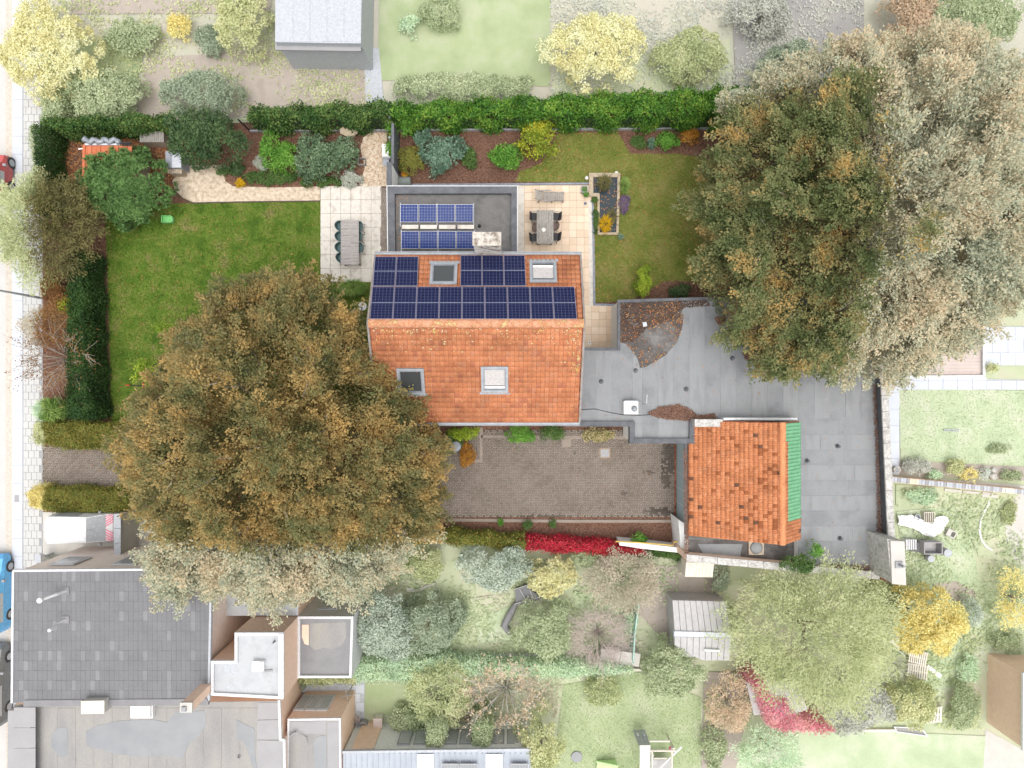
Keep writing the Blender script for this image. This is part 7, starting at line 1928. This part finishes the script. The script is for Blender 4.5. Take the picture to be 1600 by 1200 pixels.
x, y = G(950, 1198, .5); sl = thing('play_slide', 'lime green slide at the bottom edge left of the climbing frame', 'slide', (x, y, 0)); mb = MB(); mb.prism([G(933, 1190, .2), G(965, 1198, .8), G(968, 1225, .8), G(930, 1216, .2)], .05, [.25, .8, .8, .25]); mb.build('chute', M['lime_slide'], sl)
mb = MB(); mb.tube([P3(932, 1190, .3), P3(966, 1197, .88)], .05, 6); mb.build('side_rail', M['lime_slide'], sl)
x, y = G(901, 1183, .1); mb = MB(); mb.lathe(x, y, [(.30, .03), (.31, .09), (.28, .11), (.02, .10)], 18); tag(mb.build('manhole_cover', M['pale_puddle']), 'round grey cover on the grass at the bottom', 'cover')
# long bed edging, bench, pallets, green net
for n_, lab, pts, w, h, m in (('timber_edging', 'grey sleeper edging between the bottom gardens', [(560, 1030), (690, 1022), (720, 1028), (840, 1026)], .3, .25, 'pale_weathered_wood'),
                             ('board_fence', 'pale board fence by the green net', [(938, 1024), (1000, 1032)], .7, .9, 'pale_sand'),
                             ('timber_rail', 'long cream timber rail below the pale board fence', [(943, 1044), (1003, 1047)], .10, .6, 'pale_wood'),
                             ('stone_edging', 'curved pale stone edging below the left beech', [(635, 920), (650, 924), (664, 918), (680, 912)], .16, .15, 'pale_sand'),
                             ('timber_edging', 'thin timber edging along the bottom right lawn', [(1320, 1139), (1350, 1142), (1400, 1142)], .14, .2, 'pale_wood')):
    r = thing(n_, lab, 'edging' if 'edging' in n_ else 'fence', P3(pts[0][0], pts[0][1], 0)); P_ = [np.array(p, float) for p in pts]
    for a, c in zip(P_[:-1], P_[1:]):
        k2 = max(1, int(np.linalg.norm(c - a) / 26))
        for t in range(k2):
            u0, u1 = a + (c - a) * (t / k2 + .006), a + (c - a) * ((t + 1) / k2 - .006); mb = MB(); mb.prism(strip_poly(poly([tuple(u0), tuple(u1)], h), w), 0, h + random.uniform(-.01, .01)); mb.build('stone' if 'stone' in n_ else 'board', M[m], r)
gn = thing('green_net_fence', 'thin green net fence left of the grey garden shed', 'fence', P3(994, 990, 0)); mb = MB(); mb.prism(strip_poly(poly([(998, 942), (992, 985), (989, 1034)], 1.0), .06), .05, 1.1); mb.build('net', M['green_mesh'], gn)
for px, py in ((998, 942), (992, 985), (989, 1034)): x, y = G(px, py, 1); mb = MB(); mb.tube([(x, y, 0), (x, y, 1.2)], .03, 6); mb.build('post', M['green_mesh'], gn)
# covered swing seat between the bushes
x, y = G(815, 950, .6); sw = thing('trampoline_cover', 'dark folded cover and frame poles between the clipped bushes', 'garden cover', (x, y, 0))
mb = MB(); mb.prism([G(805, 922, .5), G(822, 915, .5), G(845, 935, .5), G(835, 940, .5), G(806, 945, .5)], .05, .5); mb.build('cover', M['pale_slate'], sw)
mb = MB(); mb.tube([P3(806, 943, .4), P3(797, 960, .35), P3(788, 978, .3), P3(797, 990, .25)], [.14, .2, .22, .14], 8); mb.build('roll', M['pale_tar'], sw, True)
for a, c in (((804, 944), (846, 932)), ((812, 920), (822, 938)), ((828, 922), (834, 936)), ((803, 921), (828, 913))):
    mb = MB(); mb.tube([P3(*a, .62), P3(*c, .62)], .025, 6); mb.build('pole', M['pale_weathered_wood'], sw)
# pallets and white boards
pbn = thing('white_board', 'long white boards lying crosswise under the pallets', 'boards', P3(1432, 1030, 0))
for a, c, z_ in (((1392, 1001), (1420, 1024), .10), ((1408, 1014), (1418, 1030), .10), ((1448, 1041), (1470, 1057), .12)):
    mb = MB(); mb.prism(strip_poly([G(*a, .1), G(*c, .1)], .22), .03, z_); mb.build('board', M['bright_white'], pbn)
def pallet(label, pts, z_, n):
    r = thing('pallet', label, 'pallet', P3(*np.mean(pts, 0), 0)); A_, B_, C_, D2 = [np.array(p, float) for p in pts]
    for k_ in range(n):
        a, c = k_ / n + .02, (k_ + 1) / n - .025; mb = MB(); mb.prism(poly([tuple(A_ + (B_ - A_) * a), tuple(A_ + (B_ - A_) * c), tuple(D2 + (C_ - D2) * c), tuple(D2 + (C_ - D2) * a)], z_), z_ - .03, z_, bottom=True); mb.build('slat', M['pale_wood'], r)
    for t in (.05, .5, .95):
        u, v = A_ + (D2 - A_) * t, B_ + (C_ - B_) * t; mb = MB(); mb.prism(strip_poly(poly([tuple(u), tuple(v)], z_), .09), .03, z_ - .031); mb.build('runner', M['pale_wood'], r)
pallet('upper grey slatted pallet by the golden tree', [(1422, 1013), (1451, 1021), (1447, 1040), (1419, 1034)], .35, 9)
pallet('lower yellowish slatted pallet under the grey one', [(1419, 1036), (1451, 1041), (1449, 1063), (1417, 1057)], .30, 9)
pallet('leaning pallet in the weeds near the bottom right', [(1447, 1112), (1473, 1103), (1472, 1128), (1442, 1132)], .5, 6)
wn = thing('window_frame', 'old white window frame lying on the bottom right lawn edge', 'window frame', P3(1425, 1143, 0)); mb = MB(); mb.ring(poly([(1396, 1135), (1440, 1137), (1451, 1151), (1400, 1144)], .1), poly([(1399, 1136.5), (1438, 1138.5), (1447, 1149), (1402, 1142.5)], .1), .03, .12); mb.build('frame', PW, wn); mb = MB(); mb.face([(x, y, .06) for x, y in poly([(1399, 1136.5), (1438, 1138.5), (1447, 1149), (1402, 1142.5)], .06)][::-1]); mb.build('pane', M['pale_bitumen'], wn)
# patio furniture at the bottom
x, y = G(590, 1131, .7); st_ = thing('garden_chest', 'pale wooden chest on the patio by the ribbed roof', 'chest', (x, y, 0)); mb = MB(); mb.box(x, y, 0, .42, .48, .6); mb.build('body', M['pale_wood'], st_); mb = MB(); mb.box(x, y, .601, .48, .54, .08); mb.build('lid', M['pale_deck'], st_)
x, y = G(566, 1137, .5); mb = MB(); mb.lathe(x, y, [(.26, 0), (.30, .5), (.27, .52), (.24, .3)], 16); tag(mb.build('round_planter', M['pale_bitumen_band']), 'round grey planter beside the pale wooden chest', 'planter')
for i, (px, py, rx, ry, h, mk, lab) in enumerate((
 (547, 1128, 6, 8, .5, 'mint', 'small light green potted plant on the patio'), (548, 1142, 12, 10, .8, 'green', 'round green potted shrub at the patio corner'), (576, 1145, 7, 7, .6, 'yellow', 'yellow orange potted plant beside the round planter'), (558, 1122, 5, 5, .5, 'pink', 'pinkish potted plant on the patio edge'),
 (470, 1071, 9, 6, .6, 'deep', 'dark potted shrub by the orange brick wall'), (447, 1115, 7, 24, 1.4, 'yellowgreen', 'tall green creeper at the corner of the orange brick block'))):
    shrub('potted_plant', lab, 'plant', px, py, rx, ry, h, 'pale_leaf_' + mk, .08, lump=.18, lai=2.4)
x, y = G(543, 1086, 1.2); bt = thing('rotary_airer', 'folded dark rotary airer on the patio', 'airer', (x, y, 0)); mb = MB(); mb.tube([(x, y, 0), (x, y, 1.3)], .03, 6); mb.build('pole', M['pale_dark'], bt)
for k_ in range(4):
    a = k_ * pi / 2 + .2; mb = MB(); mb.tube([(x, y, 1.25), (x + .35 * cos(a), y + .35 * sin(a), 1.35)], .018, 5); mb.build('arm', M['pale_dark'], bt)

# ------------------------------------------------------------------ neighbours' trees, shrubs and hedges
NT = [
 ('round_tree', 'blue green round tree beside the black roofed extension', 603, 975, 48, 58, 3.0, 'blue', 'leaf'),
 ('clipped_bush', 'dark green clipped bush right of the blue green round tree', 672, 972, 52, 50, 2.4, 'deep', 'leaf'),
 ('mixed_shrub', 'grey green shrub dotted with yellow leaves below the creeper', 772, 885, 60, 38, 2.4, 'blue', 'leaf'),
 ('golden_bush', 'round cream yellow bush below the crimson creeper', 862, 900, 41, 34, 2.0, 'cream', 'rosette'),
 ('clipped_bush', 'large round green bush below the cream yellow one', 848, 984, 49, 50, 2.4, 'green', 'leaf'),
 ('brown_shrub', 'brownish green shrub right of the cream yellow bush', 972, 905, 64, 42, 2.0, 'brown', 'feather'),
 ('round_tree', 'leafy green tree in front of the grey garden shed', 1050, 1045, 50, 48, 2.8, 'green', 'leaf'),
 ('small_shrub', 'soft yellow green shrub on the lawn below the timber rail', 943, 1077, 32, 27, 1.4, 'olive', 'leaf'),
 ('large_tree', 'wide yellow green tree right of the grey garden shed', 1262, 985, 132, 112, 5.0, 'olive', 'feather'),
 ('autumn_tree', 'golden yellow autumn tree near the white boards', 1445, 968, 61, 58, 3.4, 'yellow', 'leaf'),
 ('conifer', 'bright mint green conifer at the bottom beside the lawn', 1198, 1168, 52, 40, 2.4, 'mint', 'feather'),
 ('mottled_shrub', 'mottled grey green shrub with pinkish leaves near the bottom', 1335, 1098, 62, 46, 2.2, 'grey', 'leaf'),
 ('rounded_shrub', 'green and yellow rounded shrub beside the leaning pallet', 1424, 1100, 40, 38, 1.8, 'yellowgreen', 'leaf'),
 ('bright_tree', 'bright lime tree over the end of the ribbed metal roof', 846, 1155, 42, 46, 3.4, 'yellowgreen', 'leaf'),
 ('feathery_shrub', 'feathery pale olive shrub right of the small lawn', 690, 1078, 52, 50, 2.0, 'olive', 'feather'),
 ('leafy_shrub', 'leafy green shrub at the foot of the feathery one', 640, 1125, 34, 24, 1.2, 'green', 'leaf'),
 ('leafy_shrub', 'broad leaved green plants between two clipped columns', 716, 1140, 24, 10, .7, 'mint', 'leaf'),
 ('autumn_shrub', 'orange brown shrub with twigs right of the leafy green tree', 1135, 1095, 30, 46, 1.8, 'orange', 'feather'),
 ('leafy_shrub', 'green shrub patch below the orange brown one', 1115, 1165, 20, 34, 1.2, 'green', 'leaf'),
 ('leafy_shrub', 'small green shrub at the foot of the board roof', 1124, 900, 16, 26, 1.2, 'deep', 'leaf'),
 ('weedy_shrub', 'loose green growth under the left beech near the white van', 90, 878, 28, 12, .8, 'grey', 'leaf'),
 ('weedy_shrub', 'loose green growth under the left beech by the creeper', 665, 880, 34, 30, 1.2, 'olive', 'leaf'),
 ('weedy_shrub', 'mixed green growth between the creeper and the cream bush', 915, 872, 34, 14, 1.0, 'green', 'leaf'),
 ('weedy_shrub', 'green plants beside the green net fence', 985, 970, 12, 24, .8, 'mint', 'leaf'),
 ('weedy_shrub', 'low green growth around the foot of the golden tree', 1380, 930, 40, 36, 1.0, 'olive', 'leaf'),
 ('yellow_tuft', 'clear yellow tuft beside the feathery olive shrub', 653, 1068, 13, 12, .8, 'yellow', 'leaf'),
 # beyond the plot at the top
 ('yellow_tree', 'pale yellow tree at the top left corner', 85, 85, 82, 78, 3.5, 'cream', 'leaf'),
 ('round_tree', 'soft green round tree above the back hedge at the top left', 165, 150, 62, 44, 2.4, 'green', 'leaf'),
 ('round_tree', 'grey green dome shaped tree behind the dark evergreen', 318, 150, 66, 38, 2.6, 'deep', 'leaf'),
 ('upright_tree', 'light green upright tree left of the grey roof at the top', 383, 32, 46, 58, 3.0, 'yellowgreen', 'leaf'),
 ('small_shrub', 'green shrubs at the top left of the bare soil', 205, 60, 46, 30, 1.4, 'green', 'leaf'),
 ('yellow_tuft', 'small yellow bush at the top edge of the bare soil', 283, 42, 22, 20, 1.2, 'yellow', 'leaf'),
 ('small_shrub', 'grey green shrub between the tuft and upright tree', 330, 62, 26, 26, 1.2, 'deep', 'leaf'),
 ('yellow_tree', 'large straw yellow tree above the laurel hedge', 930, 84, 84, 62, 3.4, 'cream', 'leaf'),
 ('brown_shrub', 'olive brown shrub right of the straw yellow tree', 1080, 90, 60, 46, 2.0, 'olive', 'leaf'),
 ('small_shrub', 'grey green shrub above the right end of the laurel hedge', 1235, 100, 48, 36, 2.0, 'deep', 'leaf'),
 ('round_tree', 'light green tree in the top right corner', 1500, 40, 90, 60, 3.2, 'green', 'leaf'),
 ('brown_shrub', 'sandy orange tree at the top edge near the right corner', 1420, 30, 46, 50, 2.8, 'orange', 'leaf'),
 ('small_shrub', 'grey brown shrub at the top edge above the fence', 1190, 25, 50, 36, 2.0, 'grey', 'leaf'),
 ('low_hedge', 'soft green growth along the outside of the laurel hedge', 720, 140, 120, 26, 1.4, 'green', 'leaf'),
 ('round_shrub', 'round green shrub with a pale ring at the top lawn', 690, 20, 34, 26, 1.4, 'green', 'leaf'),
 ('small_shrub', 'bright green bush left of the round shrub at the top lawn', 640, 40, 16, 16, 1.0, 'mint', 'leaf'),
 ('small_shrub', 'dark green shrub under the grey roof at the top', 515, 82, 40, 10, .8, 'grey', 'leaf'),
]
for n_, lab, px, py, rx, ry, h, mk, stl in NT:
    kk = {'leaf': (.13, .08, 3.0), 'feather': (.13, .055, 2.6), 'rosette': (.17, .06, 3)}[stl]
    lp = max(.24, .40 * min(1, rx / 50))
    shrub(n_, lab, 'tree' if 'tree' in n_ or n_ == 'conifer' else 'hedge' if 'hedge' in n_ else 'shrub', px, py, rx, ry, h, 'pale_leaf_' + mk, kk[0], kk[1], kk[2], stl, lp)
bare_shrub('bare_shrub', 'pinkish bare twigged shrub left of the green net', 'shrub', 934, 990, 50, 50, 1.6, 'pale_deck', 'pale_leaf_pink', 1100, .07, n1=64, n2=16, r0=.022)
bare_shrub('magnolia', 'nearly bare tree with pale limbs and orange leaves on the small lawn', 'tree', 790, 1082, 68, 58, 2.6, 'pale_sand', 'pale_leaf_orange', 1300, .13, n1=16, n2=7, r0=.045)
bare_shrub('twiggy_shrub', 'grey twiggy shrub left of the pallets', 'shrub', 1402, 1040, 26, 22, 1.0, 'pale_sand', None, 0, n1=20, n2=6, r0=.02)
hedge('low_hedge', 'long pale green hedge across the bottom gardens', [(556, 1036), (690, 1030), (830, 1040), (960, 1040), (990, 1048), (880, 1056), (700, 1050), (640, 1062), (556, 1062)], 1.3, 'pale_leaf_mint', .11, lai=2.6)
hedge('low_hedge', 'dull green hedge strip along the street north of the drive', [(68, 140), (96, 140), (96, 190), (68, 192)], 1.6, 'pale_leaf_green', .11, lai=2.4)
for px, lab in ((680, 'left clipped green column against the ribbed roof house'), (752.5, 'right clipped green column against the ribbed roof house')):
    hedge('clipped_column', lab, [(px - 10, 1130), (px + 11, 1130), (px + 12, 1170), (px - 12, 1170)], 2.6, 'pale_leaf_green', .09, cat='shrub')
hedge('creeper', 'pale climber on the foot of the black roofed extension', [(464, 1060), (556, 1058), (556, 1066), (464, 1067)], .9, 'pale_leaf_yellowgreen', .09, cat='creeper')
# grey roof building at the top
tr_ = building('grey_roof_house', 'grey flat roof building at the top edge', 'building', [(431, -120), (567, -120), (564, 68), (430, 66)], 3.0, M['pale_grey'], M['pale_grey'])
for k_ in range(5): onroof(tr_, 'roof_sheet', [(432 + k_ * 26.6, -110), (458 + k_ * 26.6, -110), (458 + k_ * 26.5, 65), (432 + k_ * 26.5, 65)], 3.0, M['pale_grey'], .012 + .006 * (k_ % 2))
mb = MB(); mb.prism(poly([(430, 66.5), (564, 68.5), (564, 80), (430, 78)], 2.6), 2.5, 2.62); mb.build('veranda', M['pale_bitumen_band'], tr_)
